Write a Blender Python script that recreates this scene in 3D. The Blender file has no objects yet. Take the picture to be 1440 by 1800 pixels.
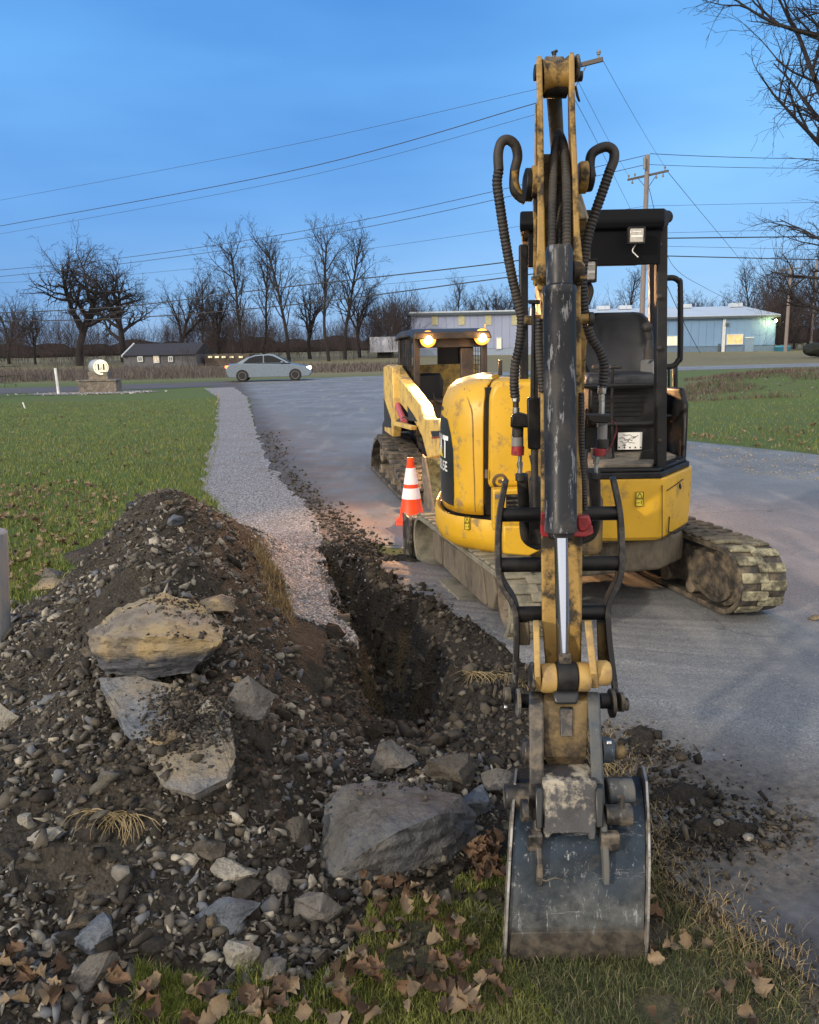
import bpy, bmesh, math, random
import numpy as np
from mathutils import Vector, Matrix, Quaternion
from mathutils import noise as mnoise
R = math.radians
sc = bpy.context.scene
COL = sc.collection
# ---------------------------------------------------------------- camera
FPX = 1440.0; CAMH = 1.6; PITCH = R(11.3); ROLL = R(1.2)
_c, _s = math.cos(PITCH), math.sin(PITCH)
FW = Vector((0, _c, -_s)); RT = Vector((1, 0, 0)); UP = Vector((0, _s, _c))
RX = RT*math.cos(ROLL) - UP*math.sin(ROLL); UX = RT*math.sin(ROLL) + UP*math.cos(ROLL)
CAM = Vector((0, 0, CAMH))
cd = bpy.data.cameras.new('camera'); cam = bpy.data.objects.new('camera', cd); COL.objects.link(cam)
cam.matrix_world = Matrix(((RX.x, UX.x, -FW.x, 0), (RX.y, UX.y, -FW.y, 0), (RX.z, UX.z, -FW.z, CAMH), (0, 0, 0, 1)))
cd.sensor_fit = 'HORIZONTAL'; cd.sensor_width = 36; cd.lens = 36*FPX/1440.0
cd.clip_start = 0.05; cd.clip_end = 3000
sc.camera = cam
# ---------------------------------------------------------------- sky, dusk light, exposure
SUN_AZ = R(226); SUN_EL = R(20)      # the afterglow side, behind and left of the camera (azimuth clockwise from +Y)
w = bpy.data.worlds.new("World"); sc.world = w; w.use_nodes = True
nt = w.node_tree; nt.nodes.clear()
def WN(t, **k):
    n = nt.nodes.new(t)
    for a, b in k.items(): setattr(n, a, b)
    return n
out = WN('ShaderNodeOutputWorld'); bg = WN('ShaderNodeBackground')
tc = WN('ShaderNodeTexCoord'); sep = WN('ShaderNodeSeparateXYZ')
nt.links.new(tc.outputs['Generated'], sep.inputs[0])
def wmix(fac, a, b, blend='MIX'):
    m = WN('ShaderNodeMix', data_type='RGBA', blend_type=blend)
    for i, x in ((0, fac), (6, a), (7, b)):
        if isinstance(x, (int, float)): m.inputs[i].default_value = x
        elif isinstance(x, tuple): m.inputs[i].default_value = (*x, 1)
        else: nt.links.new(x, m.inputs[i])
    return m.outputs[2]
def wramp(src, stops):
    r = WN('ShaderNodeValToRGB'); e = r.color_ramp.elements
    while len(e) < len(stops): e.new(0.5)
    for k, (p, c) in zip(e, stops):
        k.position = p; k.color = (*c, 1) if isinstance(c, tuple) else (c, c, c, 1)
    nt.links.new(src, r.inputs[0]); return r.outputs[0]
elev = wramp(sep.outputs['Z'], [(0.0, (.25, .39, .61)), (0.06, (.19, .375, .66)), (0.16, (.155, .375, .735)), (0.30, (.115, .335, .71)), (0.45, (.085, .285, .66)), (1.0, (.22, .38, .62))])
# sky texture of a sun low behind the camera tints the whole dome a little
sky = WN('ShaderNodeTexSky', sky_type='NISHITA'); sky.sun_disc = False
sky.sun_elevation = SUN_EL*0.1; sky.sun_rotation = SUN_AZ; sky.ozone_density = 5
skm = wmix(1.0, sky.outputs[0], (.02, .02, .02), 'MULTIPLY')
mp = WN('ShaderNodeMapping'); mp.inputs['Scale'].default_value = (1.1, 1.1, 4.5); mp.inputs['Rotation'].default_value = (0.25, 0.12, 0)
nz = WN('ShaderNodeTexNoise'); nz.inputs['Scale'].default_value = 1.3; nz.inputs['Detail'].default_value = 5; nz.inputs['Roughness'].default_value = .45
nt.links.new(tc.outputs['Generated'], mp.inputs[0]); nt.links.new(mp.outputs[0], nz.inputs['Vector'])
cl = wramp(nz.outputs[0], [(0.30, 0.0), (0.70, 1.0)])
cloudc = wmix(cl, (.62, .70, .79), (1.42, 1.27, 1.12))
az = wramp(sep.outputs['X'], [(0.0, (.80, .84, .90)), (0.45, (1.12, 1.08, 1.03))]); cloudc = wmix(1.0, cloudc, az, 'MULTIPLY')
base = wmix(1.0, elev, cloudc, 'MULTIPLY')
# the side of the sky behind the camera is brighter and paler (afterglow)
back = wramp(sep.outputs['Y'], [(0.0, 0.0), (1.0, 0.0)])
bm_ = WN('ShaderNodeMath', operation='MULTIPLY_ADD'); bm_.inputs[1].default_value = -0.5; bm_.inputs[2].default_value = 0.5
nt.links.new(sep.outputs['Y'], bm_.inputs[0])
bf = wramp(bm_.outputs[0], [(0.30, 0.0), (0.72, 1.0)])
glow = wmix(bf, base, (1.15, 1.06, .96))
fin = wmix(1.0, glow, skm, 'ADD')
nt.links.new(fin, bg.inputs[0]); bg.inputs[1].default_value = 1.12
nt.links.new(bg.outputs[0], out.inputs[0])
sd = bpy.data.lights.new('sun', 'SUN'); sd.energy = 2.1; sd.angle = R(1.5); sd.color = (1.0, .87, .70)
so = bpy.data.objects.new('sun', sd); COL.objects.link(so)
_dir = Vector((math.sin(SUN_AZ)*math.cos(SUN_EL), math.cos(SUN_AZ)*math.cos(SUN_EL), math.sin(SUN_EL)))
so.rotation_euler = _dir.to_track_quat('Z', 'Y').to_euler()
vs = sc.view_settings; vs.view_transform = 'Standard'; vs.look = 'None'; vs.exposure = 0.30; vs.gamma = 1; vs.use_curve_mapping = False
sc.cycles.max_bounces = 6; sc.cycles.transparent_max_bounces = 6
# ---------------------------------------------------------------- helpers
def ray(u, v): return FW + RX*((u-720)/FPX) + UX*((900-v)/FPX)
def P(u, v, y):
    r = ray(u, v); return CAM + r*(y/r.y)
def G(u, v, z=0.0):
    r = ray(u, v); return CAM + r*((z-CAMH)/r.z)
def PL(u, v, p0, n):                     # where the pixel's ray meets a plane
    r = ray(u, v); return CAM + r*((p0-CAM).dot(n)/r.dot(n))
def tag(o, label=None, cat=None, group=None, kind=None):
    if label: o['label'] = label
    if cat: o['category'] = cat
    if group: o['group'] = group
    if kind: o['kind'] = kind
    return o
def empty(name, loc, label, cat, group=None):
    o = bpy.data.objects.new(name, None); COL.objects.link(o); o.location = loc; o.empty_display_size = .1
    return tag(o, label, cat, group)
def copy_tree(o, parent=None):
    c = o.copy(); COL.objects.link(c); c.parent = parent
    for ch in list(o.children): copy_tree(ch, c)
    return c
def worldloc(o):
    v = Vector((0, 0, 0))
    while o is not None: v = v + o.location; o = o.parent
    return v
def npmesh(name, V, F, smooth=False):
    """V (n,3) float array, F (m,k) int array of equal-sized faces."""
    me = bpy.data.meshes.new(name); V = np.asarray(V, dtype=np.float32); F = np.asarray(F, dtype=np.int32)
    me.vertices.add(len(V)); me.vertices.foreach_set('co', V.ravel())
    k = F.shape[1]; me.loops.add(F.size); me.loops.foreach_set('vertex_index', F.ravel())
    me.polygons.add(len(F)); me.polygons.foreach_set('loop_start', np.arange(0, F.size, k, dtype=np.int32))
    me.polygons.foreach_set('loop_total', np.full(len(F), k, dtype=np.int32))
    me.update(calc_edges=True); me.validate()
    if smooth: me.polygons.foreach_set('use_smooth', np.ones(len(me.polygons), dtype=bool))
    return me
def link(name, me, mat, parent=None, loc=None):
    o = bpy.data.objects.new(name, me); COL.objects.link(o)
    if mat: me.materials.append(mat)
    if parent is not None: o.parent = parent
    if loc is not None: o.location = loc
    return o
class MB:
    def __init__(s): s.v = []; s.f = []
    def add(s, vs, fs):
        n = len(s.v); s.v += [Vector(p) for p in vs]; s.f += [tuple(i+n for i in f) for f in fs]; return s
    def prism(s, poly, off):
        poly = [Vector(p) for p in poly]; off = Vector(off); n = len(poly)
        s.add(poly + [p+off for p in poly], [tuple(range(n)), tuple(range(2*n-1, n-1, -1))] + [(i, i+n, (i+1) % n+n, (i+1) % n) for i in range(n)])
        return s
    def box(s, c, d, rot=None):
        c = Vector(c); d = Vector(d)/2; m = rot or Matrix.Identity(3)
        pts = [c + m @ Vector((x*d.x, y*d.y, z*d.z)) for z in (-1, 1) for x, y in ((-1, -1), (1, -1), (1, 1), (-1, 1))]
        return s.add(pts, [(3, 2, 1, 0), (4, 5, 6, 7), (0, 1, 5, 4), (1, 2, 6, 5), (2, 3, 7, 6), (3, 0, 4, 7)])
    def bar(s, p0, p1, w, h, up=(0, 0, 1)):
        p0 = Vector(p0); p1 = Vector(p1); d = (p1-p0).normalized(); up = Vector(up)
        x = d.cross(up)
        if x.length < 1e-4: x = d.cross(Vector((1, 0, 0)))
        x.normalize(); z = x.cross(d).normalized(); a = x*w/2; b = z*h/2
        return s.add([p0-a-b, p0+a-b, p0+a+b, p0-a+b, p1-a-b, p1+a-b, p1+a+b, p1-a+b], [(0, 1, 2, 3), (7, 6, 5, 4), (0, 4, 5, 1), (1, 5, 6, 2), (2, 6, 7, 3), (3, 7, 4, 0)])
    def tube(s, pts, r, n=12, cap=True):
        pts = [Vector(p) for p in pts]; k = len(pts)
        rs = r if isinstance(r, (list, tuple)) else [r]*k
        t = [(pts[min(i+1, k-1)]-pts[max(i-1, 0)]).normalized() for i in range(k)]
        a = t[0].cross(Vector((0, 0, 1)))
        if a.length < 1e-3: a = t[0].cross(Vector((1, 0, 0)))
        a.normalize(); b0 = len(s.v)
        for i in range(k):
            a = (a - t[i]*a.dot(t[i])).normalized(); b = t[i].cross(a)
            for j in range(n):
                q = 2*math.pi*j/n; s.v.append(pts[i] + (a*math.cos(q)+b*math.sin(q))*rs[i])
        for i in range(k-1):
            for j in range(n):
                s.f.append((b0+i*n+j, b0+i*n+(j+1) % n, b0+(i+1)*n+(j+1) % n, b0+(i+1)*n+j))
        if cap: s.f.append(tuple(b0+j for j in range(n-1, -1, -1))); s.f.append(tuple(b0+(k-1)*n+j for j in range(n)))
        return s
    def cyl(s, p0, p1, r0, r1=None, n=24): return s.tube([p0, p1], [r0, r0 if r1 is None else r1], n)
    def lathe(s, c, axis, prof, n=32):
        c = Vector(c); a = Vector(axis).normalized(); x = a.cross(Vector((0, 0, 1)))
        if x.length < 1e-3: x = a.cross(Vector((1, 0, 0)))
        x.normalize(); y = a.cross(x); b0 = len(s.v)
        for r, h in prof:
            for j in range(n):
                q = 2*math.pi*j/n; s.v.append(c + a*h + (x*math.cos(q)+y*math.sin(q))*r)
        for i in range(len(prof)-1):
            for j in range(n): s.f.append((b0+i*n+j, b0+i*n+(j+1) % n, b0+(i+1)*n+(j+1) % n, b0+(i+1)*n+j))
        s.f.append(tuple(b0+j for j in range(n-1, -1, -1))); s.f.append(tuple(b0+(len(prof)-1)*n+j for j in range(n)))
        return s
    def loft(s, secs, closed=True, cap=True):
        n = len(secs[0]); b0 = len(s.v)
        for q in secs: s.v += [Vector(p) for p in q]
        for i in range(len(secs)-1):
            for j in range(n if closed else n-1): s.f.append((b0+i*n+j, b0+i*n+(j+1) % n, b0+(i+1)*n+(j+1) % n, b0+(i+1)*n+j))
        if cap and closed: s.f.append(tuple(b0+j for j in range(n-1, -1, -1))); s.f.append(tuple(b0+(len(secs)-1)*n+j for j in range(n)))
        return s
    def strap(s, path, w, d):
        """flat bar following a path, w across (in the plane facing y), d deep along y"""
        path = [Vector(p) for p in path]; L = []; Rr = []
        for i, p in enumerate(path):
            t = path[min(i+1, len(path)-1)]-path[max(i-1, 0)]; n = Vector((t.z, 0, -t.x)).normalized()*w/2
            L.append(p+n); Rr.append(p-n)
        D = Vector((.17*d, d, 0)); return s.loft([[L[i], Rr[i], Rr[i]+D, L[i]+D] for i in range(len(path))])
    def build(s, name, mat, parent=None, smooth=35, bevel=0, seg=2, label=None, subsurf=0):
        off = worldloc(parent) if parent is not None else Vector((0, 0, 0))
        me = bpy.data.meshes.new(name); me.from_pydata([tuple(p-off) for p in s.v], [], s.f); me.update()
        bm = bmesh.new(); bm.from_mesh(me); bmesh.ops.recalc_face_normals(bm, faces=bm.faces); bm.to_mesh(me); bm.free()
        if smooth:
            me.polygons.foreach_set('use_smooth', [True]*len(me.polygons)); me.set_sharp_from_angle(angle=R(smooth))
        o = link(name, me, mat, parent)
        if bevel:
            m = o.modifiers.new('bevel', 'BEVEL'); m.width = bevel; m.segments = seg; m.limit_method = 'ANGLE'; m.angle_limit = R(40); m.harden_normals = False
        if subsurf:
            m = o.modifiers.new('sub', 'SUBSURF'); m.levels = m.render_levels = subsurf
        if label: o['label'] = label
        return o
def smoothpath(pts, n=8):
    pts = [Vector(p) for p in pts]; out = []
    for i in range(len(pts)-1):
        a, b, c, d = pts[max(i-1, 0)], pts[i], pts[i+1], pts[min(i+2, len(pts)-1)]
        for k in range(n):
            t = k/n; out.append(0.5*((2*b)+(c-a)*t+(2*a-5*b+4*c-d)*t*t+(3*b-a-3*c+d)*t**3))
    out.append(pts[-1]); return out
def resample(pts, step):
    out = [pts[0]]; acc = 0
    for a, b in zip(pts[:-1], pts[1:]):
        L = (b-a).length; 
        while acc + L >= step:
            t = (step-acc)/L; a = a.lerp(b, t); out.append(a.copy()); L = (b-a).length; acc = 0
        acc += L
    return out
def ribbed(pts, r, pitch=.012, amp=.08, n=14):
    q = resample(smoothpath(pts, 10), pitch/2); m = MB(); m.tube(q, [r*(1+amp) if i % 2 else r*(1-amp) for i in range(len(q))], n); return m
def rnd(pts, r, k=3):                    # round the corners of a closed polygon
    pts = [Vector(p) for p in pts]; out = []; n = len(pts)
    for i in range(n):
        a, b, c = pts[i-1], pts[i], pts[(i+1) % n]; d1 = (a-b); d2 = (c-b); q = min(r, d1.length*.45, d2.length*.45)
        p, s = b+d1.normalized()*q, b+d2.normalized()*q
        for j in range(k+1):
            t = j/k; out.append((1-t)**2*p+2*t*(1-t)*b+t*t*s)
    return out
# ---------------------------------------------------------------- materials
def mat(name, col, rough=.6, metal=0.0, var=.15, scale=6, dirt=None, damt=.5, dscale=4, dedge=.08, bump=.0, bscale=60, scr=None, spec=.5, emit=None, estr=0, coat=0, stretch=None, col2=None, rvar=.1):
    m = bpy.data.materials.new(name); m.use_nodes = True; t = m.node_tree; b = t.nodes['Principled BSDF']
    N = t.nodes.new; Lk = t.links.new
    co = N('ShaderNodeTexCoord').outputs['Object']
    if stretch:
        mpn = N('ShaderNodeMapping'); mpn.inputs['Scale'].default_value = stretch; Lk(co, mpn.inputs[0]); co = mpn.outputs[0]
    def noise(sc_, det=4, ro=.6, vec=None):
        n = N('ShaderNodeTexNoise'); n.inputs['Scale'].default_value = sc_; n.inputs['Detail'].default_value = det; n.inputs['Roughness'].default_value = ro
        Lk(vec or co, n.inputs['Vector']); return n.outputs[0]
    def mix(f, a, c, bl='MIX'):
        x = N('ShaderNodeMix'); x.data_type = 'RGBA'; x.blend_type = bl
        for i, q in ((0, f), (6, a), (7, c)):
            if isinstance(q, (int, float)): x.inputs[i].default_value = q
            elif isinstance(q, tuple): x.inputs[i].default_value = (*q[:3], 1)
            else: Lk(q, x.inputs[i])
        return x.outputs[2]
    def ramp(src, lo, hi, a=0.0, c=1.0):
        r = N('ShaderNodeMapRange'); r.inputs[1].default_value = lo; r.inputs[2].default_value = hi; r.inputs[3].default_value = a; r.inputs[4].default_value = c; Lk(src, r.inputs[0]); return r.outputs[0]
    c1 = tuple(max(0, x*(1-var)) for x in col); c2 = tuple(min(1, x*(1+var)) for x in (col2 or col))
    n1 = noise(scale, 5)
    cc = mix(ramp(n1, .32, .68), c1, c2)
    rg = ramp(n1, .3, .7, max(0, rough-rvar), min(1, rough+rvar))
    if dirt:
        nd = noise(dscale, 7, .7); th = .5+(.5-damt)*.35
        f = ramp(nd, th-dedge, th+dedge); cc = mix(f, cc, dirt)
        rm = N('ShaderNodeMix'); rm.data_type = 'FLOAT'; Lk(f, rm.inputs[0]); Lk(rg, rm.inputs[2]); rm.inputs[3].default_value = .9; rg = rm.outputs[0]
        if metal:
            mm = N('ShaderNodeMath'); mm.operation = 'MULTIPLY_ADD'; mm.inputs[1].default_value = -metal; mm.inputs[2].default_value = metal; Lk(f, mm.inputs[0]); Lk(mm.outputs[0], b.inputs['Metallic'])
    else: b.inputs['Metallic'].default_value = metal
    if scr:                              # scratches: (colour, scale, stretch xyz, threshold)
        mp2 = N('ShaderNodeMapping'); mp2.inputs['Scale'].default_value = scr[2]; Lk(co, mp2.inputs[0])
        ns = noise(scr[1], 6, .75, mp2.outputs[0]); cc = mix(ramp(ns, scr[3], scr[3]+.05, 0, .8), cc, scr[0])
    Lk(cc, b.inputs['Base Color']); Lk(rg, b.inputs['Roughness'])
    b.inputs['Specular IOR Level'].default_value = spec
    if coat: b.inputs['Coat Weight'].default_value = coat; b.inputs['Coat Roughness'].default_value = .15
    if bump:
        bn = N('ShaderNodeBump'); bn.inputs['Strength'].default_value = bump; bn.inputs['Distance'].default_value = .01; Lk(noise(bscale, 6, .7), bn.inputs['Height']); Lk(bn.outputs[0], b.inputs['Normal'])
    if emit: b.inputs['Emission Color'].default_value = (*emit, 1); b.inputs['Emission Strength'].default_value = estr
    m['nt'] = 1
    return m
YEL = (.64, .375, .022); MUD = (.16, .125, .085); RUST = (.09, .05, .03)
M = {}
M['yellow'] = mat('yellow paint', YEL, .42, var=.10, scale=3, dirt=(.27, .18, .07), damt=.20, dscale=9, dedge=.07, scr=((.14, .10, .05), 3, (3, 3, 2), .68), bump=.03, bscale=8)
M['yellow_old'] = mat('worn yellow paint', (.36, .225, .06), .55, var=.25, scale=9, dirt=(.035, .028, .02), damt=.42, dscale=9, dedge=.06, bump=.1)
M['cream'] = mat('dusty yellow paint', (.42, .28, .09), .55, var=.12, scale=6, dirt=(.28, .19, .09), damt=.45, dscale=14, bump=.1)
M['black'] = mat('black paint', (.007, .008, .010), .42, spec=.3, var=.3, scale=10, dirt=(.035, .032, .03), damt=.2, dscale=6, dedge=.15)
M['matte'] = mat('matte black canopy', (.004, .0045, .006), .6, spec=.12, var=.2)
M['rubber'] = mat('black rubber hose', (.012, .012, .014), .55, var=.3, scale=20, dirt=(.07, .06, .05), damt=.3, dscale=9, dedge=.15)
M['barrel'] = mat('scratched black cylinder', (.010, .012, .018), .36, spec=.35, var=.3, scale=8, scr=((.22, .23, .25), 1.6, (26, 26, 5), .56), dirt=(.07, .065, .06), damt=.18, dscale=5, dedge=.12)
M['chrome'] = mat('chrome rod', (.42, .47, .58), .07, 1.0, var=.03, rvar=.03)
M['steel'] = mat('worn grey steel', (.055, .053, .052), .42, .6, var=.4, scale=14, dirt=(.15, .125, .095), damt=.38, dscale=16, dedge=.08, scr=((.30, .29, .26), 5, (3, 3, 1.5), .64), bump=.15, bscale=80)
M['blue_steel'] = mat('worn blued bucket steel', (.035, .058, .09), .38, .55, var=.45, scale=6, dirt=(.10, .10, .095), damt=.46, dscale=6, dedge=.10, scr=((.26, .29, .31), 4, (6, 6, 2.0), .60), bump=.12, bscale=50)
M['wear'] = mat('rust brown wear strip', (.045, .036, .028), .6, .4, var=.4, scale=12, dirt=(.13, .11, .085), damt=.4, dscale=9, bump=.3)
M['edge_steel'] = mat('bright worn steel edge', (.36, .36, .35), .4, .8, var=.3, scale=20, dirt=(.12, .10, .08), damt=.4, dscale=14)
M['mudsteel'] = mat('mud caked steel', (.13, .11, .085), .8, var=.35, scale=12, dirt=(.24, .19, .13), damt=.42, dscale=9, dedge=.1, bump=.5, bscale=40)
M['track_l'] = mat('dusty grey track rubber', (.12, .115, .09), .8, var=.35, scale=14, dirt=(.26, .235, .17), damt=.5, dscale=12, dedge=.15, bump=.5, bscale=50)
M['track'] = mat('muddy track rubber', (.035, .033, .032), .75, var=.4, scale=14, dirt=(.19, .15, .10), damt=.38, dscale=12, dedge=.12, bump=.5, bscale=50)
M['track_lit'] = mat('lit dry mud on track', (.26, .23, .16), .85, var=.35, scale=9, dirt=(.07, .06, .05), damt=.45, dscale=8, dedge=.06, bump=.7, bscale=35)  # paler mud colour for the track end that catches the light
M['frame_mud'] = mat('dried mud over frame', (.19, .16, .115), .85, var=.25, scale=5, dirt=(.05, .043, .035), damt=.40, dscale=5, dedge=.1, bump=.4, bscale=30, stretch=(1, 1, .5))
M['bronze'] = mat('greasy bronze steel', (.16, .11, .045), .45, .3, var=.3, scale=12, dirt=(.03, .022, .015), damt=.5, dscale=10, dedge=.1, bump=.3)
M['seat'] = mat('black vinyl seat', (.022, .025, .032), .5, var=.2, bump=.05, bscale=150)
M['decal'] = mat('black decal', (.016, .018, .02), .35, var=.2)
M['white'] = mat('white decal', (.80, .80, .78), .5, var=.03)
M['yeldec'] = mat('yellow decal', (.75, .60, .04), .5, var=.03)
M['red'] = mat('faded red plastic', (.30, .022, .028), .5, var=.2, scale=30, dirt=(.05, .02, .02), damt=.35, dscale=20)
M['lens'] = mat('work light glass', (.42, .40, .36), .15, 0, var=.2, scale=40)
M['floor'] = mat('muddy cab floor', (.17, .15, .12), .9, var=.4, scale=12, bump=.6, bscale=40)
M['greyp'] = mat('grey plastic', (.20, .20, .20), .5, var=.1)
M['rail'] = mat('worn black rail', (.016, .016, .018), .42, .3, var=.4, scale=12, dirt=(.12, .105, .09), damt=.30, dscale=14, dedge=.08, scr=((.22, .21, .20), 4, (4, 4, 1), .63))
M['fit'] = mat('zinc fittings', (.45, .46, .46), .3, .9, var=.2, scale=30, rvar=.1)
M['halog'] = mat('lit halogen lamp', (1, .6, .2), .3, emit=(1.0, .50, .12), estr=30)
# ================================================================ GROUND
rng = np.random.default_rng(7)
_perm = rng.permutation(512)
def _h(ix, iy): return _perm[(_perm[ix & 511] + iy) & 511]/511.0
def vnoise(x, y):
    xi = np.floor(x).astype(int); yi = np.floor(y).astype(int); fx = x-xi; fy = y-yi
    fx = fx*fx*(3-2*fx); fy = fy*fy*(3-2*fy)
    return (_h(xi, yi)*(1-fx)+_h(xi+1, yi)*fx)*(1-fy)+(_h(xi, yi+1)*(1-fx)+_h(xi+1, yi+1)*fx)*fy
def fbm(x, y, o=4, g=.5):
    a = 1; s = 0; t = 0
    for k in range(o): s = s+a*(vnoise(x*2**k+17.3*k, y*2**k+9.1*k)-.5); t += a; a *= g
    return s/t
def sst(a, b, x):
    t = np.clip((x-a)/(b-a), 0, 1); return t*t*(3-2*t)
ctl = [(300,872,.72),(340,885,.62),(250,882,.60),(205,930,.34),(390,905,.40),(300,960,.70),(300,1030,.60),(400,1000,.44),(455,1000,.25),(480,1080,.16),(505,1100,.04),
       (430,930,.12),(200,1010,.42),(140,1005,.20),(60,1060,.12),(520,1200,.10),(300,1200,.40),(420,1250,.32),(200,1300,.30),(100,1200,.30),(0,1200,.22),(-120,1200,.16),(0,1350,.22),(-150,1400,.16),
       (100,1450,.20),(250,1450,.20),(400,1400,.20),(480,1350,.14),(250,1600,.10),(100,1650,.10),(0,1650,.10),(-150,1700,.07),(400,1600,.06),(500,1500,.06),(300,1760,.01),(100,1790,.06),(0,1790,.08),
       (550,1700,0),(620,1600,0),(560,1290,.07),(450,1150,.30),(400,1120,.42),(480,1250,.18),
       (610,975,.10),(650,1005,.10),(700,1062,.11),(770,1130,.09),(850,1210,.07),(900,1270,.05),(850,1340,.0),(700,1340,.02),(760,1400,0),(620,1330,.03)]
cw = [(G(u, v, z).x, G(u, v, z).y, z) for u, v, z in ctl]
cw += [(x, y, 0.0) for x, y in [(-2.35,5.7),(-2.95,6.1),(-3.3,5),(-3.2,4),(-3,3),(-3,2),(-2.7,7),(-2.1,7.2),(-1.5,7.0),(-1.0,6.6),(-.95,5.8),(-.75,5.1),(-.5,4.6),(-1.1,7.4),(0,1.2),(.5,2),(.9,2.6),(1.1,3.3),(.9,4),(.55,4.6),(.3,5.3),(.1,6.2),(-.3,7.2),(2,4),(2,2),(-4,8),(-2,9),(0,9),(-1,1),(-2,1.0),(-4.5,4),(-4.5,1),(3,7),(-.6,1.5),(.3,2.6),(-1.5,8.2)]]
cw = np.array(cw)
def _U(r2): return np.where(r2 < 1e-9, 0, r2*np.log(np.maximum(r2, 1e-9)))
n_ = len(cw); K = _U((cw[:, None, 0]-cw[None, :, 0])**2+(cw[:, None, 1]-cw[None, :, 1])**2)+np.eye(n_)*.01
Pm = np.c_[np.ones(n_), cw[:, :2]]; A = np.block([[K, Pm], [Pm.T, np.zeros((3, 3))]])
sol = np.linalg.solve(A, np.r_[cw[:, 2], 0, 0, 0])
def tps(x, y):
    s = sol[n_]+sol[n_+1]*x+sol[n_+2]*y
    for i in range(n_): s = s+sol[i]*_U((x-cw[i, 0])**2+(y-cw[i, 1])**2)
    return s
TR = np.array([[-.66, 6.55], [-.38, 5.3], [-.10, 4.2], [.0, 3.45]])     # centre line of the trench
def trench(x, y):
    best = np.full(x.shape, 9.0); tt = np.zeros(x.shape)
    for k in range(len(TR)-1):
        a, b = TR[k], TR[k+1]; d = b-a; t = np.clip(((x-a[0])*d[0]+(y-a[1])*d[1])/(d@d), 0, 1)
        q = np.hypot(x-a[0]-t*d[0], y-a[1]-t*d[1]); m = q < best; best = np.where(m, q, best); tt = np.where(m, (k+t)/3, tt)
    return best, tt
def H(x, y, fine=True):
    x = np.asarray(x, float); y = np.asarray(y, float); sh = x.shape
    x = np.atleast_1d(x).ravel(); y = np.atleast_1d(y).ravel()
    near = (x > -4.5) & (x < 2.6) & (y > 1.0) & (y < 9); z = np.zeros_like(x)
    if near.any():
        xn, yn = x[near], y[near]
        wx = xn+.10*fbm(xn*2.2, yn*2.2, 3); wy = yn+.10*fbm(xn*2.2+40, yn*2.2, 3)
        p = np.maximum(tps(wx, wy), 0)*sst(-4.5, -3.3, xn)*(1-sst(1.2, 2.4, xn))*sst(1.0, 1.5, yn)*(1-sst(8.0, 9, yn))
        p = np.maximum(p-.02, 0)
        q, t = trench(xn+.20*fbm(xn*4.5, yn*4.5, 4), yn+.2*fbm(xn*4.5+9, yn*4.5, 4))
        wd = .07+.15*t; dep = (.16+.31*np.sin(np.clip(t, 0, 1)*2.7+.20))*(1-.55*sst(.8, 1.0, t))
        tr = dep*(1-sst(wd*.45, wd*1.45, q))
        dm = sst(.015, .07, p)+sst(.5, 0, q-wd)*0.6
        dm = np.clip(dm, 0, 1)
        rough = (.15*fbm(xn*3.2, yn*3.2, 3)+.075*np.abs(fbm(xn*12+3, yn*12, 3))+ .035*fbm(xn*33, yn*33, 3))*dm
        z[near] = p+rough*(1-.3*sst(0, .1, tr))-tr
    far = y > 50
    z = z+np.where(far, .9*sst(50, 120, y)*(1-.6*sst(0, 60, x)), 0)
    berm = .55*np.exp(-((y-28-.1*(x-12))/4.0)**2)*sst(7, 13, x)
    z = z+berm+np.where(y > 130, .01*(y-130), 0)
    return z.reshape(sh)
def Hs(x, y): return float(H(np.array([x]), np.array([y]))[0])
def inpoly(x, y, poly):
    r = np.zeros(x.shape, bool); n = len(poly)
    for i in range(n):
        x0, y0 = poly[i]; x1, y1 = poly[(i+1) % n]
        c = ((y0 > y) != (y1 > y)) & (x < (x1-x0)*(y-y0)/(y1-y0+1e-12)+x0); r ^= c
    return r
def pxpoly(l): return [(G(u, v).x, G(u, v).y) for u, v in l]
DIRTP = pxpoly([(545,945),(600,958),(660,965),(700,985),(760,1060),(830,1120),(900,1165),(960,1230),(1000,1300),(940,1350),(900,1480),(850,1520),(760,1560),(640,1600),(600,1680),(560,1720),(420,1700),(380,1740),(240,1740),(200,1800),(-200,1900),(-250,1250),(0,1150),(300,1150),(520,1200),(590,1120),(575,1040),(545,960)])
def dirtmask(x, y):
    xx = x+.16*fbm(x*5, y*5, 3); yy = y+.16*fbm(x*5+31, y*5, 3)
    near = (x > -4.5) & (x < 2.6) & (y > 1.0) & (y < 9)
    m = inpoly(xx, yy, DIRTP) | inpoly(xx, yy, DIRTQ); p = np.maximum(tps(x, y), 0)*sst(-4.2, -3.3, x)*(1-sst(1.4, 2.4, x))
    return near & (m | (p > .05))
DIRTQ = pxpoly([(395,925),(470,955),(525,1050),(615,1110),(610,1165),(500,1160),(430,1010)])
def gmat(name, build):
    m = bpy.data.materials.new(name); m.use_nodes = True; t = m.node_tree; b = t.nodes['Principled BSDF']; build(t, b); return m
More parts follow.
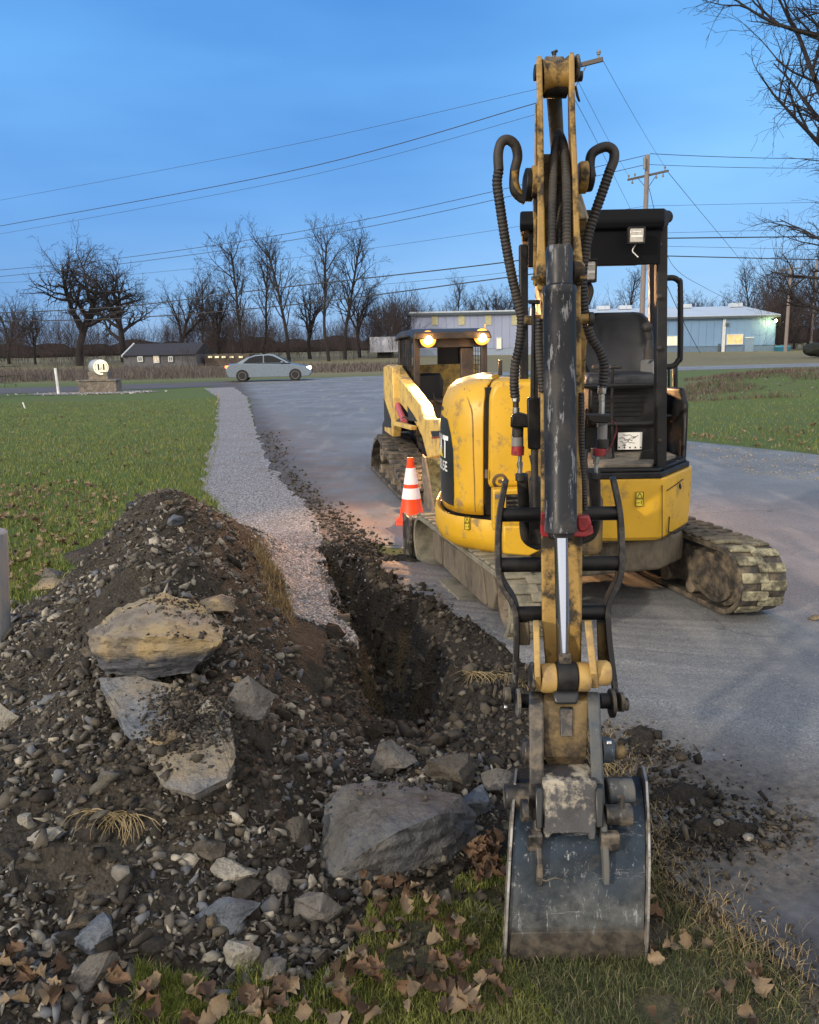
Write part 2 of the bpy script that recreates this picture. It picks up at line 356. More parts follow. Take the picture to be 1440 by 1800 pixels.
class NT:
    def __init__(s, t): s.t = t; s.co = t.nodes.new('ShaderNodeTexCoord').outputs['Object']
    def noise(s, sc_, det=5, ro=.6, st=None, vec=None):
        v = vec or s.co
        if st: mp_ = s.t.nodes.new('ShaderNodeMapping'); mp_.inputs['Scale'].default_value = st; s.t.links.new(v, mp_.inputs[0]); v = mp_.outputs[0]
        n = s.t.nodes.new('ShaderNodeTexNoise'); n.inputs['Scale'].default_value = sc_; n.inputs['Detail'].default_value = det; n.inputs['Roughness'].default_value = ro; s.t.links.new(v, n.inputs['Vector']); return n.outputs[0]
    def vor(s, sc_, outp='Color', feat='F1'):
        n = s.t.nodes.new('ShaderNodeTexVoronoi'); n.inputs['Scale'].default_value = sc_; n.feature = feat; s.t.links.new(s.co, n.inputs['Vector']); return n.outputs[outp]
    def rng(s, src, a, b, c=0., d=1.):
        n = s.t.nodes.new('ShaderNodeMapRange'); s.t.links.new(src, n.inputs[0])
        for i, q in enumerate((a, b, c, d)): n.inputs[i+1].default_value = q
        return n.outputs[0]
    def mix(s, f, a, b, bl='MIX'):
        x = s.t.nodes.new('ShaderNodeMix'); x.data_type = 'RGBA'; x.blend_type = bl
        for i, q in ((0, f), (6, a), (7, b)):
            if isinstance(q, (int, float)): x.inputs[i].default_value = q
            elif isinstance(q, tuple): x.inputs[i].default_value = (*q[:3], 1)
            else: s.t.links.new(q, x.inputs[i])
        return x.outputs[2]
    def math(s, op, a, b):
        x = s.t.nodes.new('ShaderNodeMath'); x.operation = op
        for i, q in ((0, a), (1, b)):
            if isinstance(q, (int, float)): x.inputs[i].default_value = q
            else: s.t.links.new(q, x.inputs[i])
        return x.outputs[0]
    def sep(s):
        x = s.t.nodes.new('ShaderNodeSeparateXYZ'); s.t.links.new(s.co, x.inputs[0]); return x.outputs
    def bump(s, b, h, st=.5, dist=.02):
        x = s.t.nodes.new('ShaderNodeBump'); x.inputs['Strength'].default_value = st; x.inputs['Distance'].default_value = dist; s.t.links.new(h, x.inputs['Height']); s.t.links.new(x.outputs[0], b.inputs['Normal'])
def b_grass(t, b):
    n = NT(t); big = n.noise(.35, 4, .55); mid = n.noise(2.5, 5, .6); fine = n.noise(60, 4, .7, (1, .35, 1)); o = n.sep()
    c = n.mix(n.rng(fine, .3, .7), (.035, .055, .008), (.12, .165, .026))
    c = n.mix(n.rng(mid, .42, .72, 0, .65), c, (.11, .105, .035))
    c = n.mix(n.rng(big, .35, .65, 0, .5), c, (.075, .14, .016))
    far = n.rng(o[1], 46, 56); c = n.mix(far, c, n.mix(n.rng(mid, .3, .7), (.12, .11, .055), (.20, .175, .09)))
    thatch = n.mix(n.rng(n.noise(40, 5, .7), .35, .65), (.030, .026, .016), (.085, .075, .035)); c = n.mix(n.rng(o[1], 3.4, 4.4, .9, 0), c, thatch)
    bare = n.math('MULTIPLY', n.rng(n.noise(1.6, 5, .7), .5, .62), n.rng(o[1], 3.2, 4.5, 1, 0)); c = n.mix(bare, c, (.07, .055, .035)); rb = n.math('MULTIPLY', n.rng(o[0], .56, .66), n.rng(o[1], 3.4, 4, 1, 0)); c = n.mix(n.math('MULTIPLY', rb, n.rng(n.noise(9, 5, .7), .25, .5)), c, n.mix(n.rng(n.noise(25, 5, .7), .35, .65), (.045, .038, .028), (.13, .11, .08)))
    t.links.new(c, b.inputs['Base Color']); b.inputs['Roughness'].default_value = .9; n.bump(b, fine, .8, .03)
def b_dirt(t, b):
    n = NT(t); a = n.noise(3, 6, .65); f = n.noise(45, 6, .75); v = n.vor(70, 'Distance'); o = n.sep()
    c = n.mix(n.rng(a, .3, .7), (.030, .026, .021), (.100, .087, .070))
    c = n.mix(n.rng(f, .45, .75, 0, .7), c, (.14, .125, .105))
    dark = n.rng(o[0], -.75, -.25); c = n.mix(n.math('MULTIPLY', dark, .45), c, (.018, .014, .012))
    c = n.mix(n.rng(n.vor(38, 'Color'), .90, .93, 0, .8), c, (.25, .22, .17)); c = n.mix(n.math('MULTIPLY', n.rng(o[2], -.04, -.12), n.rng(n.noise(4, 6, .7), .45, .58)), c, (.11, .088, .056))
    t.links.new(c, b.inputs['Base Color']); b.inputs['Roughness'].default_value = .95; b.inputs['Specular IOR Level'].default_value = .2
    n.bump(b, n.math('ADD', f, n.math('MULTIPLY', v, -.6)), 1.0, .03)
def b_gravel(t, b):
    n = NT(t); vc = n.vor(55, 'Color'); vd = n.vor(55, 'Distance'); o = n.sep(); a = n.noise(1.5, 4)
    c = n.mix(n.rng(vc, .1, .9), (.22, .215, .23), (.66, .65, .69)); c = n.mix(n.rng(vd, .3, .75, 0, .8), c, (.05, .045, .045))
    c = n.mix(n.rng(a, .5, .75, 0, .45), c, (.20, .15, .11))
    t.links.new(c, b.inputs['Base Color']); b.inputs['Roughness'].default_value = .9; n.bump(b, n.rng(vd, 0, .7, 1, 0), 1.0, .02)
def b_asphalt(t, b):
    n = NT(t); f = n.vor(170, 'Color'); sp = n.vor(120, 'Color'); a = n.noise(.6, 5, .6); m_ = n.noise(3, 6, .65); st = n.noise(1.2, 4, .6, (2.5, .5, 1)); o = n.sep()
    c = n.mix(n.rng(f, .1, .9), (.10, .107, .115), (.30, .305, .31))
    c = n.mix(n.rng(a, .35, .65, 0, .55), c, (.10, .115, .135)); c = n.mix(n.rng(m_, .5, .75, 0, .35), c, (.24, .235, .225))
    c = n.mix(n.rng(sp, .90, .93, 0, .7), c, (.40, .38, .35)); c = n.mix(n.rng(st, .52, .68, 0, .4), c, (.36, .34, .32))
    cs_ = n.co; va = t.nodes.new('ShaderNodeVectorMath'); va.operation = 'ADD'; nzc = t.nodes.new('ShaderNodeTexNoise'); nzc.inputs['Scale'].default_value = 1.7; nzc.inputs['Detail'].default_value = 6; t.links.new(n.co, nzc.inputs['Vector']); t.links.new(n.co, va.inputs[0]); t.links.new(nzc.outputs['Color'], va.inputs[1]); n.co = va.outputs[0]
    crk = n.rng(n.vor(.34, 'Distance', 'DISTANCE_TO_EDGE'), .0, .006, 1, 0); n.co = cs_; c = n.mix(n.math('MULTIPLY', crk, n.rng(n.noise(.5, 3), .45, .6, 0, .75)), c, (.03, .03, .032))
    # fine red soil tracked out of the trench edge
    xl = n.math('ADD', o[0], n.math('MULTIPLY', o[1], .235)); side = n.rng(xl, .9, 2.6, 1, 0); yy = n.math('MULTIPLY', n.rng(o[1], 3.5, 6.0), n.rng(o[1], 15, 30, 1, 0))
    red = n.math('MULTIPLY', n.math('MULTIPLY', side, yy), n.rng(n.noise(2.2, 6, .65), .34, .62)); c = n.mix(n.math('MULTIPLY', red, .9), c, (.21, .125, .085))
    sm = n.math('MULTIPLY', n.rng(n.math('ADD', o[1], n.math('MULTIPLY', o[0], .55)), 3.45, 4.0, 1, 0), n.rng(n.noise(4.5, 6, .7), .30, .46)); c = n.mix(n.math('MULTIPLY', sm, .95), c, n.mix(n.rng(n.noise(30, 5, .7), .35, .65), (.05, .042, .034), (.14, .12, .095)))
    xe = n.math('ADD', n.math('ADD', o[0], n.math('MULTIPLY', o[1], .22)), n.math('MULTIPLY', n.noise(2.5, 6, .65), .9)); eb = n.math('MULTIPLY', n.rng(xe, 1.15, 1.75, 1, 0), n.rng(o[1], 4, 7)); c = n.mix(n.math('MULTIPLY', eb, .92), c, n.mix(n.rng(n.noise(20, 5, .7), .35, .65), (.045, .036, .028), (.13, .10, .075)))
    # newer black patching near the lower corner
    pt = n.math('MULTIPLY', n.rng(n.math('ADD', o[1], n.math('MULTIPLY', n.noise(5, 4), .5)), 2.32, 2.5, 1, 0), n.rng(o[0], .4, .6)); c = n.mix(n.math('MULTIPLY', pt, .8), c, n.mix(n.rng(m_, .4, .7), (.028, .03, .036), (.10, .105, .115)))
    t.links.new(c, b.inputs['Base Color']); t.links.new(n.rng(a, .3, .7, .52, .75), b.inputs['Roughness']); n.bump(b, f, .55, .006)
def b_bucket(t, b):
    n = NT(t); o = n.sep(); z = n.math('ADD', o[2], n.math('MULTIPLY', n.noise(7, 5, .65), .22)); low = n.rng(z, .36, .24)
    up_ = n.mix(n.rng(n.noise(9, 5, .65), .35, .65), (.006, .012, .020), (.022, .038, .060)); wn = n.mix(n.rng(n.noise(12, 6, .75), .35, .65), (.030, .035, .040), (.13, .14, .14))
    c = n.mix(low, up_, wn); sc1 = n.noise(4, 6, .8, (14, 14, 2.2)); c = n.mix(n.rng(sc1, .58, .66, 0, .75), c, (.33, .35, .36)); sc2 = n.noise(3, 6, .8, (2, 2, 16)); c = n.mix(n.rng(sc2, .61, .68, 0, .6), c, (.30, .31, .32))
    md = n.noise(5, 6, .7); c = n.mix(n.rng(md, .55, .68, 0, .8), c, (.10, .085, .065)); bt = n.rng(n.math('ADD', o[2], n.math('MULTIPLY', n.noise(22, 4, .7), .05)), .125, .10); c = n.mix(n.math('MULTIPLY', bt, .85), c, n.mix(n.rng(n.noise(30, 5), .4, .6), (.022, .018, .014), (.085, .07, .052)))
    t.links.new(c, b.inputs['Base Color']); b.inputs['Metallic'].default_value = .2; b.inputs['Specular IOR Level'].default_value = .35; t.links.new(n.rng(md, .4, .65, .45, .85), b.inputs['Roughness']); n.bump(b, n.noise(30, 6, .7), .35, .006)
M['bucket'] = gmat('worn bucket shell', b_bucket)
M['grass'] = gmat('lawn soil and grass', b_grass); M['dirt'] = gmat('dug soil', b_dirt); M['gravel'] = gmat('crushed stone', b_gravel); M['asphalt'] = gmat('asphalt', b_asphalt)
def gax(lo, hi, s0, ends, ratio=1.13):
    c = list(np.arange(lo, hi, s0)); s = s0; x = hi
    while x < ends[1]: c.append(x); s = s*ratio; x += s
    s = s0; x = lo-s0
    while x > ends[0]: c.insert(0, x); s = s*ratio; x -= s
    return np.array(c)
xs = gax(-3.4, 2.0, .024, (-520, 520)); ys = [1.1]; s_ = .018
while ys[-1] < 9: ys.append(ys[-1]+s_); s_ = .018+(ys[-1]-1.1)*.0045
while ys[-1] < 700: ys.append(ys[-1]+s_); s_ *= 1.09
s_ = .05; y_ = 1.1
while y_ > -60: y_ -= s_; s_ *= 1.3; ys.insert(0, y_)
ys = np.array(ys); XX, YY = np.meshgrid(xs, ys); ZZ = H(XX, YY)
V = np.c_[XX.ravel(), YY.ravel(), ZZ.ravel()]; nx = len(xs); ny = len(ys)
ii, jj = np.meshgrid(np.arange(nx-1), np.arange(ny-1)); q0 = (jj*nx+ii).ravel(); F_ = np.c_[q0, q0+1, q0+nx+1, q0+nx]
cx = V[F_].mean(1); dm_ = dirtmask(cx[:, 0], cx[:, 1])
def subm(name, faces, m):
    u, inv = np.unique(faces.ravel(), return_inverse=True); me = npmesh(name, V[u], inv.reshape(faces.shape), True); return tag(link(name, me, m), kind='structure')
subm('grass_ground', F_[~dm_], M['grass'])
subm('dug_soil', F_[dm_], M['dirt'])
def strip(name, L, Rr, m, off, n=160, k=10, en=0.12, es=2.0, kind='structure', seed=0, pw=1.0):
    L = np.array(L, float); Rr = np.array(Rr, float)
    def samp(Q):
        d = np.r_[0, np.cumsum(np.hypot(*np.diff(Q, axis=0).T))]; t = (np.linspace(0, 1, n)**pw)*d[-1]; return np.c_[np.interp(t, d, Q[:, 0]), np.interp(t, d, Q[:, 1])]
    a, b = samp(L), samp(Rr); a[:, 0] += en*2*fbm(a[:, 1]*es+seed, a[:, 0]*0+seed, 4); b[:, 0] += en*2*fbm(b[:, 1]*es+50+seed, b[:, 0]*0, 4)
    t = np.linspace(0, 1, k)[None, :, None]; g = a[:, None, :]*(1-t)+b[:, None, :]*t; X = g[..., 0]; Y = g[..., 1]; Z = H(X, Y)+off
    VV = np.c_[X.ravel(), Y.ravel(), Z.ravel()]; i, j = np.meshgrid(np.arange(k-1), np.arange(n-1)); q = (j*k+i).ravel()
    return tag(link(name, npmesh(name, VV, np.c_[q, q+1, q+k+1, q+k], True), m), kind=kind)
def gp(l): return [(G(u, v).x, G(u, v).y) for u, v in l]
rl = [(1.25, .2)]+gp([(1440,1750),(1200,1560),(1130,1430),(1060,1290),(950,1200),(640,965),(570,905),(500,830),(470,760),(450,700)])+[(-9.5, 40.5)]
rl = [(x-(.22 if y > 6 else 0), y) for x, y in rl]
rr_ = [(40, -4), (22, 2), (11, 6)]+[tuple(G(1440,800).xy)[:2], tuple(G(1200,775).xy)[:2], (2.9, 17), (1.2, 22), (.3, 29), (1.5, 36), (6, 46)]
strip('road', rl, rr_, M['asphalt'], .006, n=900, k=30, en=.035, es=9, pw=2.0)
strip('street', [(-60, 24.5), (-26, 33.5), (-11, 38.5), (-2, 43.3), (6, 46.5), (18, 49), (70, 58)], [(-62, 32), (-27, 41), (-12, 45.6), (-3, 49.6), (5, 52.5), (17, 55.5), (69, 65)], M['asphalt'], .010, n=80, k=6, en=0)
gl = gp([(612,1150),(600,1110),(520,1085),(480,1010),(400,905),(350,860),(375,780),(385,700)])+[(-9.2, 37.5)]
gr = gp([(628,1150),(636,1110),(600,1050),(572,960),(545,895),(478,825),(450,760),(436,700)])+[(-8.0, 38.2)]
strip('gravel_strip', gl, gr, M['gravel'], .012, n=260, k=14, en=.10, es=2.5)
_b = np.random.default_rng(301)
def b_lit_mud(t, b):
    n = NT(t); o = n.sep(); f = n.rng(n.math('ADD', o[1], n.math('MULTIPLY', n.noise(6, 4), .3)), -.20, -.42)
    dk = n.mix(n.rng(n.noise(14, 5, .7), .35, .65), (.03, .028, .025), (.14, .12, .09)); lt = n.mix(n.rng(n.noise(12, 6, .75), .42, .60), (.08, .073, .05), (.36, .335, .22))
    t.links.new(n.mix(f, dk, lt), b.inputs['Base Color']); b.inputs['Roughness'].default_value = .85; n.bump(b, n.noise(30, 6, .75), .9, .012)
M['track_lit'] = gmat('lit pale mud on the track end', b_lit_mud)  # mud painted paler at the near end, its light put into the colour
# ================================================================ EXCAVATOR
EX = empty('mini_excavator', (1.12, 5.22, 0), 'yellow mini excavator with open canopy parked on the asphalt, its bucket resting in the grass', 'excavator')
TS = Vector((.970, .242, 0)); TF = Vector((.242, -.970, 0))
def T(s, f, z): return TS*s+TF*f+Vector((0, 0, z))
def stadium(f0, f1, zc, r, n=14):
    """(f, z, tangent-normal) loop points round two wheels"""
    L = []
    for i in range(n+1):
        a = math.pi/2-math.pi*i/n; L.append((f1+r*math.cos(a), zc+r*math.sin(a)))
    for i in range(n+1):
        a = -math.pi/2-math.pi*i/n; L.append((f0+r*math.cos(a), zc+r*math.sin(a)))
    return L
def walk(loop, pitch):
    pts = [Vector((a, b)) for a, b in loop]+[Vector(loop[0])]; d = [0]
    for a, b in zip(pts[:-1], pts[1:]): d.append(d[-1]+(b-a).length)
    n = int(d[-1]/pitch); out = []
    for k in range(n):
        t = k*d[-1]/n; i = max(j for j in range(len(d)-1) if d[j] <= t); u = (t-d[i])/max(d[i+1]-d[i], 1e-6); p = pts[i].lerp(pts[i+1], u); tg = (pts[i+1]-pts[i]).normalized(); out.append((p, tg))
    return out
def track(s0, s1, parent, Tm, f0, f1, zc, r, outer, mtr, pitch=.10, lug=.020, loopfn=None, mlug=None):
    root = bpy.data.objects.new('track', None); COL.objects.link(root); root.parent = parent
    lo = (loopfn or stadium)(f0, f1, zc, r) if loopfn is None else loopfn
    fine = walk(lo, .05); m = MB(); cen = Vector((sum(p[0].x for p in fine)/len(fine), sum(p[0].y for p in fine)/len(fine)))
    secs = []
    for p, t in fine:
        nn = Vector((t.y, -t.x)); nn = nn if nn.dot(p-cen) > 0 else -nn
        i_ = p-nn*.03; secs.append([Tm(s0, p.x, p.y), Tm(s1, p.x, p.y), Tm(s1, i_.x, i_.y), Tm(s0, i_.x, i_.y)])
    secs.append(secs[0]); m.loft(secs, cap=False); m.build('belt', mtr, root, bevel=.004)
    m = MB(); rd = random.Random(3); w = s1-s0
    for k, (p, t) in enumerate(walk(lo, pitch/2)):
        nn = Vector((t.y, -t.x)); nn = nn if nn.dot(p-cen) > 0 else -nn
        if nn.y < -.75: continue
        a, b = (s0+.005, s0+w*.58) if k % 2 else (s0+w*.42, s1-.005)
        hw = pitch*.30; lh = lug*rd.uniform(.75, 1.1); q = []
        for (ss, ff, hh) in [(a, -hw, 0), (b, -hw*(.55), 0), (b, hw*1.45, 0), (a, hw, 0)]:
            c = p+t*(ff); q.append(Tm(ss, c.x, c.y))
        nv = Tm(0, nn.x, nn.y)-Tm(0, 0, 0); m.prism(q, nv*lh)
    m.build('tread_lugs', mlug or mtr, root, bevel=.008)
    return root
ZC, RR = .205, .19
# left track (outer side towards the viewer) and right track
tl = track(1.49, 1.79, EX, T, -5.68, -4.04, ZC, RR, -1, M['track_l'])
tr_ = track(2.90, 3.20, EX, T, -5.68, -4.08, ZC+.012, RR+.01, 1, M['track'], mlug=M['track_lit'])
m = MB(); pr = [(-5.60, .085), (-5.60, .31), (-5.42, .33), (-4.45, .335), (-4.36, .31), (-4.30, .20), (-4.36, .08)]
m.prism([T(1.575, f, z) for f, z in pr], TS*.19); m.build('track_frame', M['frame_mud'], tl, bevel=.012)
m = MB(); m.prism([T(1.562, f, z) for f, z in [(-5.58, .10), (-5.58, .30), (-5.40, .31), (-5.36, .10)]], TS*.02)
m.prism([T(1.560, f, z) for f, z in rnd([Vector((-5.30, .10)), Vector((-5.30, .295)), Vector((-4.50, .31)), Vector((-4.42, .085))], .03)], TS*.02); m.build('side_plate', M['frame_mud'], tl, bevel=.006)
m = MB(); m.lathe(T(1.56, -4.07, .205), -TS, [(0.15, -.2), (.155, -.02), (.15, 0), (.12, .006), (.11, -.02), (.035, -.02), (.03, .012), (.012, .014)], 32)
for k in range(10):
    a = k*math.pi/5; m.cyl(T(1.575, -4.07+.07*math.cos(a), .205+.07*math.sin(a)), T(1.56, -4.07+.07*math.cos(a), .205+.07*math.sin(a)), .012, n=8)
m.build('sprocket', M['mudsteel'], tl, bevel=.003)
for f in (-5.2, -4.85, -4.5):
    MB().cyl(T(1.60, f, .10), T(1.74, f, .10), .05, n=20).build('roller', M['mudsteel'], tl, bevel=.004)
m = MB(); m.prism([T(2.93, f, z) for f, z in [(-5.6, .11), (-5.6, .33), (-4.3, .35), (-4.1, .33), (-4.1, .09)]], TS*.24); m.build('track_frame', M['track'], tr_, bevel=.012)  # frame coloured dark to paint in the shadow of the machine
m = MB(); ring = rnd([Vector((-4.46, .33)), Vector((-4.16, .365)), Vector((-3.98, .28)), Vector((-3.98, .14)), Vector((-4.12, .06)), Vector((-4.40, .12))], .07, 4)
inn = rnd([Vector((-4.43, .305)), Vector((-4.16, .335)), Vector((-4.01, .27)), Vector((-4.01, .15)), Vector((-4.13, .09)), Vector((-4.38, .14))], .06, 4)
secs = [[T(2.905, *inn[i]), T(2.905, *ring[i]), T(2.93, *ring[i]), T(2.93, *inn[i])] for i in range(len(ring))]; secs.append(secs[0]); m.loft(secs, cap=False)
m.build('guard_rim', M['track'], tr_)  # guard rim darkened for the same painted shadow
MB().lathe(T(2.925, -4.1, .225), -TS, [(.165, -.2), (.165, -.01), (.10, 0), (.02, .0)], 28).build('idler', M['track'], tr_)
for f in (-5.3, -5.0, -4.7, -4.4): MB().cyl(T(2.915, f, .10), T(3.18, f, .10), .05, n=18).build('roller', M['mudsteel'], tr_)
# car body between the tracks, blade at the far end
m = MB(); m.prism([T(s, f, .24) for s, f in [(1.78, -5.2), (1.78, -4.5), (2.05, -4.32), (2.65, -4.32), (2.92, -4.5), (2.92, -5.2), (2.6, -5.5), (2.1, -5.5)]], (0, 0, .19))
m.build('lower_frame', M['frame_mud'], EX, bevel=.02)
m = MB(); q = PL(1032, 972, T(2.3, -4.30, .3), TF); m.box(q, (.03, .004, .035), Matrix((TS, -TF, Vector((0, 0, 1)))).transposed()); m.build('warning_label', M['yeldec'], EX)
MB().lathe((1.12, 5.15, .42), (0, 0, 1), [(.38, 0), (.38, .06)], 40).build('swing_ring', M['mudsteel'], EX, bevel=.005)
m = MB(); pr = [(-5.95, .02), (-6.02, .0), (-6.10, .04), (-6.13, .17), (-6.09, .30), (-6.05, .33), (-6.0, .32), (-6.03, .17), (-6.0, .06)]
m.prism([T(1.50, f, z) for f, z in pr], TS*1.66); bl = m.build('blade', M['mudsteel'], EX, bevel=.006)
for s_e in (1.475, 3.165):
    m = MB(); m.prism([T(s_e, f, z) for f, z in rnd([Vector((-5.93, .0)), Vector((-6.15, .0)), Vector((-6.15, .34)), Vector((-5.90, .325))], .02)], TS*.02); m.build('blade_end', M['steel'], bl, bevel=.003)
m = MB(); m.bar(T(1.5, -5.93, .325), T(3.16, -5.93, .325), .05, .02); m.build('blade_rail', M['steel'], bl, bevel=.004)
for s in (1.95, 2.7): MB().bar(T(s, -6.0, .16), T(s, -5.2, .30), .09, .11).build('blade_arm', M['frame_mud'], EX, bevel=.01)
# ---- upper house
def plan(pts, z0, z1): m = MB(); m.prism([(x, y, z0) for x, y in pts], (0, 0, z1-z0)); return m
hp = [(.66, 4.62), (1.38, 4.60), (1.44, 4.605), (1.485, 4.64), (1.745, 5.0), (1.775, 5.08), (1.775, 5.5), (1.6, 5.95), (1.2, 6.1), (.5, 6.0), (.4, 5.4), (.5, 4.95)]
m = MB(); top = .845
m.loft([[(x+(1.1-x)*k*.12, y+(5.3-y)*k*.12, z) for x, y in hp] for z, k in ((.475, .35), (.50, .1), (.62, 0), (.82, 0), (top, .02))])
cb = m.build('cab_base', M['yellow'], EX, bevel=.008)
m = MB(); m.prism([(.94, 4.61, top), (1.435, 4.598, top), (1.74, 5.03, top), (1.745, 5.7, top), (.94, 5.7, top)], (0, 0, .035))
m.prism([(.96, 4.63, top+.035), (1.425, 4.618, top+.035), (1.72, 5.03, top+.035), (1.72, 5.7, top+.035), (.96, 5.7, top+.035)], (0, 0, .02)); m.build('sill', M['black'], EX, bevel=.006)
m = MB(); gx = 22
fp = [(.98, 4.70), (1.40, 4.69), (1.665, 5.06), (1.665, 5.62), (.98, 5.62)]; m.prism([(x, y, top+.05) for x, y in fp], (0, 0, .018)); m.build('cab_floor', M['floor'], EX)
m = MB(); a = P(1130, 851, 4.6)
m.prism([P(1165, 853, 4.597)-Vector((.004, 0, 0)), P(1165, 950, 4.597)-Vector((.004, 0, 0)), P(1165, 950, 4.597), P(1165, 853, 4.597)], (0, .004, 0)); m.build('panel_seam', M['black'], cb)
# chamfer panel lines and latch slots, following the corner face
cn = Vector((.36, -.26, 0)).normalized(); cp = Vector((1.485, 4.64, .6))
def seam(pts, parent, w=.006):
    q = [PL(u, v, cp, Vector((.36, -.26, 0)))+cn*.004 for u, v in pts]; mm = MB()
    for a_, b_ in zip(q[:-1], q[1:]): mm.bar(a_, b_, w, .004, up=cn)
    mm.build('panel_seam', M['black'], parent)
seam([(1176, 908), (1174, 935), (1185, 937), (1206, 926)], cb, .008); seam([(1172, 862), (1190, 850), (1200, 842)], cb, .004); seam([(1194, 851), (1196, 858)], cb, .018)
# floor details: front guards, levers, pedal, knee panel with paper
def px_tube(name, pts, y, r, mt, parent=EX, n=12, smooth=True, ys=None):
    q = [P(u, v, (ys[i] if ys else y)) for i, (u, v) in enumerate(pts)]; q = smoothpath(q, 6) if smooth and len(q) > 2 else q
    return MB().tube(q, r, n).build(name, mt, parent)
px_tube('guard_rail', [(1016, 679), (1151, 676)], 4.80, .013, M['black']); px_tube('guard_rail', [(1050, 746), (1153, 744)], 4.78, .013, M['black'])
px_tube('guard_rail', [(1050, 733), (1180, 731)], 5.3, .010, M['black'])
m = MB(); m.box(P(1095, 765, 5.32), (.50, .03, .36)); m.build('knee_panel', M['black'], EX, bevel=.01)
m = MB(); m.box(P(1107.5, 775, 5.25), (.155, .004, .11)); pp = m.build('paper_notice', M['white'], EX)
m = MB(); rd = random.Random(4)
for r_, (x0, x1, y0) in enumerate([(1095, 1122, 766), (1088, 1108, 771), (1110, 1118, 769), (1090, 1116, 777), (1094, 1100, 783), (1098, 1112, 774)]):
    q = [P(x0+(x1-x0)*k/9, y0+rd.uniform(-2.2, 2.2), 5.246) for k in range(10)]
    for a_, b_ in zip(q[:-1], q[1:]): m.bar(a_, b_, .0022, .002, up=(0, 1, 0))
for k in range(5): m.box(P(1088.5+k*9.5, 786.5, 5.246), (.008, .002, .010))
m.build('scribble', M['decal'], pp)['kind'] = 'stuff'
m = MB()
for k in range(6): m.box(P(1090, 690+k*8, 5.25), (.36-.02*k, .02, .012))
m.build('seat_base_louvre', M['black'], EX, bevel=.002)
m = MB(); m.box(P(1085, 705, 5.45), (.46, .40, .30)); m.build('seat_box', M['black'], EX, bevel=.02)
m = MB(); m.prism([P(1150, 790, 4.9), P(1128, 793, 4.9), P(1124, 806, 4.9), P(1114, 820, 4.9), P(1100, 831, 4.9), P(1150, 831, 4.9)], (0, .012, 0)); m.build('toe_guard', M['black'], EX, bevel=.003)
for u in (1052, 1068):
    m = MB(); m.bar(P(u, 818, 4.95), P(u-3, 792, 5.05), .02, .02); m.box(P(u-2, 800, 4.98), (.07, .03, .09), Matrix.Rotation(R(-25), 3, 'X')); m.build('pedal', M['rubber'], EX, bevel=.006)
px_tube('travel_lever', [(1078, 815), (1076, 730), (1077, 645)], 5.0, .009, M['black'])
m = MB(); m.box(P(1082, 645, 5.0), (.075, .03, .022)); m.build('lever_grip', M['rubber'], EX, bevel=.008)
m = MB(); m.box(P(1052, 645, 5.05), (.07, .03, .03)); m.build('lever_grip', M['rubber'], EX, bevel=.008)
# seat
sb = []
m = MB(); cxs = P(1083, 610, 5.55); W = .235
outl = rnd([Vector((-W*.80, 0, .225)), Vector((W*.72, 0, .225)), Vector((W*.98, 0, .12)), Vector((W*1.06, 0, -.06)), Vector((W*.95, 0, -.19)), Vector((W*.7, 0, -.235)), Vector((-W*.7, 0, -.235)), Vector((-W*1.06, 0, -.06)), Vector((-W*.98, 0, .12))], .06, 4)
m.loft([[cxs+Vector((p.x*k, d, p.z*k)) for p in outl] for d, k in ((-.02, .62), (-.052, .80), (-.06, .93), (-.045, .985), (0, 1), (.07, .97), (.09, .85))]); m.build('seat_back', M['seat'], EX, smooth=50)
m = MB(); m.box(P(1083, 668, 5.35), (.46, .42, .10)); m.build('seat_cushion', M['seat'], EX, bevel=.04, seg=4)
m = MB(); m.box(P(1146, 655, 5.30), (.07, .30, .16)); m.build('armrest_console', M['greyp'], EX, bevel=.015)
m = MB(); q = P(1140, 632, 5.2); m.tube([q, q+Vector((0, 0, .03)), q+Vector((0, 0, .06)), q+Vector((0, 0, .09)), q+Vector((0, 0, .12))], [.035, .028, .034, .022, .02], 12); m.tube([q+Vector((0, 0, .1)), q+Vector((-.012, 0, .17)), q+Vector((-.012, 0, .20))], [.014, .02, .022], 12); m.build('joystick', M['rubber'], EX, smooth=50)
m = MB(); q = q+Vector((-.015, 0, .20)); m.lathe(q-Vector((0, 0, .03)), (0, 0, 1), [(.008, -.008), (.026, .002), (.034, .022), (.030, .045), (.014, .058)], 16); m.build('joystick_knob', M['rubber'], EX, smooth=60)
# canopy
CF, CBk = 4.66, 5.95
def cpost(name, u0, v0, u1, v1, y0, y1, w, d): m = MB(); m.bar(P(u0, v0, y0), P(u1, v1, y1), w, d, up=(0, 1, 0)); return m.build(name, M['black'], EX, bevel=.008)
pf = cpost('canopy_post', 1162, 392, 1160.5, 842, 4.78, 4.72, .062, .06)
for v in (430, 521, 612, 775):
    m = MB(); m.lathe(P(1160, v, 4.70), (0, -1, 0), [(.014, -.03), (.014, 0), (.008, .006), (.001, .007)], 10); m.build('bolt', M['rubber'], pf)
cpost('canopy_post', 920, 430, 922, 860, 5.0, 5.0, .05, .05)
cpost('canopy_post', 1147, 455, 1149, 690, 5.9, 5.9, .05, .05); cpost('canopy_post', 1187, 640, 1188, 830, 5.55, 5.5, .03, .03); cpost('canopy_post', 1176, 640, 1177, 800, 5.8, 5.8, .018, .018)
m = MB(); x0, x1 = P(914, 420, CF).x, P(1168, 380, CF).x
zb = P(1100, 467, CBk).z; print('canopy back z', zb); pr = [(CF-.02, 2.21), (CF-.035, 2.25), (CF, 2.315), (4.9, 2.335), (5.7, 2.30), (CBk, 2.24), (CBk+.02, zb), (CBk-.1, zb)]
